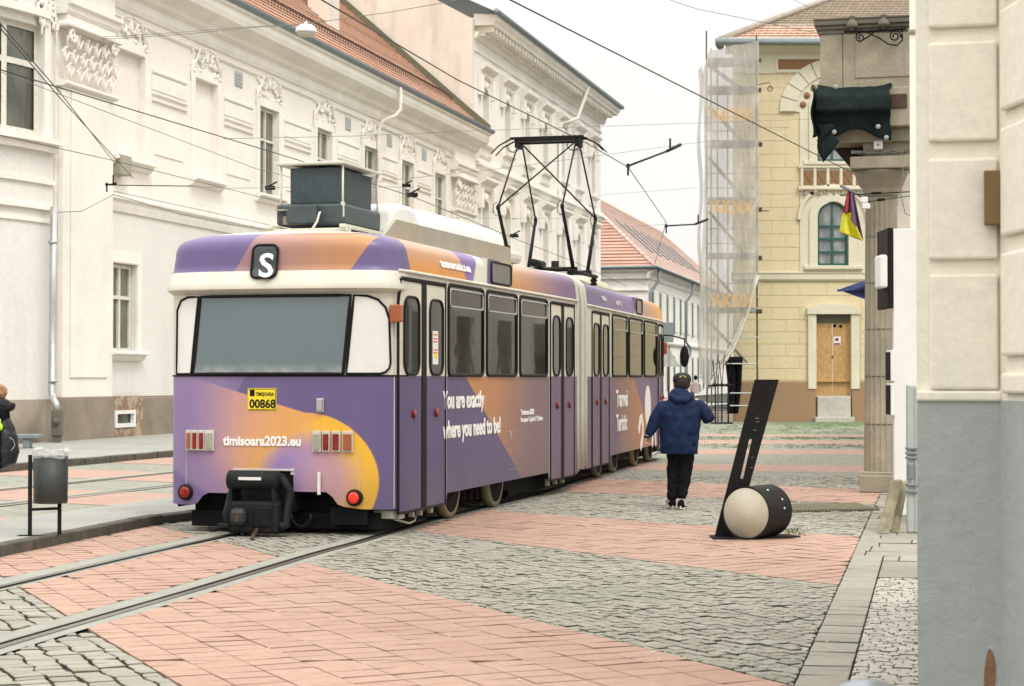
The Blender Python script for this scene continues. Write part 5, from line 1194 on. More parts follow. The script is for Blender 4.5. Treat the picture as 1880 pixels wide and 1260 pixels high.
# bench slab by the far wall
q = G(18, 823, .11); g = MB(); g.bbox(-1.2, .65, -.2, .2, .2, .3, .02); g.bbox(-1.0, -.85, -.15, .15, 0, .2, .02); g.bbox(.3, .45, -.15, .15, 0, .2, .02); o = g.build('low_bench', M['zinc']); o.location = q; o.rotation_euler = (0, 0, math.pi/2-AL-1.3); tag(o, 'low grey slab bench against the far wall behind the litter bin', 'bench')
# ================================================================ TRAM
HT = 1.467                                     # eye height in tram units (root is scaled by KT)
tr_ = thing('articulated_tram', 'purple and orange two-part articulated tram seen from behind, turning away on the street track', 'tram', (O1.x*KT, O1.y*KT, 0), math.pi/2-A1)
tr_.scale = (KT, KT, KT)
# local: x = forward, y = left, z up
Mr = Matrix(((d1.x, l1.x, 0, O1.x), (d1.y, l1.y, 0, O1.y), (0, 0, 1, 0), (0, 0, 0, 1)))
Mf = Matrix(((d2.x, l2.x, 0, O2.x), (d2.y, l2.y, 0, O2.y), (0, 0, 1, 0), (0, 0, 0, 1)))
MF = Mr.inverted() @ Mf                        # front-module frame in tram local coordinates
HWID = 1.165
# plan outline (arc length a from rear centre, positive to the right side)
hp = [(0, 0), (.004, .31), (.02, .57), (.05, .79), (.09, .93), (.15, 1.04), (.23, 1.11), (.34, 1.15), (.46, 1.165)]
def fine(p, n=6):
    v = [Vector(q) for q in p]; c = catmull(v, n); return c
half = fine(hp)
acc = [0]
for i in range(1, len(half)): acc.append(acc[-1]+(half[i]-half[i-1]).length)
AC = acc[-1]
def plan(a):                                   # -> (s, y) ; a<0 is the left side
    t = abs(a); sg = -1 if a > 0 else 1
    if t >= AC: return (.46+t-AC, sg*HWID)
    for i in range(1, len(acc)):
        if t <= acc[i]:
            f = (t-acc[i-1])/(acc[i]-acc[i-1]); p = half[i-1].lerp(half[i], f); return (p.x, sg*p.y)
def a_s(s): return AC + s - .46
def a_y(y):                                    # arc length for a lateral position on the rear face
    t = abs(y)
    for i in range(1, len(half)):
        if half[i].y >= t: f = (t-half[i-1].y)/(half[i].y-half[i-1].y); return (acc[i-1]+f*(acc[i]-acc[i-1]))*(-1 if y > 0 else 1)
    return AC*(-1 if y > 0 else 1)
RI = [(2.44, 0), (2.54, .006), (2.62, .018), (2.68, .022), (2.73, .04), (2.77, .075), (2.805, .15), (2.84, .33), (2.87, .62), (2.89, .95)]
def inset(z):
    if z <= RI[0][0]: return 0
    for (z0, i0), (z1, i1) in zip(RI, RI[1:]):
        if z <= z1: return i0+(i1-i0)*(z-z0)/(z1-z0)
    return RI[-1][1]
def vis(a, z):                                 # visor bulge at the end only
    t = max(0, min(1, (AC+.12-abs(a))/.55)); t = t*t*(3-2*t); 
    if z < 2.26 or z > 2.47: return 0
    k = min(1, (z-2.26)/.03) if z < 2.30 else 1 - max(0, (z-2.33)/.14)*.75
    return .085*t*k
def shell(a, z, off=0):
    s, y = plan(a); e = .01; s1, y1 = plan(a+e); s0, y0 = plan(a-e); d = Vector((s1-s0, y1-y0)).normalized(); n = Vector((-d.y, d.x))
    if n.dot(Vector((s-1.2, y))) < 0: n = -n
    i = inset(z); q = Vector((s, y)); 
    if abs(a) > AC+.6: q = Vector((s, y*(1-i/HWID)))
    else: q = Vector((s + .6*i*max(0, 1-s/1.0), y*(1-i/HWID)))
    q = q + n*(off + vis(a, z)); return Vector((q.x, q.y, z))
def zbot(a):
    y = plan(a)[1]
    if abs(a) > AC-.12: return .215 if a > 0 else .25
    for (y0, z0), (y1, z1) in zip(ZB, ZB[1:]):
        if y0 <= y <= y1: return z0+(z1-z0)*(y-y0)/(y1-y0)
    return .25
ZB = [(-1.3, .23), (-.845, .25), (-.705, .27), (-.645, .29), (-.595, .36), (-.535, .405), (-.217, .405), (-.215, .61), (.395, .61), (.397, .38), (.655, .38), (.715, .35), (.775, .28), (.835, .26), (1.3, .26)]
# ---- livery shader (design drawn in metres on the body itself)
def col_(*c): return lin(c)
PUR, PUR_SHADE, LAV, MAU, PEA, ORA, YEL, CRM = col_(104, 90, 134), col_(84, 72, 112), col_(140, 122, 162), col_(158, 124, 140), col_(214, 166, 134), col_(226, 160, 76), col_(236, 180, 58), (.62, .60, .51, 1)
def livery_rear():
    n = N('tram livery'); x, y, z = n.xyz(); u = n.lc((y, -184.0), 499.7); v = n.lc((z, -196.0), 694.0+196*HT)
    dist = n.m_('SQRT', n.m_('ADD', n.m_('POWER', n.lc(u, -562.0), 2.0), n.m_('POWER', n.lc(v, -882.0), 2.0)))
    inC = n.step(n.lc(124.0, (dist, -1)), 2.5)
    leftC = n.step(n.lc(568.0, (u, -1)), 30)
    below = n.step(n.lc(v, (u, -.305), -587.0), 2.5)                # below the slanting line from upper left
    inside = n.m_('MAXIMUM', inC, n.m_('MULTIPLY', n.step(n.lc(560.0, (u, -1)), 1.5), below))
    inside = n.m_('MULTIPLY', inside, n.m_('SUBTRACT', 1.0, n.step(n.lc(u, -692.0), 1.5)))
    base = n.mix(n.grad(u, 330, 560), n.mix(n.grad(v, 700, 900), LAV, LAV), PUR)
    base = n.mix(n.m_('MULTIPLY', n.step(n.lc(v, (u, 1.75), -1480.0), 3), n.m_('SUBTRACT', 1.0, n.grad(u, 440, 560))), base, PUR)
    # inside: warm beam left/top, mauve core, golden rim
    ang = n.lc(u, (v, .82)); 
    left_ = n.mix(n.grad(n.lc((u, .8), (v, .35)), 520, 720), col_(178, 140, 156), col_(224, 164, 92))
    left_ = n.mix(n.grad(n.lc((v, 1), (u, -.35)), 690, 790), left_, col_(170, 134, 178))
    cut_ = None
    core = n.mix(n.grad(dist, 52, 112), n.mix(n.grad(u, 500, 620), col_(150, 128, 186), col_(196, 152, 158)), YEL)
    left_ = n.mix(n.grad(n.lc((u, -1), (v, .1)), -395, -245), left_, col_(138, 118, 158))
    left_ = n.mix(n.step(n.lc((v, 1), (u, -.55), -700.0), 14), left_, col_(112, 94, 146))
    cut = n.step(n.lc((u, .58), (v, .814), -962.7), 12)                # soft diagonal from the coupler to the rim
    cut = n.m_('MULTIPLY', cut, n.grad(u, 440, 490)); ins = n.mix(n.m_('MULTIPLY', cut, n.step(n.lc(230.0, (dist, -1)), 2)), left_, core)
    rear = n.mix(inside, base, ins)
    # rear band above the visor
    b1 = n.step(n.lc(u, (v, .55), -703.0), 2); b2 = n.step(n.lc(u, (v, .62), -948.0), 2)
    bandc = n.mix(n.grad(u, 440, 680), col_(152, 118, 120), col_(184, 132, 86)); band = n.mix(b1, PUR, bandc); band = n.mix(b2, band, PUR)
    rear = n.mix(n.step(n.lc(z, -2.4), .01), rear, band)
    # side, lower: rear paint in darker tones, its shade put into the colour
    sl = n.step(n.lc((x, 1), (z, 1.98), -5.41), .02)
    sc_ = n.mix(n.grad(n.lc((x, 1), (z, -.5)), 2.2, 5.2), col_(184, 126, 78), col_(120, 94, 104)); side = n.mix(sl, PUR_SHADE, sc_)
    side = n.mix(n.m_('MULTIPLY', n.step(n.lc(x, -6.1), .02), .8), side, col_(98, 80, 112))
    # side, roof band
    e1 = n.step(n.lc((x, 1), (z, .35), -1.49), .02); e2 = n.step(n.lc((x, 1), (z, .9), -4.78), .02)
    rc_ = n.mix(n.grad(z, 2.5, 2.75), col_(206, 140, 66), col_(196, 152, 126)); roof = n.mix(e1, PUR, rc_); roof = n.mix(e2, roof, col_(122, 100, 158))
    roof = n.mix(n.m_('MULTIPLY', n.step(n.lc(x, (z, -1), -.28), .02), n.step(n.lc(3.34, (x, -1)), .01)), roof, CRM)
    roof = n.mix(n.step(n.lc(x, -3.33), .01), roof, n.mix(n.step(n.lc(x, -3.85), .02), PUR, n.mix(n.grad(x, 4.2, 7.4), n.mix(n.grad(z, 2.5, 2.75), col_(190, 132, 70), col_(204, 160, 128)), col_(112, 86, 128))))
    side = n.mix(n.step(n.lc(z, -2.4), .01), side, roof)
    onside = n.m_('MAXIMUM', n.step(n.lc(x, -.25), .01), n.step(n.lc((y, 1), -1.2), .01))
    c = n.mix(onside, rear, side)
    zb = n.m_('MULTIPLY', n.step(n.lc(z, -1.485), .006), n.step(n.lc(2.47, (z, -1)), .006))
    c = n.mix(zb, c, CRM); c = n.mix(n.step(n.lc(z, -2.835), .008), c, CRM)
    return livery_fin(n, c, x, z)
def livery_fin(n, c, x, z):
    d1_ = n.noise(3.0, 6, .7, stretch=(1, 1, .3)); d2_ = n.noise(40, 3, .6)
    dirt = n.m_('MULTIPLY', n.m_('SUBTRACT', 1.0, n.grad(z, .2, .75)), n.ramp(d1_, [(.35, 0), (.65, .5)]))
    c = n.mix(dirt, c, (.12, .11, .09, 1)); c = n.mix(.4, c, n.ramp(d1_, [(.3, .74), (.7, 1.06)]), 'MULTIPLY')
    n.bump(n.noise(1.6, 2), .06, .02); n.fin(c, n.ramp(d2_, [(.3, .30), (.7, .42)])); n.b.inputs['Specular IOR Level'].default_value = .4; return n.m
def livery_front():
    n = N('tram livery front'); x, y, z = n.xyz()       # coordinates are tram-local; approximate the front-module axis
    x = n.lc((x, 1), -9.35)
    side = n.mix(n.step(n.lc((x, 1), (z, 1.75), -5.62), .02), col_(98, 78, 112), n.mix(n.grad(x, 2.0, 6.5), col_(128, 92, 92), col_(98, 80, 122)))
    side = n.mix(n.m_('MULTIPLY', n.step(n.lc((x, 1), (z, 1.95), -6.95), .02), n.m_('SUBTRACT', 1.0, n.step(n.lc((x, .8), (z, 1.4), -6.7), .02))), side, col_(110, 88, 128))
    side = n.mix(n.m_('MULTIPLY', n.step(n.lc(6.95, (x, -1), (z, -1.95)), .03), n.step(n.lc((x, 1), (z, .9), -3.1), .03)), side, n.mix(n.grad(x, 1.5, 5.5), col_(112, 84, 100), col_(176, 120, 78)))
    roof = n.mix(n.step(n.lc((x, 1), (z, .1), -5.3), .02), n.mix(n.grad(x, 0, 4.2), PUR, col_(126, 104, 146)), n.mix(n.grad(x, 5.2, 7.6), col_(176, 140, 134), ORA))
    roof = n.mix(n.step(n.lc(x, -7.75), .02), roof, PUR)
    roof = n.mix(n.m_('MULTIPLY', n.step(n.lc(x, (z, -1.0), -1.75), .02), n.step(n.lc(4.62, (x, -1)), .01)), roof, CRM)
    side = n.mix(n.step(n.lc(z, -2.4), .01), side, roof)
    zb = n.m_('MULTIPLY', n.step(n.lc(z, -1.485), .006), n.step(n.lc(2.47, (z, -1)), .006))
    c = n.mix(zb, side, CRM); c = n.mix(n.step(n.lc(z, -2.835), .008), c, CRM)
    return livery_fin(n, c, x, z)
M['liv'] = livery_rear(); M['livf'] = livery_front()
ZL = [1.475, 1.487, 1.51, 1.7, 1.95, 2.2, 2.255, 2.27, 2.30, 2.33, 2.37, 2.395, 2.43, 2.47, 2.5, 2.54, 2.58, 2.62, 2.66, 2.70, 2.74, 2.78, 2.82, 2.85, 2.87, 2.885, 2.89]
# arc samples: dense around the end
aa = set()
k = -AC-.1
while k <= AC+.1: aa.add(round(k, 4)); k += .045
for y0, z0 in ZB:
    if abs(y0) < 1.1: aa.add(round(a_y(y0), 4))
SL = 7.72
aa |= {round(sg*a_s(s), 4) for s in (.6, 1.0, 1.5, 2, 2.5, 3, 3.5, 4, 4.5, 5, 5.5, 6, 6.5, 7, 7.4, SL) for sg in (-1, 1)}
WR = [(1.83, 3.13), (3.27, 4.55), (4.70, 6.02)]
for a_, b_ in WR:
    for q in (a_+.02, b_-.02): aa |= {round(a_s(q), 4), round(-a_s(q), 4)}
aa = sorted(aa)
def body_shell(mb, amap, zb_of, pt):
    cols = []
    for a in aa:
        zb = zb_of(a); zs = [zb, zb+(1.475-zb)*.33, zb+(1.475-zb)*.66] + ZL; cols.append([pt(a, z) for z in zs])
    n = len(cols[0]); vs = [p for c in cols for p in c]
    def open_(i, j):
        am = (aa[i]+aa[i+1])/2; zm = (cols[i][j].z+cols[i][j+1].z)/2; s = plan(am)[0]
        return abs(am) > AC and 1.5 < zm < 2.40 and any(p < s < q for p, q in WR)
    fs = [(i*n+j, (i+1)*n+j, (i+1)*n+j+1, i*n+j+1) for i in range(len(cols)-1) for j in range(n-1) if not open_(i, j)]
    mb.add(vs, fs, True)
    top = [i*n+n-1 for i in range(len(cols))]; mb.add([vs[i] for i in top], [list(range(len(top)))], False)
def zside(s): return .21 if (s < 1.80 or s > 6.12) else .30
g = MB(); 
aa2 = [a for a in aa]
for s in (1.795, 1.805, 6.115, 6.125):
    for sg in (-1, 1): aa.append(sg*a_s(s))
aa = sorted(aa)
body_shell(g, None, lambda a: zbot(a) if abs(a) < AC else zside(plan(a)[0]), lambda a, z: shell(a, z))
g.add([shell(sg*a_s(SL), z) for sg in (1, -1) for z in (.21, 2.6)], [(0, 1, 3, 2)])
body = sharp(g.build('rear_car_body', M['liv'], tr_, recalc=True), 38)
# drip rail, sill line, underframe
def path_on(a0, a1, z, off, n=40, zf=None): return [shell(a0+(a1-a0)*i/n, z if zf is None else zf(i/n), off) for i in range(n+1)]
g = MB(); g.tube(path_on(a_s(.3), a_s(SL), 2.475, .012, 30), .017, 6); g.tube(path_on(-a_s(.3), -a_s(SL), 2.475, .012, 30), .017, 6); g.build('drip_rail', M['cream'], tr_)
g = MB(); g.tube(path_on(-AC-.1, AC+.05, 1.487, .004, 60), .008, 6); g.build('sill_strip', M['black'], tr_)
g = MB(); 
for z in (2.35,): g.tube(path_on(-AC*.2, AC*.6, 2.455, .03, 10), .004, 4)
# seams
sm = MB()
for s in (.245, 1.775, 6.16, 7.56):
    sm.tube([shell(a_s(s), z, .001) for z in ([.25, 1.0, 1.7, 2.45])], .006, 4)
for y in (-.845, .905): sm.tube([shell(a_y(y), z, .0005) for z in (.42, .6, .8)], .003, 4)
for i in range(3):
    for j in range(3): sm.ball(shell(a_s(4.3+.17*i), .42+.22*j, .0), .008, 6, 3)
sm.build('panel_seam', M['offw'], tr_)
g = MB(); g.box(.5, 1.7, -1.0, 1.0, .18, .34); g.box(.35, 1.75, -1.02, 1.02, .30, .55); g.box(1.75, 6.1, -.8, .8, .34, .55); g.box(6.1, 7.6, -1.02, 1.02, .30, .55); g.box(1.8, 6.0, -.80, .8, .5, .62); g.box(4.3, 5.9, -.98, -.6, .16, .5)
g.box(.28, .45, -.7, .9, .2, .6); g.box(.1, .5, -.9, -.55, .10, .26); g.box(.2, 1.6, -.98, .9, .05, .2); g.box(1.6, 5.0, -.7, .7, .06, .3); g.box(5.0, 7.6, -.95, .9, .07, .3); g.build('underframe', M['dark'], tr_)  # lowest dark boxes are added, standing in for shadow under the car
g = MB(); g.bbox(.30, .42, -1.09, -.72, .145, .225, .01); g.bbox(.45, .60, -1.115, -.95, .13, .2, .01); g.build('corner_step', M['offw'], tr_)
g = MB(); g.tube([(.6, -1.0, .12), (.9, -1.06, .06), (1.1, -1.05, .07), (1.25, -1.03, .19)], .01, 5); g.tube([(.35, -1.0, .18), (.8, -1.08, .17)], .008, 4)
g.build('door_linkage', M['offw'], tr_)
for s in (.9, 1.15, 1.5, 6.4, 6.8, 7.2): g = MB(); g.bbox(s, s+.05, -1.10, -1.05, .12, .21, .005); g.build('door_bracket', M['offw'], tr_)
I4 = Matrix.Identity(4)
# ---- shaped patches on the shell
def rr_outline(a0, a1, z0, z1, r, n=5):
    r = min(r, abs(a1-a0)/2.05, (z1-z0)/2.05); pts = []
    for cx_, cz_, st in ((a1-r, z1-r, 0), (a0+r, z1-r, 90), (a0+r, z0+r, 180), (a1-r, z0+r, 270)):
        for k in range(n+1): t = R(st+90*k/n); pts.append((cx_+r*math.cos(t), cz_+r*math.sin(t)))
    return pts
def patch(mb, pts, off, pt=shell, nrow=7):
    """fill a convex outline with rows that follow the shell"""
    zs = sorted({round(p[1], 4) for p in pts}); z0, z1 = zs[0], zs[-1]
    zz = sorted(set(zs) | {z0+(z1-z0)*i/nrow for i in range(nrow+1)})
    def span(z):
        xs = []
        for (a, b), (c, d) in zip(pts, pts[1:]+pts[:1]):
            if min(b, d)-1e-9 <= z <= max(b, d)+1e-9:
                if abs(d-b) < 1e-9: xs += [a, c]
                else: xs.append(a+(c-a)*(z-b)/(d-b))
        return min(xs), max(xs)
    nc = max(2, int((max(p[0] for p in pts)-min(p[0] for p in pts))/.09)); rows = []
    for z in zz:
        l, r = span(z); rows.append([pt(l+(r-l)*i/nc, z, off) for i in range(nc+1)])
    vs = [p for r in rows for p in r]; mb.add(vs, [(j*(nc+1)+i, j*(nc+1)+i+1, (j+1)*(nc+1)+i+1, (j+1)*(nc+1)+i) for j in range(len(zz)-1) for i in range(nc)], True)
def rim(mb, pts, off, r, pt=shell, n=6):
    q = []
    for (a, b), (c, d) in zip(pts, pts[1:]+pts[:1]):
        k = max(1, int(math.hypot(c-a, d-b)/.12)); q += [(a+(c-a)*i/k, b+(d-b)*i/k) for i in range(k)]
    q.append(q[0]); q.append(q[1]); mb.tube([pt(a, z, off) for a, z in q], r, n, False)
tg = N('tram glass'); a_ = tg.noise(1.1, 3, .5, stretch=(1, 1, .4)); tg.fin(tg.mix(a_, (.008, .009, .009, 1), (.028, .032, .03, 1)), .04, 0, .5); tg.b.inputs['IOR'].default_value = 1.42; M['tglass'] = tg.m
rw_ = N('sky toned rear glass'); rn = rw_.noise(.9, 3, .5); rx_, ry_, rz_ = rw_.xyz(); dz_ = rw_.m_('MULTIPLY', rw_.m_('SUBTRACT', 1.0, rw_.grad(rz_, 1.5, 1.62)), rw_.ramp(rw_.noise(7, 5), [(.35, .15), (.65, .75)])); rw_.fin(rw_.mix(dz_, rw_.mix(rn, (.11, .155, .17, 1), (.16, .20, .215, 1)), (.42, .43, .40, 1)), rw_.ramp(rn, [(.4, .05), (.6, .16)]), 0, .6); M['rglass'] = rw_.m  # blue-grey base colour paints in the reflected sky; lower band is dirt
sg_m = N('saloon glass'); lw = sg_m.new('ShaderNodeFresnel'); lw.inputs['IOR'].default_value = 1.55
tr0 = sg_m.new('ShaderNodeBsdfTransparent'); tr0.inputs['Color'].default_value = (.36, .39, .37, 1); gl0 = sg_m.new('ShaderNodeBsdfGlossy'); gl0.inputs['Roughness'].default_value = .03; gl0.inputs['Color'].default_value = (.9, .9, .88, 1)
bmp = sg_m.new('ShaderNodeBump'); bmp.inputs['Strength'].default_value = .08; bmp.inputs['Distance'].default_value = .02; sg_m.put(bmp.inputs['Height'], sg_m.noise(1.5, 2)); sg_m.put(gl0.inputs['Normal'], bmp.outputs[0])
ms0 = sg_m.new('ShaderNodeMixShader'); sg_m.put(ms0.inputs[0], lw.outputs[0]); sg_m.t.links.new(tr0.outputs[0], ms0.inputs[1]); sg_m.t.links.new(gl0.outputs[0], ms0.inputs[2]); sg_m.t.links.new(ms0.outputs[0], sg_m.o.inputs[0]); M['sglass'] = sg_m.m
# rear window and blanked corner panels
aL, aR_, aLb, aRb = a_y(.735), a_y(-.765), a_y(.815), a_y(-.695)
z0r, z1r = 1.505, 2.235
rwp = [(aRb, z0r), (aR_, z1r), (aL, z1r), (aLb, z0r)]
g = MB(); patch(g, rwp, .012); rwn = g.build('rear_window', M['rglass'], tr_)
g = MB(); rim(g, rwp, .012, .016); g.build('window_gasket', M['rubber'], rwn)
def mirror_(p): return [(-a, z) for a, z in p]
acr = a_s(.19)
rc = [(aRb+.03, z0r)] + [(acr-.10, z0r), (acr-.05, z0r+.015), (acr-.01, z0r+.05), (acr+.005, z0r+.1), (acr-.01, z1r-.22), (acr-.05, z1r-.11), (acr-.12, z1r-.04), (acr-.22, z1r-.005), (aR_+.03, z1r)]
acl = -a_s(.10)
lc_ = [(aLb-.03, z0r), (aL-.03, z1r), (acl+.16, z1r-.0), (acl+.07, z1r-.03), (acl+.01, z1r-.12), (acl, z0r)]
for p in (rc, lc_):
    g = MB(); patch(g, p, .006); cpn = g.build('corner_panel', M['white'], tr_)
    g = MB(); rim(g, p, .008, .012); g.build('panel_gasket', M['rubber'], cpn)
# roll sign with S
sg0 = rr_outline(a_y(.195), a_y(-.06), 2.405, 2.715, .06); sg0 = [(min(max(a, a_y(.195)), a_y(-.06)), z) for a, z in sg0]
g = MB(); patch(g, sg0, .022, nrow=10); rs = g.build('route_sign', M['slate'], tr_)
g = MB(); rim(g, sg0, .02, .013); g.build('sign_frame', M['rubber'], rs)
p0s = shell(a_y(.155), 2.435, .05); tilt = Vector((.17, 0, 1)).normalized()
text('S', .315, 'route_letter', simple('lettering white', (.86, .86, .82, 1), .5), rs, basis((p0s.x-.030, .098, 2.412), (0, -1, 0), tilt), .003, .006, fit=.15)
M['let'] = simple('vinyl white', (.84, .83, .80, 1), .45, var=.04)
uy0 = (499.7-409)/184; vz0 = HT+(694-818)/196
def rear_text(s, u, v, size, mat, bold, nm, parent=None, fit=None):
    y = (499.7-u)/184; z = HT+(694-v)/196; return text(s, size, nm, mat, parent or tr_, basis((shell(a_y(y), z, .0).x-.0065, y, z), (0, -1, 0), (0, 0, 1)), .002, bold, fit=fit)
t_ = rear_text('timisoara2023.eu', 409, 818, .122, M['let'], .005, 'web_lettering', fit=.785)
x0_ = shell(a_y(uy0), vz0, 0).x - .0065
for v in t_.data.vertices: v.co.x = shell(a_y(v.co.y), v.co.z, 0).x - .007 + (v.co.x-x0_)
# licence plate
uy = lambda u: (499.7-u)/184; vz = lambda v: HT+(694-v)/196
def on(mb, u0, u1, v0, v1, o0, o1, b=.004): x = shell(a_y(uy((u0+u1)/2)), vz((v0+v1)/2)).x; mb.bbox(x-o1, x-o0, uy(u1), uy(u0), vz(v1), vz(v0), b); return x
g = MB(); on(g, 455, 508, 713, 754, 0, .006); pl = g.build('number_plate', M['plate'], tr_)
g = MB(); x = on(g, 456, 507, 714, 715.2, .006, .0075, .0005); on(g, 456, 507, 751.8, 753, .006, .0075, .0005); on(g, 456, 457, 714, 753, .006, .0075, .0005); on(g, 506, 507, 714, 753, .006, .0075, .0005); on(g, 459, 468, 716, 728, .006, .0075, .001); g.build('plate_border', M['black'], pl)
text('TIMIȘOARA', .046, 'plate_lettering', M['black'], pl, basis((x-.0075, uy(470), vz(727)), (0, -1, 0), (0, 0, 1)), .001, .001, fit=.185)
text('00868', .112, 'plate_lettering', M['black'], pl, basis((x-.0075, uy(458.5), vz(749)), (0, -1, 0), (0, 0, 1)), .001, .003, fit=.262)
# tail light clusters
for us, cols in (((335, 346, 347.5, 359, 361, 373, 375, 391), ('amber', 'red', 'red', 'clear')), ((575, 590, 592, 606, 609, 624, 627, 646), ('clear', 'red', 'red', 'amber'))):
    g = MB(); 
    for i in range(0, 8, 2): on(g, us[i], us[i+1], 791, 829, 0, .028, .004)
    tl = g.build('tail_light_cluster', M['offw'], tr_)
    for i in range(4): 
        g = MB(); on(g, us[2*i]+2, us[2*i+1]-2, 796, 826, .026, .04, .006); g.build('lens', M[cols[i]], tl)
for u, v, mt in ((334, 907, 'red'), (648, 912, 'redh')):
    y, z = uy(u), vz(v); x = shell(a_y(y), z).x; g = MB(); g.lathe([(.075, .02), (.078, -.03), (.066, -.05), (.055, -.045)], (x, y, z), 24, 'x'); rl2 = g.build('round_tail_light', M['rubber'], tr_)
    g = MB(); g.lathe([(.058, -.046), (.05, -.056), (.03, -.06)], (x, y, z), 22, 'x'); g.build('lens', M[mt], rl2)
g = MB(); on(g, 581, 595, 731, 757, 0, .02, .006); on(g, 583, 593, 733, 754, .02, .035, .006); g.build('door_release_box', M['zincl'], tr_)
g = MB(); on(g, 584, 589.5, 866, 907, .01, .03, .003); g.build('white_marker', M['white'], tr_)
# coupler
cp = MB(); cy = uy(485)
cp.box(.02, .4, uy(541), uy(427), .22, .60); cpo = cp.build('coupler', M['dark'], tr_)
g = MB(); g.bbox(.0, .04, uy(541), uy(534), .56, .62, .004); g.bbox(-.01, .03, uy(540), uy(428), .596, .614, .004); g.build('coupler_frame_edge', M['offw'], cpo)
uy_ = uy; uy = lambda u: uy_(485+(u-485)*.86)
g = MB(); xh = -.30
g.bbox(xh, xh+.16, uy(541), uy(432), .03, .33, .03); g.lathe([(.045, -.25), (.09, -.24), (.09, .24), (.045, .25)], (xh+.06, cy, .52), 20, 'y')
g.bbox(xh-.0, xh+.25, uy(443), uy(436), .05, .58, .012); g.bbox(xh, xh+.25, uy(534), uy(527), .05, .58, .012)
g.tube([(xh+.1, uy(538), .55), (xh+.15, uy(553), .42), (xh+.12, uy(547), .1), (xh+.02, uy(545), -.0+.1)], .045, 8)
g.tube([(xh+.1, uy(432), .4), (xh+.02, uy(428), .2), (xh+.02, uy(436), .05)], .03, 8); g.bbox(xh-.02, xh+.3, uy(440), uy(414), .075, .12, .01)
g.build('coupler_head', blk('cast iron', (.014, .015, .016, 1), .6, .4, 14), cpo)
g = MB(); g.bbox(xh-.10, xh-.0, uy(479), uy(446), .11, .27, .05); g.build('coupler_horn', simple('worn cast iron', (.04, .042, .045, 1), .45, .4, sc=16, bump=.4), cpo)
g = MB(); g.bbox(xh-.012, xh+.02, uy(526), uy(486), .09, .28, .04); g.build('coupler_cup', M['rubber'], cpo)
g = MB(); g.box(xh-.032, xh-.028, uy(508), uy(460), .525, .553); g.build('white_stripe', M['white'], cpo)
g = MB(); g.bbox(xh-.13, xh-.09, uy(469), uy(462), .14, .2, .006); g.tube([(xh+.1, uy(494), .10), (xh-.15, uy(503), .03), (xh-.35, uy(518), -.01+.02)], .017, 7); g.build('coupler_pin', M['rust'], cpo)
g = MB()
for o_, r_ in ((0, .09), (.05, .07)): g.tube([(xh+.12+.02*o_, uy(455+o_*200)+r_*1.1*math.cos(t), .07+r_*math.sin(t)+.02) for t in [math.pi*k/10-math.pi for k in range(11)]], .012, 6)
g.tube([(xh+.3, uy(565)+.1*math.cos(t), .2+.12*math.sin(t)) for t in [math.pi*k/8-math.pi for k in range(9)]], .014, 6); g.build('air_hose', M['rubber'], cpo)
uy = uy_
# ---- side windows and doors: shared builders
def side_window(s0, s1, z0, z1, pt, body_mat='tglass', split=.76, vent=True):
    o = rr_outline(s0, s1, z0, z1, .07); g = MB(); patch(g, o, .006, pt); w_ = g.build('window', M[body_mat], tr_)
    g = MB(); rim(g, o, .009, .018, pt); g.build('rubber_gasket', M['rubber'], w_)
    if vent:
        zz = z0+(z1-z0)*split; g = MB(); i = rr_outline(s0+.035, s1-.035, zz, z1-.045, .04); rim(g, i, .016, .009, pt, 5); g.build('vent_frame', M['zincl'], w_)
    return w_
def door(s0, s1, zb, zt, pt, fold=True, sides=2, name='folding_door'):
    """two leaves, each with its tall rounded window; dark rubber edges"""
    mid = (s0+s1)/2
    for k, (a, b) in enumerate(((s0, mid-.07), (mid+.07, s1))):
        g = MB(); o = [(a+.02, zb), (b-.02, zb), (b-.02, 1.487), (a+.02, 1.487)]; patch(g, o, .007, pt); 
        g.cur = 1; o = [(b-.02, 1.4871), (b-.02, zt-.03), (a+.02, zt-.03), (a+.02, 1.4871)]; patch(g, [(a+.02, 1.488), (b-.02, 1.488), (b-.02, zt-.03), (a+.02, zt-.03)], .007, pt)
        d_ = g.build(name, [M['liv'] if pt is ptR else M['livf'], M['cream']], tr_)
        o = rr_outline(a+.10, b-.10, 1.50, zt-.16, .12); g = MB(); patch(g, o, .012, pt, 10); wn = g.build('door_window', M['tglass'], d_); g = MB(); rim(g, o, .013, .014, pt); g.build('rubber_gasket', M['rubber'], wn)
        g = MB(); c = pt((a+b)/2 + (.0 if k else .06), 1.12, .012); t = pt((a+b)/2 + (.0 if k else .06), 1.12, .03); g.tube([c, t], .042, 12); g.build('door_button', M['red'], d_)
    g = MB(); patch(g, [(mid-.07, zb-.03), (mid+.07, zb-.03), (mid+.07, zt), (mid-.07, zt)], .011, pt)
    rim(g, [(s0-.005, zb), (s1+.005, zb), (s1+.005, zt), (s0-.005, zt)], .003, .014, pt, 5)
    patch(g, [(s0-.01, zt), (s1+.01, zt), (s1+.01, zt+.025), (s0-.01, zt+.025)], .02, pt, 1)
    g.build('door_edge_rubber', M['rubber'], tr_)
def ptR(s, z, off=0): return shell(a_s(s), z, off)
Z0, Z1 = 1.495, 2.415
def ptL(s, z, off=0): return shell(-a_s(s), z, off)
for a, b in WR: side_window(a, b, Z0, Z1, ptR, 'sglass'); side_window(a, b, Z0, Z1, ptL, 'sglass')
door(.30, 1.73, .20, 2.395, ptR); door(6.21, 7.50, .20, 2.395, ptR)
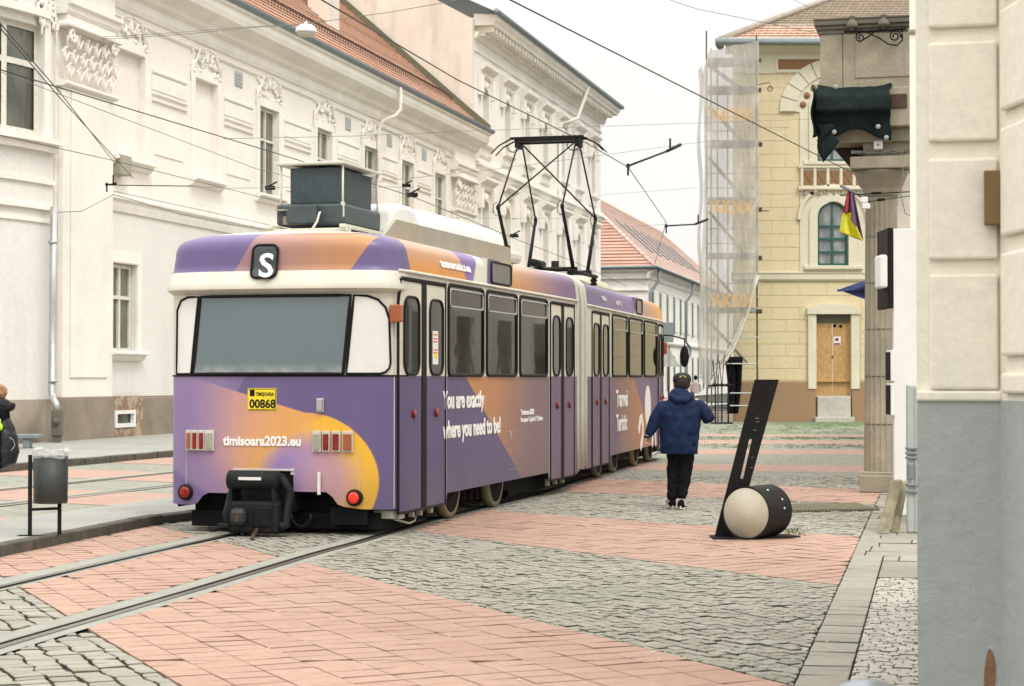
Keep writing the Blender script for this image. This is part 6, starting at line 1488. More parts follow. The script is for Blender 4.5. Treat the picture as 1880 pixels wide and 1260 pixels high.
# lettering on the side
def side_text(s, s0, z, size, nm, bold=.003, sx=1.0, pt=ptR, mat=None, M2=None):
    M4 = basis((s0, -HWID-.005, z), (1, 0, 0), (0, 0, 1)); return text(s, size, nm, mat or M['let'], tr_, (M2 @ M4) if M2 else M4, .0025, bold, sx=sx)
side_text('You are exactly', 1.66, 1.16, .245, 'slogan_lettering', .007, .97); side_text('where you need to be!', 1.66, .86, .245, 'slogan_lettering', .007, .97)
side_text('Timisoara 2023', 4.75, 1.035, .088, 'small_lettering', .002, 1.15); side_text('European Capital of Culture', 4.75, .95, .088, 'small_lettering', .0, 1.05)
def roof_text(s, s0, z, size, nm, M2=None, sx=1.0, mat=None):
    d = Vector((0, .33, 1)).normalized(); M4 = basis((s0, -HWID+inset(z)-.012, z), (1, 0, 0), d); return text(s, size, nm, mat or M['let'], tr_, (M2 @ M4) if M2 else M4, .002, .004, sx=sx)
roof_text('timisoara2023.eu', 1.62, 2.585, .125, 'roof_lettering', sx=1.25)
# notices on the second door leaf
g = MB(); c = ptR(1.33, 1.62, .02); g.box(1.26, 1.44, c.y-.001, c.y+.004, 1.60, 1.93); nt_ = g.build('door_notice', M['white'], tr_)
g = MB()
for z in (1.90, 1.86, 1.83, 1.75, 1.72): g.box(1.28, 1.42, c.y-.003, c.y-.0011, z-.012, z)
g.build('notice_print', M['redh'], nt_); g = MB(); g.box(1.30, 1.40, c.y-.003, c.y-.0011, 1.66, 1.71); g.build('notice_print', M['plate'], nt_)
g = MB(); c = shell(a_s(.21), 2.06, .0); g.bbox(.17, .25, -1.21, -1.10, 1.985, 2.15, .012); g.build('turn_signal', M['amber'], tr_)
g = MB(); g.tube([(4.25, -1.165, .86), (4.25, -1.19, .83), (4.25, -1.19, .78), (4.25, -1.165, .76)], .008, 5); g.build('side_handle', M['zincl'], tr_)
# roof-side destination box
def dest(s0, s1, M2=None, body='liv'):
    g = MB(M2) if M2 else MB(); g.prism([(-HWID+.005, 2.49), (-HWID, 2.77), (-.6, 2.80), (-.6, 2.5)], s0, s1, 'x'); b_ = g.build('destination_box', M[body], tr_)
    f_ = lambda s, z, off=0: (M2 @ Vector((s, -HWID+.001-off, z))) if M2 else Vector((s, -HWID+.001-off, z))
    o = rr_outline(s0+.16 if not M2 else s0+.1, s1-.10, 2.515, 2.745, .05); g = MB(); patch(g, o, .004, f_); w_ = g.build('destination_glass', simple('dull sign glass', (.10, .105, .085, 1), .2, sc=8, var=.5), b_); g = MB(); rim(g, o, .006, .012, f_); g.build('glass_gasket', M['rubber'], w_)
dest(3.32, 4.42)
g = MB(); g.tube([(.28, -1.02, 2.64), (.34, -1.05, 2.66), (.50, -1.0, 2.68)], [.045, .045, .02], 10); g.tube([(.272, -1.022, 2.64), (.278, -1.022, 2.64)], .036, 10); g.build('roof_camera', M['cream'], tr_)
# ---- roof equipment
g = MB(); 
for y in (-.42, .34): g.bbox(.75, 2.35, y-.03, y+.03, 2.93, 2.965, .005)
for s in (.82, 1.5, 2.25): g.bbox(s-.03, s+.03, -.45, .38, 2.9, 2.93, .004)
for s in (.9, 2.1):
    for y in (-.42, .34): g.bbox(s-.03, s+.03, y-.03, y+.03, 2.84, 2.93, .004)
g.build('roof_frame', M['cream'], tr_)
g = MB(); g.bbox(.98, 2.1, -.36, .36, 2.975, 3.19, .03); g.bbox(.90, 1.0, -.10, .22, 2.99, 3.17, .01); acu = g.build('roof_unit_base', M['slate'], tr_)
g = MB(); g.bbox(1.03, 2.02, -.28, .23, 3.19, 3.55, .012); g.build('roof_unit_case', simple('dark blue grey enamel', (.035, .055, .062, 1), .6, sc=14, var=.3, bump=.2), tr_)
g = MB(); g.bbox(.97, 2.12, -.36, .36, 3.575, 3.605, .008); 
for s, y in ((1.02, .32), (1.02, -.33), (2.07, -.33), (2.07, .32)): g.tube([(s, y, 3.0), (s, y, 3.58)], .011, 6)
g.bbox(.985, 1.02, -.355, -.32, 3.05, 3.2, .004); g.build('sunshade_rack', M['offw'], tr_)
g = MB(); g.box(.893, .899, .2, .33, 3.12, 3.128); g.box(.9, .98, .24, .34, 3.12, 3.135); g.bbox(.965, .98, .05, .28, 2.985, 3.07, .003); g.build('unit_label', M['beige'], acu)
g = MB(); g.tube([(.96, -.12, 3.1), (.88, -.14, 3.09), (.84, -.13, 3.0), (.80, -.08, 2.9), (.85, -.02, 2.86)], .012, 6); g.build('cable', M['offw'], acu)
# long side fairing, white streamlined covers
g = MB(); g.prism([(.80, 2.80), (1.28, 3.04), (5.68, 3.05), (5.72, 2.80), (5.0, 2.77), (3.0, 2.78)], -.80, -.76); g.build('side_fairing', M['beige'], tr_)
g = MB(); g.prism([(2.9, 2.80), (3.1, 3.0), (5.68, 3.02), (5.72, 2.80)], .72, .76); g.build('side_fairing', M['beige'], tr_)
def domef(u, v):
    s = 2.95+3.45*u; k = math.sin(min(1, u/.16)*math.pi/2)*(1 if u < .85 else math.cos((u-.85)/.15*math.pi/2*.55)); w_ = .62*(.45+.55*k) ; a = math.pi*v
    return (s, -w_*math.cos(a), 3.06+(.10+.20*k)*math.sin(a)**.55)
g = MB(); g.grid(domef, 30, 18); g.add([domef(1, v/12) for v in range(13)], [list(range(13))]); g.add([domef(0, v/12) for v in range(13)], [list(range(13))]); g.build('white_roof_cover', M['white'], tr_)
g = MB(); g.prism([(2.05, 2.95), (2.1, 3.24), (2.35, 3.30), (2.8, 3.30), (3.1, 3.1), (3.1, 2.95)], -.5, .5); o = g.build('white_roof_cover', M['white'], tr_); bv = o.modifiers.new('b', 'BEVEL'); bv.width = .06; bv.segments = 4
g = MB(); g.box(3.5, 6.3, -.6, .6, 2.9, 3.06); g.box(6.25, 6.35, -.62, .62, 2.9, 3.12); g.build('equipment_box', M['dark'], tr_)
g = MB(); g.bbox(5.75, 6.25, -.80, -.52, 2.88, 3.03, .05); g.build('small_roof_box', M['offw'], tr_)
g = MB(); g.bbox(6.0, 9.0, -.5, -.42, 2.88, 2.93, .01); g.bbox(6.0, 7.7, .42, .5, 2.88, 2.93, .01); g.build('roof_walkway', M['offw'], tr_)
# ---- wheels and bogies
def bogie(M2, s0, s1):
    g = MB(M2); g.bbox(s0-.2, s1+.2, -.885, -.80, .24, .42, .03); g.bbox(s0-.2, s1+.2, .44, .52, .24, .42, .03); g.bbox((s0+s1)/2-.3, (s0+s1)/2+.3, -.9, .6, .15, .34, .03)
    for s in ((s0+s1)/2-.25, (s0+s1)/2, (s0+s1)/2+.25): g.tube([M2.inverted() @ (M2 @ Vector((s, -.95, .12))), (s, -.95, .36)], .05, 8)
    g.build('bogie_frame', M['dark'], tr_)
    for s in (s0, s1):
        for y in (-.965, .555):
            sg = -1 if y < 0 else 1; g = MB(M2); g.lathe([(.33, -.05*sg), (.335, .0), (.33, .055*sg), (.27, .055*sg)], (s, y, .335), 36, 'y'); w_ = g.build('wheel', M['tyre'], tr_)
            g = MB(M2); g.lathe([(.275, .0), (.275, .058*sg), (.262, .059*sg), (.25, .057*sg), (.12, .06*sg), (.09, .09*sg), (.03, .10*sg)], (s, y, .335), 30, 'y'); g.build('wheel_disc', M['dark'], w_)
I4 = Matrix.Identity(4)
bogie(I4, 2.45, 4.21); bogie(MF, -.75, 1.0) if False else None
bogie(MF, 1.3, 3.0) if False else None
bogie(MF, 5.6, 7.3)
# centre bogie under the joint
bogie(MF, 1.9, 3.4)
# ---- articulation bellows
def sect(off):
    pts = [(-HWID-off, .24), (-HWID-off, 1.0), (-HWID-off, 1.8), (-HWID-off, 2.42)] + [(-(HWID-i)-off*.8, z+off*.3) for z, i in RI[1:]]
    return pts + [(-y, z) for y, z in pts[::-1]]
g = MB(); NB = 22; rings = []
for k in range(NB+1):
    t = k/NB; pa = Vector((SL-.02, 0, 0)); pb = MF @ Vector((.03, 0, 0)); off = -.045 + (.0 if k % 2 else -.05)
    if k in (0, 1, NB-1, NB): off = -.02
    if k in (10, 11, 12): off = .0
    c = pa.lerp(pb, t); ang = t*(A1-A2); dy = Vector((-math.sin(ang), math.cos(ang), 0))
    rings.append([c + dy*y + Vector((0, 0, z)) for y, z in sect(off)])
n = len(rings[0]); g.add([p for r in rings for p in r], [(i*n+j, (i+1)*n+j, (i+1)*n+(j+1), i*n+j+1) for i in range(NB) for j in range(n-1)], False)
g.build('bellows', simple('grey bellows', (.30, .31, .255, 1), .6, sc=8, var=.3), tr_)
g = MB()
for k in (0, 11, NB): 
    pa = Vector((SL-.02, 0, 0)); pb = MF @ Vector((.03, 0, 0)); c = pa.lerp(pb, k/NB); g.tube([c + Vector((0, y, z)) for y, z in sect(.0)], .045 if k == 11 else .03, 8)
g.build('bellows_frame', M['offw'], tr_)
# ---- front module
SF = 8.95
def shellF(s, z, off=0):
    i = inset(z); t = max(0, min(1, (s-7.1)/1.9)); w_ = HWID - .16*t*t
    return MF @ Vector((s, -(w_-i*1.0)-off, z))
def ringF(s, flip=False):
    t = max(0, min(1, (s-7.1)/1.9)); w_ = HWID-.16*t*t; nose = max(0, (s-8.6)/.35); w_ -= .35*nose**2; zb = zbF(s)
    pr = [(-w_, zb), (-w_, .8), (-w_, 1.475), (-w_, 1.487), (-w_, 1.51), (-w_, 2.395), (-w_, 2.44)] + [(-(w_-i), z) for z, i in RI[1:]]
    return [MF @ Vector((s, y, z)) for y, z in pr] + [MF @ Vector((s, -y, z)) for y, z in pr[::-1]]
def zbF(s): return .21 if (s < 2.1 or s > 7.15) else .31
WF = [(2.25, 3.72), (3.90, 5.35), (5.55, 7.05)]
ss = [.0, .4, 1, 1.5, 2.09, 2.11, 2.27, 3.70, 3.92, 5.33, 5.57, 7.03, 7.14, 7.16, 7.6, 8.1, 8.5, 8.7, 8.85, 8.95]
g = MB(); rg_ = [ringF(s) for s in ss]; n = len(rg_[0]); g.add([p for r in rg_ for p in r], [(i*n+j, (i+1)*n+j, (i+1)*n+j+1, i*n+j+1) for i in range(len(ss)-1) for j in range(n-1) if not (j in (4, n-6) and any(p < (ss[i]+ss[i+1])/2 < q for p, q in WF))], True)
g.add(rg_[-1], [list(range(n))]); g.add(rg_[0], [list(range(n))]); sharp(g.build('front_car_body', M['livf'], tr_), 38)
ptF = lambda s, z, off=0: shellF(s, z, off)
def ptFL(s, z, off=0):
    i = inset(z); t = max(0, min(1, (s-7.1)/1.9)); w_ = HWID - .16*t*t
    return MF @ Vector((s, (w_-i*1.0)+off, z))
for a, b in WF: side_window(a, b, Z0, Z1, ptF, 'sglass'); side_window(a, b, Z0, Z1, ptFL, 'sglass')
# saloon: floor, seats, poles
M['seat'] = simple('saloon seat', (.16, .03, .025, 1), .7, sc=9); M['pole'] = simple('yellow grab pole', (.5, .33, .05, 1), .4)
for M2, s0_, n_ in ((I4, 2.0, 6), (MF, 2.4, 6)):
    g = MB(M2); g.box(s0_-1.6, s0_+4.6, -1.05, 1.05, .80, .84); g.box(s0_-1.6, s0_+4.6, -1.0, 1.0, 2.60, 2.64); g.build('saloon_floor', M['beige'], tr_)
    for k in range(n_):
        for y in (-.72, .55):
            g = MB(M2); x_ = s0_+.1+k*.74; g.bbox(x_, x_+.42, y-.22, y+.22, 1.18, 1.25, .03); g.bbox(x_-.06, x_+.02, y-.22, y+.22, 1.2, 1.82, .03); g.build('passenger_seat', M['seat'], tr_)
    g = MB(M2)
    for k in range(4): g.tube([(s0_+.4+k*1.15, -.38, .84), (s0_+.4+k*1.15, -.38, 2.6)], .018, 6)
    g.tube([(s0_-.5, -.38, 2.3), (s0_+4.2, -.38, 2.3)], .016, 6); g.build('grab_pole', M['pole'], tr_)
door(.50, 1.95, .21, 2.395, ptF); door(7.28, 8.66, .21, 2.395, ptF)
g = MB(); g.tube([shellF(.05+(8.8-.05)*i/20, 2.475, .012) for i in range(21)], .017, 6); g.build('drip_rail', M['cream'], tr_)
g = MB(); g.M = MF; g.box(.1, 8.6, -.82, .82, .33, .55); g.box(4.2, 5.2, -.95, -.7, .16, .5); g.bbox(7.9, 8.9, -.7, .7, .12, .4, .02); g.box(7.2, 8.7, -1.0, -.7, .14, .22); g.build('underframe', M['dark'], tr_)
dest(4.62, 5.45, MF, 'livf')
side_text('Tramvai', 2.62, 1.03, .36, 'route_lettering', .008, .98, M2=MF); side_text('Turistic', 2.62, .66, .36, 'route_lettering', .008, .98, M2=MF)
g = MB(MF)                                         # big rounded numeral shapes on the front panel
def fat(pts, w_): 
    q = []
    for i, p in enumerate(pts): q.append(p)
    for (a, b), (c, d) in zip(pts, pts[1:]):
        L_ = math.hypot(c-a, d-b); nx, nz = -(d-b)/L_*w_, (c-a)/L_*w_; g.prism([(a+nx, b+nz), (c+nx, d+nz), (c-nx, d-nz), (a-nx, b-nz)], -HWID-.006, -HWID-.002)
    for a, b in pts: g.prism([(a+w_*math.cos(t*math.pi/6), b+w_*math.sin(t*math.pi/6)) for t in range(12)], -HWID-.0062, -HWID-.0019)
fat([(5.0, .62), (5.12, .78), (5.3, .80), (5.42, .66), (5.38, .48), (5.2, .34)], .075); g.prism([(6.0+.34*math.cos(t*math.pi/10), .98+.36*math.sin(t*math.pi/10)) for t in range(20)], -HWID-.006, -HWID-.002)
fat([(6.55, .34), (6.6, .62), (6.8, .66), (6.95, .34)], .07); g.build('numeral_lettering', M['let'], tr_)
roof_text('stpt.ro', 1.45, 2.60, .13, 'roof_lettering', MF, 1.2, simple('faded white', (.55, .52, .56, 1), .5)); roof_text('STPT', 2.75, 2.58, .19, 'roof_lettering', MF, 1.3)
g = MB(MF); g.bbox(8.78, 8.88, -1.12, -.98, 1.90, 2.12, .02); g.build('turn_signal', M['amber'], tr_)
g = MB(MF); g.tube([(8.8, -.98, 2.26), (8.95, -1.2, 2.24), (9.0, -1.42, 2.18), (9.0, -1.42, 2.05)], .014, 6); mr_ = g.build('mirror_arm', M['black'], tr_)
g = MB(MF); g.ball((8.97, -1.42, 1.86), (.045, .085, .20), 16, 10); g.build('side_mirror', M['black'], mr_)
g = MB(MF)
for i in range(22): g.bbox(.4+i*.24, .52+i*.24, -.62, -.56, 2.88, 2.94, .006)
g.bbox(.3, 5.8, -.64, .64, 2.93, 2.96, .006); g.bbox(.3, 5.8, -.5, .5, 2.86, 2.93, .006); g.build('resistor_rack', M['offw'], tr_)
g = MB(MF)
for i in range(16): g.bbox(4.7+i*.11, 4.76+i*.11, -.4, .4, 2.96, 3.12-.002*i, .02)
g.bbox(4.6, 6.5, -.42, .42, 2.88, 3.08, .04); g.build('ribbed_resistor_cover', simple('yellowish cream enamel', (.56, .54, .40, 1), .5), tr_)
g = MB(MF); g.bbox(1.6, 2.3, -.5, -.15, 2.96, 3.1, .05); g.build('small_roof_box', M['offw'], tr_)
# ---- pantograph (tram local coordinates)
pt_ = MB(); B = {}
KN, KFa, BN, BF, TP = 9.76, 11.97, 10.5, 11.45, 10.9
hw = .475
pan = MB(); 
for s in (BN, BF): pan.tube([(s, -hw-.05, 3.06), (s, hw+.05, 3.06)], .035, 8)
for y in (-hw-.02, hw+.02): pan.tube([(BN-.4, y, 3.02), (BF+.5, y, 3.02)], .03, 8)
pan.tube([(BN+.3, -.12, 3.02), (BN+.3, -.12, 3.2)], .06, 8); pan.tube([(BN-.35, .05, 3.14), (BN+.2, .05, 3.14)], .06, 10)
for s in (BN-.3, BF+.4):
    for y in (-hw, hw): pan.lathe([(.04, 2.88), (.06, 2.9), (.035, 2.93), (.06, 2.96), (.035, 2.99), (.03, 3.02)], (s, y, 0), 10)
panto = pan.build('pantograph', M['black'], tr_)
arm = MB()
for y in (-hw, hw):
    for s_, k_2 in ((BF, KFa), (BN, KN)): arm = MB(); arm.tube([(s_, y*.98, 3.06), (k_2, y, 3.92)], [.032, .024], 8); arm.build('lower_arm', M['black'], panto)
up = MB(); tz = 4.96
for y in (-hw, hw):
    sg = -1 if y < 0 else 1; ty = sg*.44
    up.tube([(KN, y, 3.92), (TP-.12, ty, tz)], .013, 6); up.tube([(KFa, y, 3.92), (TP+.12, ty, tz)], .013, 6)
up.tube([(KN, hw, 3.92), (TP-.1, -.42, tz)], .012, 6); up.tube([(KFa, -hw, 3.92), (TP+.1, .42, tz)], .012, 6)
for s in (KN, KFa):
    for y in (-hw, hw): up.ball((s, y, 3.92), (.04, .03, .05), 8, 6); up.tube([(s+.02, y+.03+.05*math.cos(t), 3.9+.1*math.sin(t)) for t in [math.pi*k/8*2 for k in range(9)]], .006, 4)
up.build('upper_arm', M['black'], panto)
hd = MB()
for s in (-.13, .13):
    hd.tube([(TP+s, -.86, tz-.14), (TP+s, -.74, tz-.02), (TP+s, -.55, tz+.075)], [.009, .011, .013], 6); hd.tube([(TP+s, .86, tz-.14), (TP+s, .74, tz-.02), (TP+s, .55, tz+.075)], [.009, .011, .013], 6)
    hd.bbox(TP+s-.03, TP+s+.03, -.56, .56, tz+.06, tz+.10, .01)
hd.tube([(TP, -.5, tz+.02), (TP, .5, tz+.02)], .022, 8)
for y in (-.46, .46): hd.bbox(TP-.15, TP+.15, y-.03, y+.03, tz-.06, tz+.06, .01); hd.tube([(TP-.1, y+.06+.1*math.cos(t)*(-1 if y > 0 else 1), tz-.02+.1*math.sin(t)) for t in [math.pi*k/8+math.pi for k in range(9)]], .008, 5)
hd.build('collector_head', M['black'], panto)
# ================================================================ OVERHEAD WIRES
def Pz(x, y, z=5.5): return G(x, y, z)
def wire(pts, r, lbl, grp='overhead wires', mat='wire', sag=0, nm='overhead_wire'):
    q = []
    for a, b in zip(pts, pts[1:]):
        n = max(2, int((b-a).length/1.5))
        for i in range(n): t = i/n; p = a.lerp(b, t); p = p - Vector((0, 0, sag*4*t*(1-t)*(b-a).length/20)); q.append(p)
    q.append(pts[-1]); g = MB(); g.tube(q, r*.75, 6); o = g.build(nm, M[mat]); return tag(o, lbl, 'wire', grp)
wire([Pz(560, -18), Pz(840, 147), Pz(1075, 262), Pz(1153, 307), Pz(1223, 408), Pz(1200, 492)], .011, 'thick contact wire running over the pantograph and on down the street')
wire([Pz(905, -16), Pz(1540, 305), Pz(1700, 380)], .012, 'thick contact wire crossing the white sky down to the stone portal')
wire([Pz(-30, 119), Pz(577, 303), Pz(757, 361), Pz(944, 438), Pz(1052, 480), Pz(1150, 525)], .012, 'long dark wire falling across the left facade behind the tram roof box')
wire([P(-20, 124, 30), P(470, 310, 38), P(640, 352, 44)], .009, 'thin pale wire just below the dark wire on the left facade', mat='wire_l')
wire([P(-30, 242, 26), P(200, 293, 36), P(470, 360, 47), P(560, 382, 47)], .010, 'lowest dark wire crossing the left facade behind the roof box')
wire([P(-20, 20, 24), P(110, 170, 32), P(207, 295, 46)], .012, 'upper strand of the steep paired stays at the top left corner', 'paired stays'); wire([P(-20, 28, 24), P(110, 180, 32), P(244, 327, 46)], .012, 'lower strand of the steep paired stays at the top left corner', 'paired stays')
wire([P(190, 68, 46.5), P(300, 62, 44), P(420, 52, 40), P(560, 44, 35), P(720, 22, 33), P(870, -5, 31)], .008, 'thin upper span wire from the left pilaster past the street lamp', mat='wire_l')
wire([P(187, 72, 46.5), P(250, 69, 45), P(350, 62, 42), P(470, 50, 38), P(560, 46, 35)], .009, 'sagging lower strand of the laddered lamp cable', mat='wire_l')
lad = MB()
for x, a, b in ((226, 66, 71), (260, 64, 70), (293, 62, 68), (326, 60, 65), (360, 57, 63), (397, 54, 60), (434, 52, 56), (470, 49, 52), (505, 46, 49)): Yv = 46-(x-190)/370*11; lad.tube([P(x, a-1, Yv), P(x, b, Yv)], .007, 4)
tag(lad.build('cable_spacers', M['wire_l']), 'row of short vertical spacers between the two lamp cables', 'cable spacers')
wire([P(410, 255, 40), P(650, 250, 45), P(883, 240, 50), P(1310, 225, 58), P(1520, 218, 62)], .009, 'level span wire crossing the whole street at the height of the pantograph head', mat='wire_l')
wire([P(640, 338, 44), P(700, 333, 45), P(900, 312, 48), P(1280, 262, 56), P(1320, 257, 57)], .008, 'span wire rising gently to the right behind the pantograph', mat='wire_l')
wire([P(200, 340, 46), P(350, 342, 44)], .016, 'straight dark anchor rod from the wall bracket on the left facade', 'anchor rods', nm='anchor_rod'); wire([P(350, 342, 44), P(420, 346, 42), P(600, 343, 42), P(760, 344, 42)], .007, 'thin span wire continuing from the anchor rod behind the roof box', mat='wire_l')
wire([P(0, 395, 44), P(150, 388, 45), P(210, 357, 46)], .012, 'slack pale cable sagging low across the bowed bay at the far left', mat='wire_l', nm='slack_cable')
wire([P(208, 357, 46.2), P(250, 369, 47), P(330, 393, 49), P(420, 412, 52), P(520, 425, 55)], .014, 'slack cable drooping along the string course of the long white building', mat='wire_l', nm='slack_cable')
wire([P(820, 400, 60), P(1052, 402, 66), P(1110, 402, 68)], .008, 'faint span wire level with the pantograph knees', mat='wire_l')
wire([P(1195, -12, 40), P(1280, 17, 42), P(1500, 61, 50)], .010, 'thin wire from the top edge down to the roof of the yellow building'); wire([P(1440, -8, 40), P(1510, 24, 44)], .008, 'short thin wire cutting the top right corner of the sky', mat='wire_l')
wire([P(1280, 345, 60), P(1115, 357, 58), P(1100, 360, 58)], .006, 'faintest wire across the sky above the distant roof', mat='wire_l'); wire([P(1105, 420, 58), P(1220, 412, 56)], .006, 'faint wire across the distant red roof to the lower cantilever arm', mat='wire_l')
wire([P(1105, 500, 60), P(1180, 520, 62), P(1290, 570, 66)], .008, 'thin wire running down across the distant pink facade', mat='wire_l')
def arm_(pa, pb, pc, lbl):
    t = thing('cantilever_arm', lbl, 'cantilever', tuple(pb), 0, 'wire registration arms'); g = MB(Matrix.Translation(-pb)); g.tube([pa, pb], .02, 6); g.tube([pb, pc], [.03, .036], 6); d = (pb-pa).normalized(); g.tube([pb+(pc-pb)*.25, pb+(pc-pb)*.25+Vector((0, 0, .22))], .02, 5); g.build('arm_rod', M['black'], t); g = MB(Matrix.Translation(-pb)); g.ball(pa, (.04, .04, .05), 8, 6); g.tube([pa, pa+Vector((0, 0, -.18))], .02, 5); g.build('wire_clamp', M['black'], t)
arm_(P(1153, 305, 35.4), P(1224, 278, 37), P(1249, 266, 37.6), 'upper registration arm rising to the right against the white sky'); arm_(P(1223, 415, 47), P(1276, 412, 49), P(1299, 403, 50), 'lower registration arm touching the netted scaffold'); 
arm_(P(196, 339, 45.8), P(206, 339, 45.8), P(214, 337, 45.8), 'tiny wall anchor clamp below the junction box on the left facade')
for x, y, Yd, l in ((1058, 360+40, 62, 'left'), (744, 310+35, 52, 'right')): pass
cl_ = [(496, 345, 44, 'small clamp on the wire in front of the third upper window'), (746, 341, 52, 'small black clamp on the wire before the fifth upper window'), (757, 358, 41, 'wire clamp just right of the roof box'), (944, 433, 53, 'bird-shaped clamp on the wire left of the pantograph arm')]
for x, y, Yd, l in cl_:
    g = MB(); c = P(x, y, Yd); g.M = Matrix.Translation(c); g.bbox(-.12, .12, -.03, .03, -.05, .05, .02); g.tube([(-.1, 0, .0), (.16, 0, .14)], .02, 5); o = g.build('wire_clamp', M['black']); tag(o, l, 'clamp', 'wire clamps')
# hanging street lamp
c = P(562, 58, 35); lp = thing('hanging_street_lamp', 'white egg-shaped street lamp hanging from the span wire in front of the red roof', 'street lamp', tuple(c))
g = MB(); g.lathe([(.19, -.03), (.2, .0), (.18, .07), (.11, .12), (.04, .135), (.03, .17), (.02, .18)], (0, 0, 0), 24); g.build('lamp_housing', M['white'], lp); g = MB(); g.lathe([(.18, -.03), (.15, -.07), (.08, -.095), (.02, -.1)], (0, 0, 0), 24); g.build('lamp_glass', M['offw'], lp)
# ================================================================ PEOPLE
def evalmesh(o, name, mat, parent, smooth=True):
    me = ev_mesh(o); bpy.data.objects.remove(o)
    me.materials.clear(); me.materials.append(mat); me.polygons.foreach_set('use_smooth', [smooth]*len(me.polygons)); r = bpy.data.objects.new(name, me); COL.objects.link(r); r.parent = parent; return r
def skin(vs, es, root=0, sub=2):
    """vs: (x,y,z,rx,ry)"""
    me = bpy.data.meshes.new('tmp'); me.from_pydata([v[:3] for v in vs], es, []); o = bpy.data.objects.new('tmp', me)
    o.modifiers.new('s', 'SKIN'); sv = me.skin_vertices[0].data
    for i, v in enumerate(vs): sv[i].radius = (v[3], v[4] if len(v) > 4 else v[3])
    sv[root].use_root = True
    sd = o.modifiers.new('u', 'SUBSURF'); sd.levels = sub; sd.render_levels = sub; return o
def chain(es, *ids): 
    for a, b in zip(ids, ids[1:]): es.append((a, b))
def union(objs, voxel, smooth_it=4):
    """join several closed meshes and remesh them into one continuous surface"""
    bm = bmesh.new()
    for o in objs: bm.from_mesh(ev_mesh(o))
    me = bpy.data.meshes.new('tmp'); bm.to_mesh(me); bm.free()
    for o in objs: bpy.data.objects.remove(o)
    o = bpy.data.objects.new('tmp', me); r = o.modifiers.new('r', 'REMESH'); r.mode = 'VOXEL'; r.voxel_size = voxel
    s = o.modifiers.new('sm', 'SMOOTH'); s.iterations = smooth_it; s.factor = .5; return o
def loft(rings, n=28):
    """rings: (cx, cy, z, rx, ry[, power]) stacked along z -> closed mesh object"""
    g = MB(); vs = []
    for r in rings:
        cx_, cy_, z, rx, ry = r[:5]; p = r[5] if len(r) > 5 else 1
        for k in range(n):
            a = 2*math.pi*k/n; c, s = math.cos(a), math.sin(a)
            vs.append((cx_+rx*abs(c)**p*(1 if c >= 0 else -1), cy_+ry*abs(s)**p*(1 if s >= 0 else -1), z + (r[6]*c if len(r) > 6 else 0)))
    m_ = len(rings); fs = [(i*n+k, i*n+(k+1) % n, (i+1)*n+(k+1) % n, (i+1)*n+k) for i in range(m_-1) for k in range(n)] + [list(range(n))[::-1], [(m_-1)*n+k for k in range(n)]]
    g.add(vs, fs, True); return g.build('tmp', M['skin'])
def hand_mesh(Mh, name, mat, parent, curl=.6, s=1.0):
    """palm + five separate fingers; local: wrist at origin, fingers along -z, palm width along x, thumb at +x side"""
    objs = [skin([(0, 0, .02, .028, .02), (0, 0, -.03, .036, .017), (0, 0, -.075, .040, .016)], [(0, 1), (1, 2)], 0, 2)]
    for i, (x, L_) in enumerate(((.028, .070), (.010, .080), (-.009, .075), (-.027, .060))):
        pts = [(x*.9, 0, -.065)]; a = .15; p = Vector(pts[0])
        for sg, f in ((L_*.42, 1), (L_*.32, 1.2), (L_*.26, 1.0)): a += curl*f; p = p + Vector((0, -math.sin(a)*sg, -math.cos(a)*sg)); pts.append(tuple(p))
        objs.append(skin([(*q, .0105-.001*k) for k, q in enumerate(pts)], [(0, 1), (1, 2), (2, 3)], 0, 2))
    objs.append(skin([(.02, -.004, -.02, .014), (.045, -.018, -.045, .0125), (.052, -.034, -.07, .011), (.048, -.046, -.088, .0095)], [(0, 1), (1, 2), (2, 3)], 0, 2))
    o = union(objs, .0032, 1); o.data.transform(Matrix.Diagonal((s, s, s, 1))); r = evalmesh(o, name, mat, parent); r.data.transform(Mh); return r
pm = G(1250, 935); man = thing('person', 'man in a navy hooded jacket, black cap and black trousers walking away beside the tram', 'person', (pm.x, pm.y, 0))
# local frame: x right in the picture, y away, z up ; one unit = metre (1.64 m tall)
# body (head, neck, forearms, legs) as one continuous mesh
V_ = [(0, 0, .86, .13, .10), (.0, .0, 1.05, .14, .10), (0, .01, 1.25, .15, .10), (.005, .02, 1.38, .06, .06), (.01, .035, 1.46, .055, .06),
      (-.075, 0, .80, .085, .085), (-.085, .04, .46, .062, .065), (-.115, -.02, .12, .045, .05), (-.115, .03, .05, .04, .035),
      (.08, 0, .80, .085, .085), (.055, -.01, .46, .062, .065), (.0, -.08, .12, .045, .05),
      (-.20, .01, 1.30, .07, .07), (-.30, .0, 1.09, .05, .05), (-.385, -.03, .93, .035, .035),
      (.22, .01, 1.30, .07, .07), (.34, -.02, 1.12, .05, .05), (.26, .16, 1.20, .035, .035)]
E_ = []; chain(E_, 0, 1, 2, 3, 4); chain(E_, 0, 5, 6, 7, 8); chain(E_, 0, 9, 10, 11); chain(E_, 2, 12, 13, 14); chain(E_, 2, 15, 16, 17)
bo_ = skin(V_, E_, 0, 2)
hd_ = loft([(.02, .04, 1.41, .055, .06), (.02, .05, 1.44, .078, .085), (.02, .05, 1.49, .09, .105), (.02, .045, 1.55, .096, .112), (.02, .045, 1.60, .088, .10), (.02, .045, 1.63, .055, .07), (.02, .045, 1.64, .015, .02)])
ears = []
for s_ in (-1, 1): g = MB(); g.ball((.02+s_*.097, .045, 1.53), (.012, .022, .034), 10, 8); ears.append(g.build('tmp', M['skin']))
g = MB(); g.ball((.02, .16, 1.515), (.014, .024, .026), 10, 8); ears.append(g.build('tmp', M['skin']))
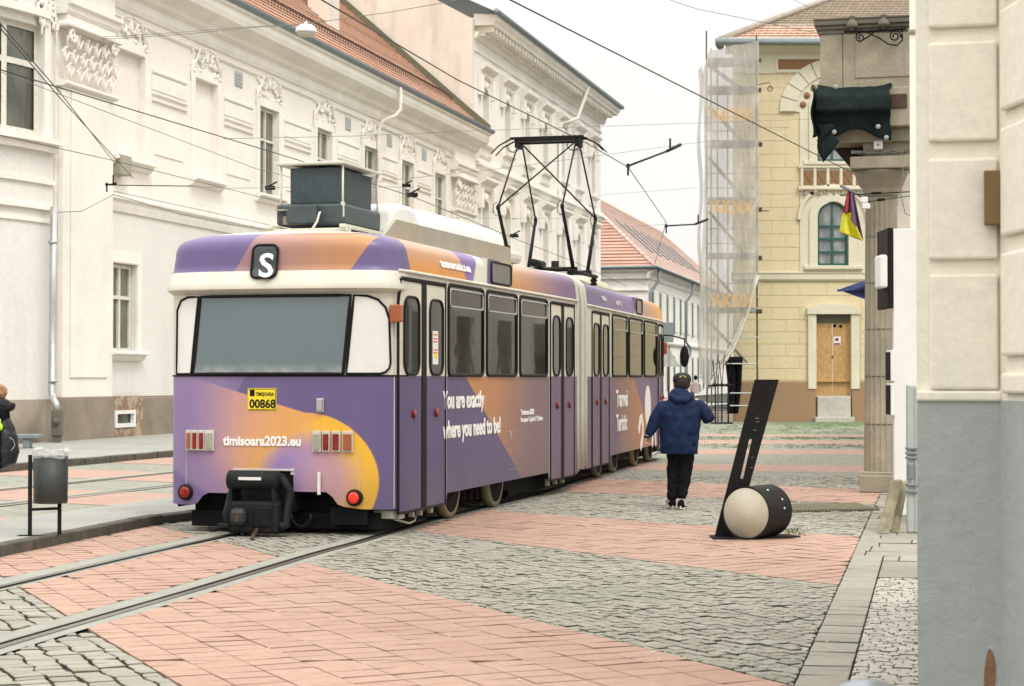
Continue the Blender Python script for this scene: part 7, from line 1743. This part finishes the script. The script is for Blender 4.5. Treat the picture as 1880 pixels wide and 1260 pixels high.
hb = evalmesh(union([bo_, hd_] + ears, .011, 3), 'body', M['skin'], man)
fc = MB()
for s_ in (-1, 1): fc.ball((.02+s_*.036, .148, 1.545), (.011, .008, .007), 8, 6)
fc.build('eyes', M['white'], man)
# hair fringe below the cap
hr = evalmesh(loft([(.02, .03, 1.465, .07, .075), (.02, .026, 1.49, .094, .104), (.02, .028, 1.56, .101, .114), (.02, .035, 1.60, .095, .108)]), 'hair', simple('dark cropped hair', (.03, .02, .015, 1), .9, sc=60, bump=.6), man)
# trousers
tv = [(0, 0, .82, .145, .12), (-.08, .0, .74, .10, .105), (-.088, .035, .47, .078, .085), (-.10, .01, .30, .070, .075), (-.112, -.015, .13, .058, .065), (-.112, -.01, .10, .056, .06),
      (.08, .0, .74, .105, .105), (.06, -.01, .47, .085, .09), (.03, -.04, .30, .070, .078), (.005, -.075, .16, .055, .065), (.0, -.08, .13, .056, .06)]
te = []; chain(te, 0, 1, 2, 3, 4, 5); chain(te, 0, 6, 7, 8, 9, 10)
to = union([skin(tv, te, 0, 2)], .010, 2)
def wrinkle(o, amp, sc, st=(1, 1, 1)):
    nn = [v.normal.copy() for v in o.data.vertices]; cc = [v.co.copy() for v in o.data.vertices]; out = []
    for p, nv in zip(cc, nn):
        d = noise.noise(Vector((p.x*sc*st[0], p.y*sc*st[1], p.z*sc*st[2]))) + .5*noise.noise(Vector((p.x*sc*2.3*st[0]+9, p.y*sc*2.3*st[1], p.z*sc*2.3*st[2])))
        out += list(p + nv*amp*d)
    o.data.vertices.foreach_set('co', out); o.data.update()
tro = evalmesh(to, 'trousers', M['cloth'], man); wrinkle(tro, .012, 9, (1, 1, 1.6))
# jacket: lofted trunk + sleeves + hood in one cloth mesh
tk = loft([(-.02, 0, .675, .215, .15, .8), (-.02, 0, .70, .225, .16, .8), (-.018, 0, .85, .235, .165, .8), (-.01, 0, 1.0, .245, .165, .8), (0, .0, 1.15, .25, .16, .85), (.0, .01, 1.26, .245, .15, .9), (.0, .015, 1.33, .20, .13, .95), (.0, .02, 1.385, .12, .10, 1), (.0, .03, 1.42, .08, .08, 1)])
slv = skin([(0, .01, 1.25, .10, .09), (-.20, .0, 1.27, .095, .095), (-.30, -.01, 1.12, .080, .085), (-.335, -.01, 1.03, .075, .08), (-.385, -.02, .93, .060, .062), (-.40, -.025, .885, .052, .054)], [(0, 1), (1, 2), (2, 3), (3, 4), (4, 5)], 0, 2)
srv = skin([(0, .01, 1.25, .10, .09), (.21, .0, 1.27, .098, .098), (.315, -.02, 1.17, .088, .09), (.355, -.03, 1.09, .085, .085), (.33, .06, 1.10, .07, .07), (.275, .15, 1.17, .055, .055)], [(0, 1), (1, 2), (2, 3), (3, 4), (4, 5)], 0, 2)
hood = []
g = MB(); g.ball((.0, -.055, 1.375), (.135, .085, .075), 18, 12); hood.append(g.build('tmp', M['navy'])); g = MB(); g.ball((-.01, -.035, 1.425), (.115, .085, .05), 18, 12); hood.append(g.build('tmp', M['navy']))
g = MB(); g.tube([(-.13, .03, 1.40), (-.12, -.06, 1.37), (-.05, -.125, 1.33), (.04, -.13, 1.325), (.11, -.07, 1.37), (.13, .03, 1.40)], [.03, .045, .045, .045, .04, .03], 10); hood.append(g.build('tmp', M['navy']))
jk = evalmesh(union([tk, slv, srv] + hood, .0095, 2), 'jacket', M['navy'], man); wrinkle(jk, .016, 7, (1.3, 1, .9)); 
hg = MB(); hg.tube([(-.02+.228*math.cos(t)*abs(math.cos(t))**-.2 if abs(math.cos(t)) > .01 else -.02, .155*math.sin(t), .683) for t in [2*math.pi*k/40 for k in range(41)]], .007, 6); hg.build('jacket_hem', M['navy'], man)
g = MB(); g.tube([(-.40-.0, -.025, .875), (-.403, -.027, .90)], .05, 14); g.build('cuff', M['navy'], man)
# cap with strap opening and yellow mark
g = MB(); prof = [(.111, 1.55), (.114, 1.575), (.108, 1.615), (.086, 1.645), (.05, 1.662), (.006, 1.668)]; g.lathe(prof, (.02, .035, 0), 28); g.grid(lambda u, v: (.02+(.075)*math.cos(math.pi*u)*(1-.15*v), .10+.10*v*math.sin(math.pi*u)**.6, 1.575-.012*v), 14, 5)
cp_ = g.build('cap', simple('black cap cloth', (.012, .012, .014, 1), .8), man); g = MB(); g.tube([(.02+.035*math.cos(t), -.070-.003*math.sin(t)+.012*math.sin(t), 1.60+.022*math.sin(t)) for t in [math.pi*k/8 for k in range(9)]], .006, 6); g.build('cap_mark', M['plate'], cp_)
# hands
hand_mesh(Matrix.Translation((-.405, -.03, .895)) @ Matrix.Rotation(R(14), 4, 'Y') @ Matrix.Rotation(R(60), 4, 'Z'), 'hand', M['skin'], man, .55, 1.12)
hand_mesh(Matrix.Translation((.262, .17, 1.19)) @ Matrix.Rotation(R(-120), 4, 'X'), 'hand', M['skin'], man, .7, 1.05)
# shoes: right one flat on the ground heel towards us, left one lifted ahead
def shoe(c, yaw, pitch_):
    Ms = Matrix.Translation(c) @ Matrix.Rotation(yaw, 4, 'Z') @ Matrix.Rotation(pitch_, 4, 'X')
    g = MB(); rs_ = []
    for t, w_, h_, z_ in ((-.10, .030, .03, .05), (-.085, .042, .055, .055), (-.03, .044, .062, .06), (.04, .046, .045, .05), (.10, .048, .032, .04), (.155, .040, .022, .032), (.175, .02, .012, .028)):
        rs_.append([(w_*math.cos(a), t, z_+h_*math.sin(a)) for a in [2*math.pi*k/16 for k in range(16)]])
    g.add([p for r in rs_ for p in r], [(i*16+k, i*16+(k+1) % 16, (i+1)*16+(k+1) % 16, (i+1)*16+k) for i in range(6) for k in range(16)] + [list(range(16)), list(range(96, 112))], True)
    s1_ = g.build('shoe', M['cloth'], man); s1_.data.transform(Ms)
    g = MB(); g.prism([(.047*math.cos(a)*(1 if math.sin(a) > -.2 else .9), .04+.145*math.sin(a)) for a in [2*math.pi*k/20 for k in range(20)]], -.002, .032, 'z'); s2_ = g.build('shoe_sole', M['offw'], s1_); s2_.data.transform(Ms)
    g = MB(); 
    for s_ in (-1, 1):
        for k in range(3): g.tube([(s_*.046, -.03+.03*k, .05), (s_*.036, -.0+.03*k, .095)], .005, 5)
    s3_ = g.build('shoe_stripe', M['offw'], s1_); s3_.data.transform(Ms)
shoe((.0, -.08, .0), R(-12), R(-10)); shoe((-.112, .05, .03), R(6), R(8))
# woman at the left edge, only her back half in the frame
wb0 = P(-22, 985, 19.0); Yw = 19.0; kx = F/Yw
wx = lambda x: (x-(-22))/kx; wz = lambda y: HH-IH+(YH-y)/kx
wm = thing('person', 'fair-haired person in dark clothes with a black backpack, cut off by the left edge', 'person', ((-6-940)/kx, Yw, IH)); wm.scale = (.93, .93, .93)
V_ = [(0, 0, .80, .11, .09), (.0, 0, 1.02, .11, .09), (.0, 0, 1.22, .11, .09), (-.0, 0, 1.33, .05, .05), (-.02, 0, 1.40, .05, .05), (-.10, 0, .72, .08, .08), (-.15, .08, .42, .055, .055), (-.17, .05, .08, .04, .04), (-.22, .03, .03, .035, .03), (-.04, 0, .72, .08, .08), (-.09, -.05, .42, .055, .055), (-.10, -.05, .08, .04, .04), (-.17, -.06, .03, .035, .03),
      (-.02, -.16, 1.2, .06, .06), (-.06, -.2, 1.0, .045, .045), (-.16, -.18, .86, .03, .03), (-.02, .16, 1.2, .06, .06), (-.06, .2, 1.0, .045, .045), (-.16, .18, .86, .03, .03)]
E_ = []; chain(E_, 0, 1, 2, 3, 4); chain(E_, 0, 5, 6, 7, 8); chain(E_, 0, 9, 10, 11, 12); chain(E_, 2, 13, 14, 15); chain(E_, 2, 16, 17, 18)
bo_ = skin(V_, E_, 0, 2); hd_ = loft([(-.03, 0, 1.34, .045, .04), (-.04, 0, 1.38, .075, .06), (-.035, 0, 1.43, .09, .07), (-.03, 0, 1.49, .09, .072), (-.03, 0, 1.53, .05, .045), (-.03, 0, 1.54, .015, .015)])
nz = MB(); nz.ball((-.125, 0, 1.43), (.02, .012, .018), 8, 6)
evalmesh(union([bo_, hd_, nz.build('tmp', M['skin'])], .011, 3), 'body', M['skin'], wm)
g = MB()
for s_ in (-1, 1): g.ball((-.112, s_*.028, 1.46), (.008, .01, .007), 8, 6)
g.build('eyes', M['white'], wm)
hr = evalmesh(union([loft([(.0, 0, 1.36, .06, .06), (.015, 0, 1.40, .09, .082), (.01, 0, 1.45, .105, .09), (.0, 0, 1.51, .10, .085), (-.01, 0, 1.56, .05, .05)])], .009, 1), 'hair', M['hair'], wm); wrinkle(hr, .02, 18, (1, 1, .5))
ct = evalmesh(union([loft([(0, 0, .70, .16, .19), (.0, 0, .9, .15, .19), (.0, 0, 1.1, .145, .20), (.01, 0, 1.24, .13, .18), (.01, 0, 1.31, .09, .10)]), skin([(0, -.1, 1.22, .07), (-.03, -.19, 1.15, .065), (-.06, -.22, 1.0, .055), (-.15, -.19, .88, .045)], [(0, 1), (1, 2), (2, 3)]), skin([(0, .1, 1.22, .07), (-.03, .19, 1.15, .065), (-.06, .22, 1.0, .055), (-.15, .19, .88, .045)], [(0, 1), (1, 2), (2, 3)])], .011, 2), 'coat', M['cloth'], wm); wrinkle(ct, .01, 8)
cv = evalmesh(union([loft([(.03, 0, 1.24, .10, .10), (.04, 0, 1.28, .145, .13), (.045, 0, 1.33, .155, .13), (.03, 0, 1.37, .11, .10), (.02, 0, 1.39, .07, .07)])], .01, 1), 'scarf', simple('dark knit scarf', (.014, .014, .017, 1), .95, sc=30, bump=.6), wm); wrinkle(cv, .016, 12)
bkp = evalmesh(union([loft([(.09, 0, .66, .04, .09), (.11, 0, .70, .10, .14), (.125, 0, .82, .115, .16), (.12, 0, .98, .10, .16), (.09, 0, 1.10, .09, .15), (.06, 0, 1.20, .07, .11), (.05, 0, 1.25, .03, .05)])], .011, 2), 'backpack', simple('black nylon', (.01, .011, .014, 1), .5, sc=20), wm); wrinkle(bkp, .008, 10)
g = MB(); g.tube([(.17, -.13, .98), (.21, -.11, .95), (.225, -.10, .90), (.21, -.12, .86), (.19, -.14, .84)], .007, 6); g.tube([(.13, -.12, 1.1), (.17, -.10, 1.02), (.19, -.09, .97)], .009, 6); g.build('backpack_strap', M['zinc'], bkp)
g = MB(); g.ball((.07, -.19, 1.12), (.035, .03, .05), 12, 8); g.ball((.09, -.19, 1.09), (.03, .03, .04), 12, 8); g.ball((.08, -.19, 1.155), (.02, .02, .03), 10, 6); g.build('plush_keyring', M['lime'], bkp)
tw_ = evalmesh(skin([(-.02, 0, .78, .11, .11), (-.10, .0, .70, .085, .085), (-.15, .08, .42, .065, .065), (-.17, .05, .05, .055, .055), (-.04, 0, .70, .085, .085), (-.09, -.05, .42, .065, .065), (-.10, -.05, .05, .055, .055)], [(0, 1), (1, 2), (2, 3), (0, 4), (4, 5), (5, 6)]), 'trousers', M['cloth'], wm)
# tiny distant pedestrian right of the walking man
YQ = 98.0; dq = thing('person', 'tiny distant pedestrian with dark hair just right of the man in the navy jacket', 'person', ((1277-940)/F*YQ, YQ, 0))
V_ = [(0, 0, .85, .12, .10), (0, 0, 1.15, .13, .10), (0, 0, 1.35, .12, .09), (0, 0, 1.5, .05, .05), (-.08, .05, .45, .07, .07), (-.09, 0, .06, .05, .05), (.08, -.05, .45, .07, .07), (.09, 0, .06, .05, .05), (-.2, 0, 1.3, .06, .06), (-.24, .02, 1.0, .045, .045), (-.2, .1, .85, .035, .035), (.2, 0, 1.3, .06, .06), (.24, .02, 1.0, .045, .045), (.2, .1, .85, .035, .035)]
E_ = []; chain(E_, 0, 1, 2, 3); chain(E_, 0, 4, 5); chain(E_, 0, 6, 7); chain(E_, 2, 8, 9, 10); chain(E_, 2, 11, 12, 13)
hd_ = loft([(0, 0, 1.48, .05, .05), (0, 0, 1.54, .08, .09), (0, 0, 1.62, .085, .10), (0, 0, 1.70, .06, .07), (0, 0, 1.72, .02, .02)])
evalmesh(union([skin(V_, E_, 0, 1), hd_], .02, 2), 'body', M['skin'], dq)
evalmesh(union([loft([(0, 0, .8, .2, .14), (0, 0, 1.1, .19, .13), (0, 0, 1.32, .18, .12), (0, 0, 1.42, .09, .09)]), skin([(0, 0, 1.3, .08), (-.2, 0, 1.28, .08), (-.25, .02, 1.0, .06), (-.2, .1, .88, .05)], [(0, 1), (1, 2), (2, 3)]), skin([(0, 0, 1.3, .08), (.2, 0, 1.28, .08), (.25, .02, 1.0, .06), (.2, .1, .88, .05)], [(0, 1), (1, 2), (2, 3)])], .02, 1), 'coat', simple('pale coat', (.45, .36, .33, 1), .8), dq)
evalmesh(loft([(0, -.02, 1.52, .08, .09), (0, -.02, 1.62, .1, .11), (0, -.01, 1.72, .06, .07), (0, 0, 1.74, .02, .02)]), 'hair', M['cloth'], dq)
bpy.data.scenes.remove(TS)
bpy.context.view_layer.update()
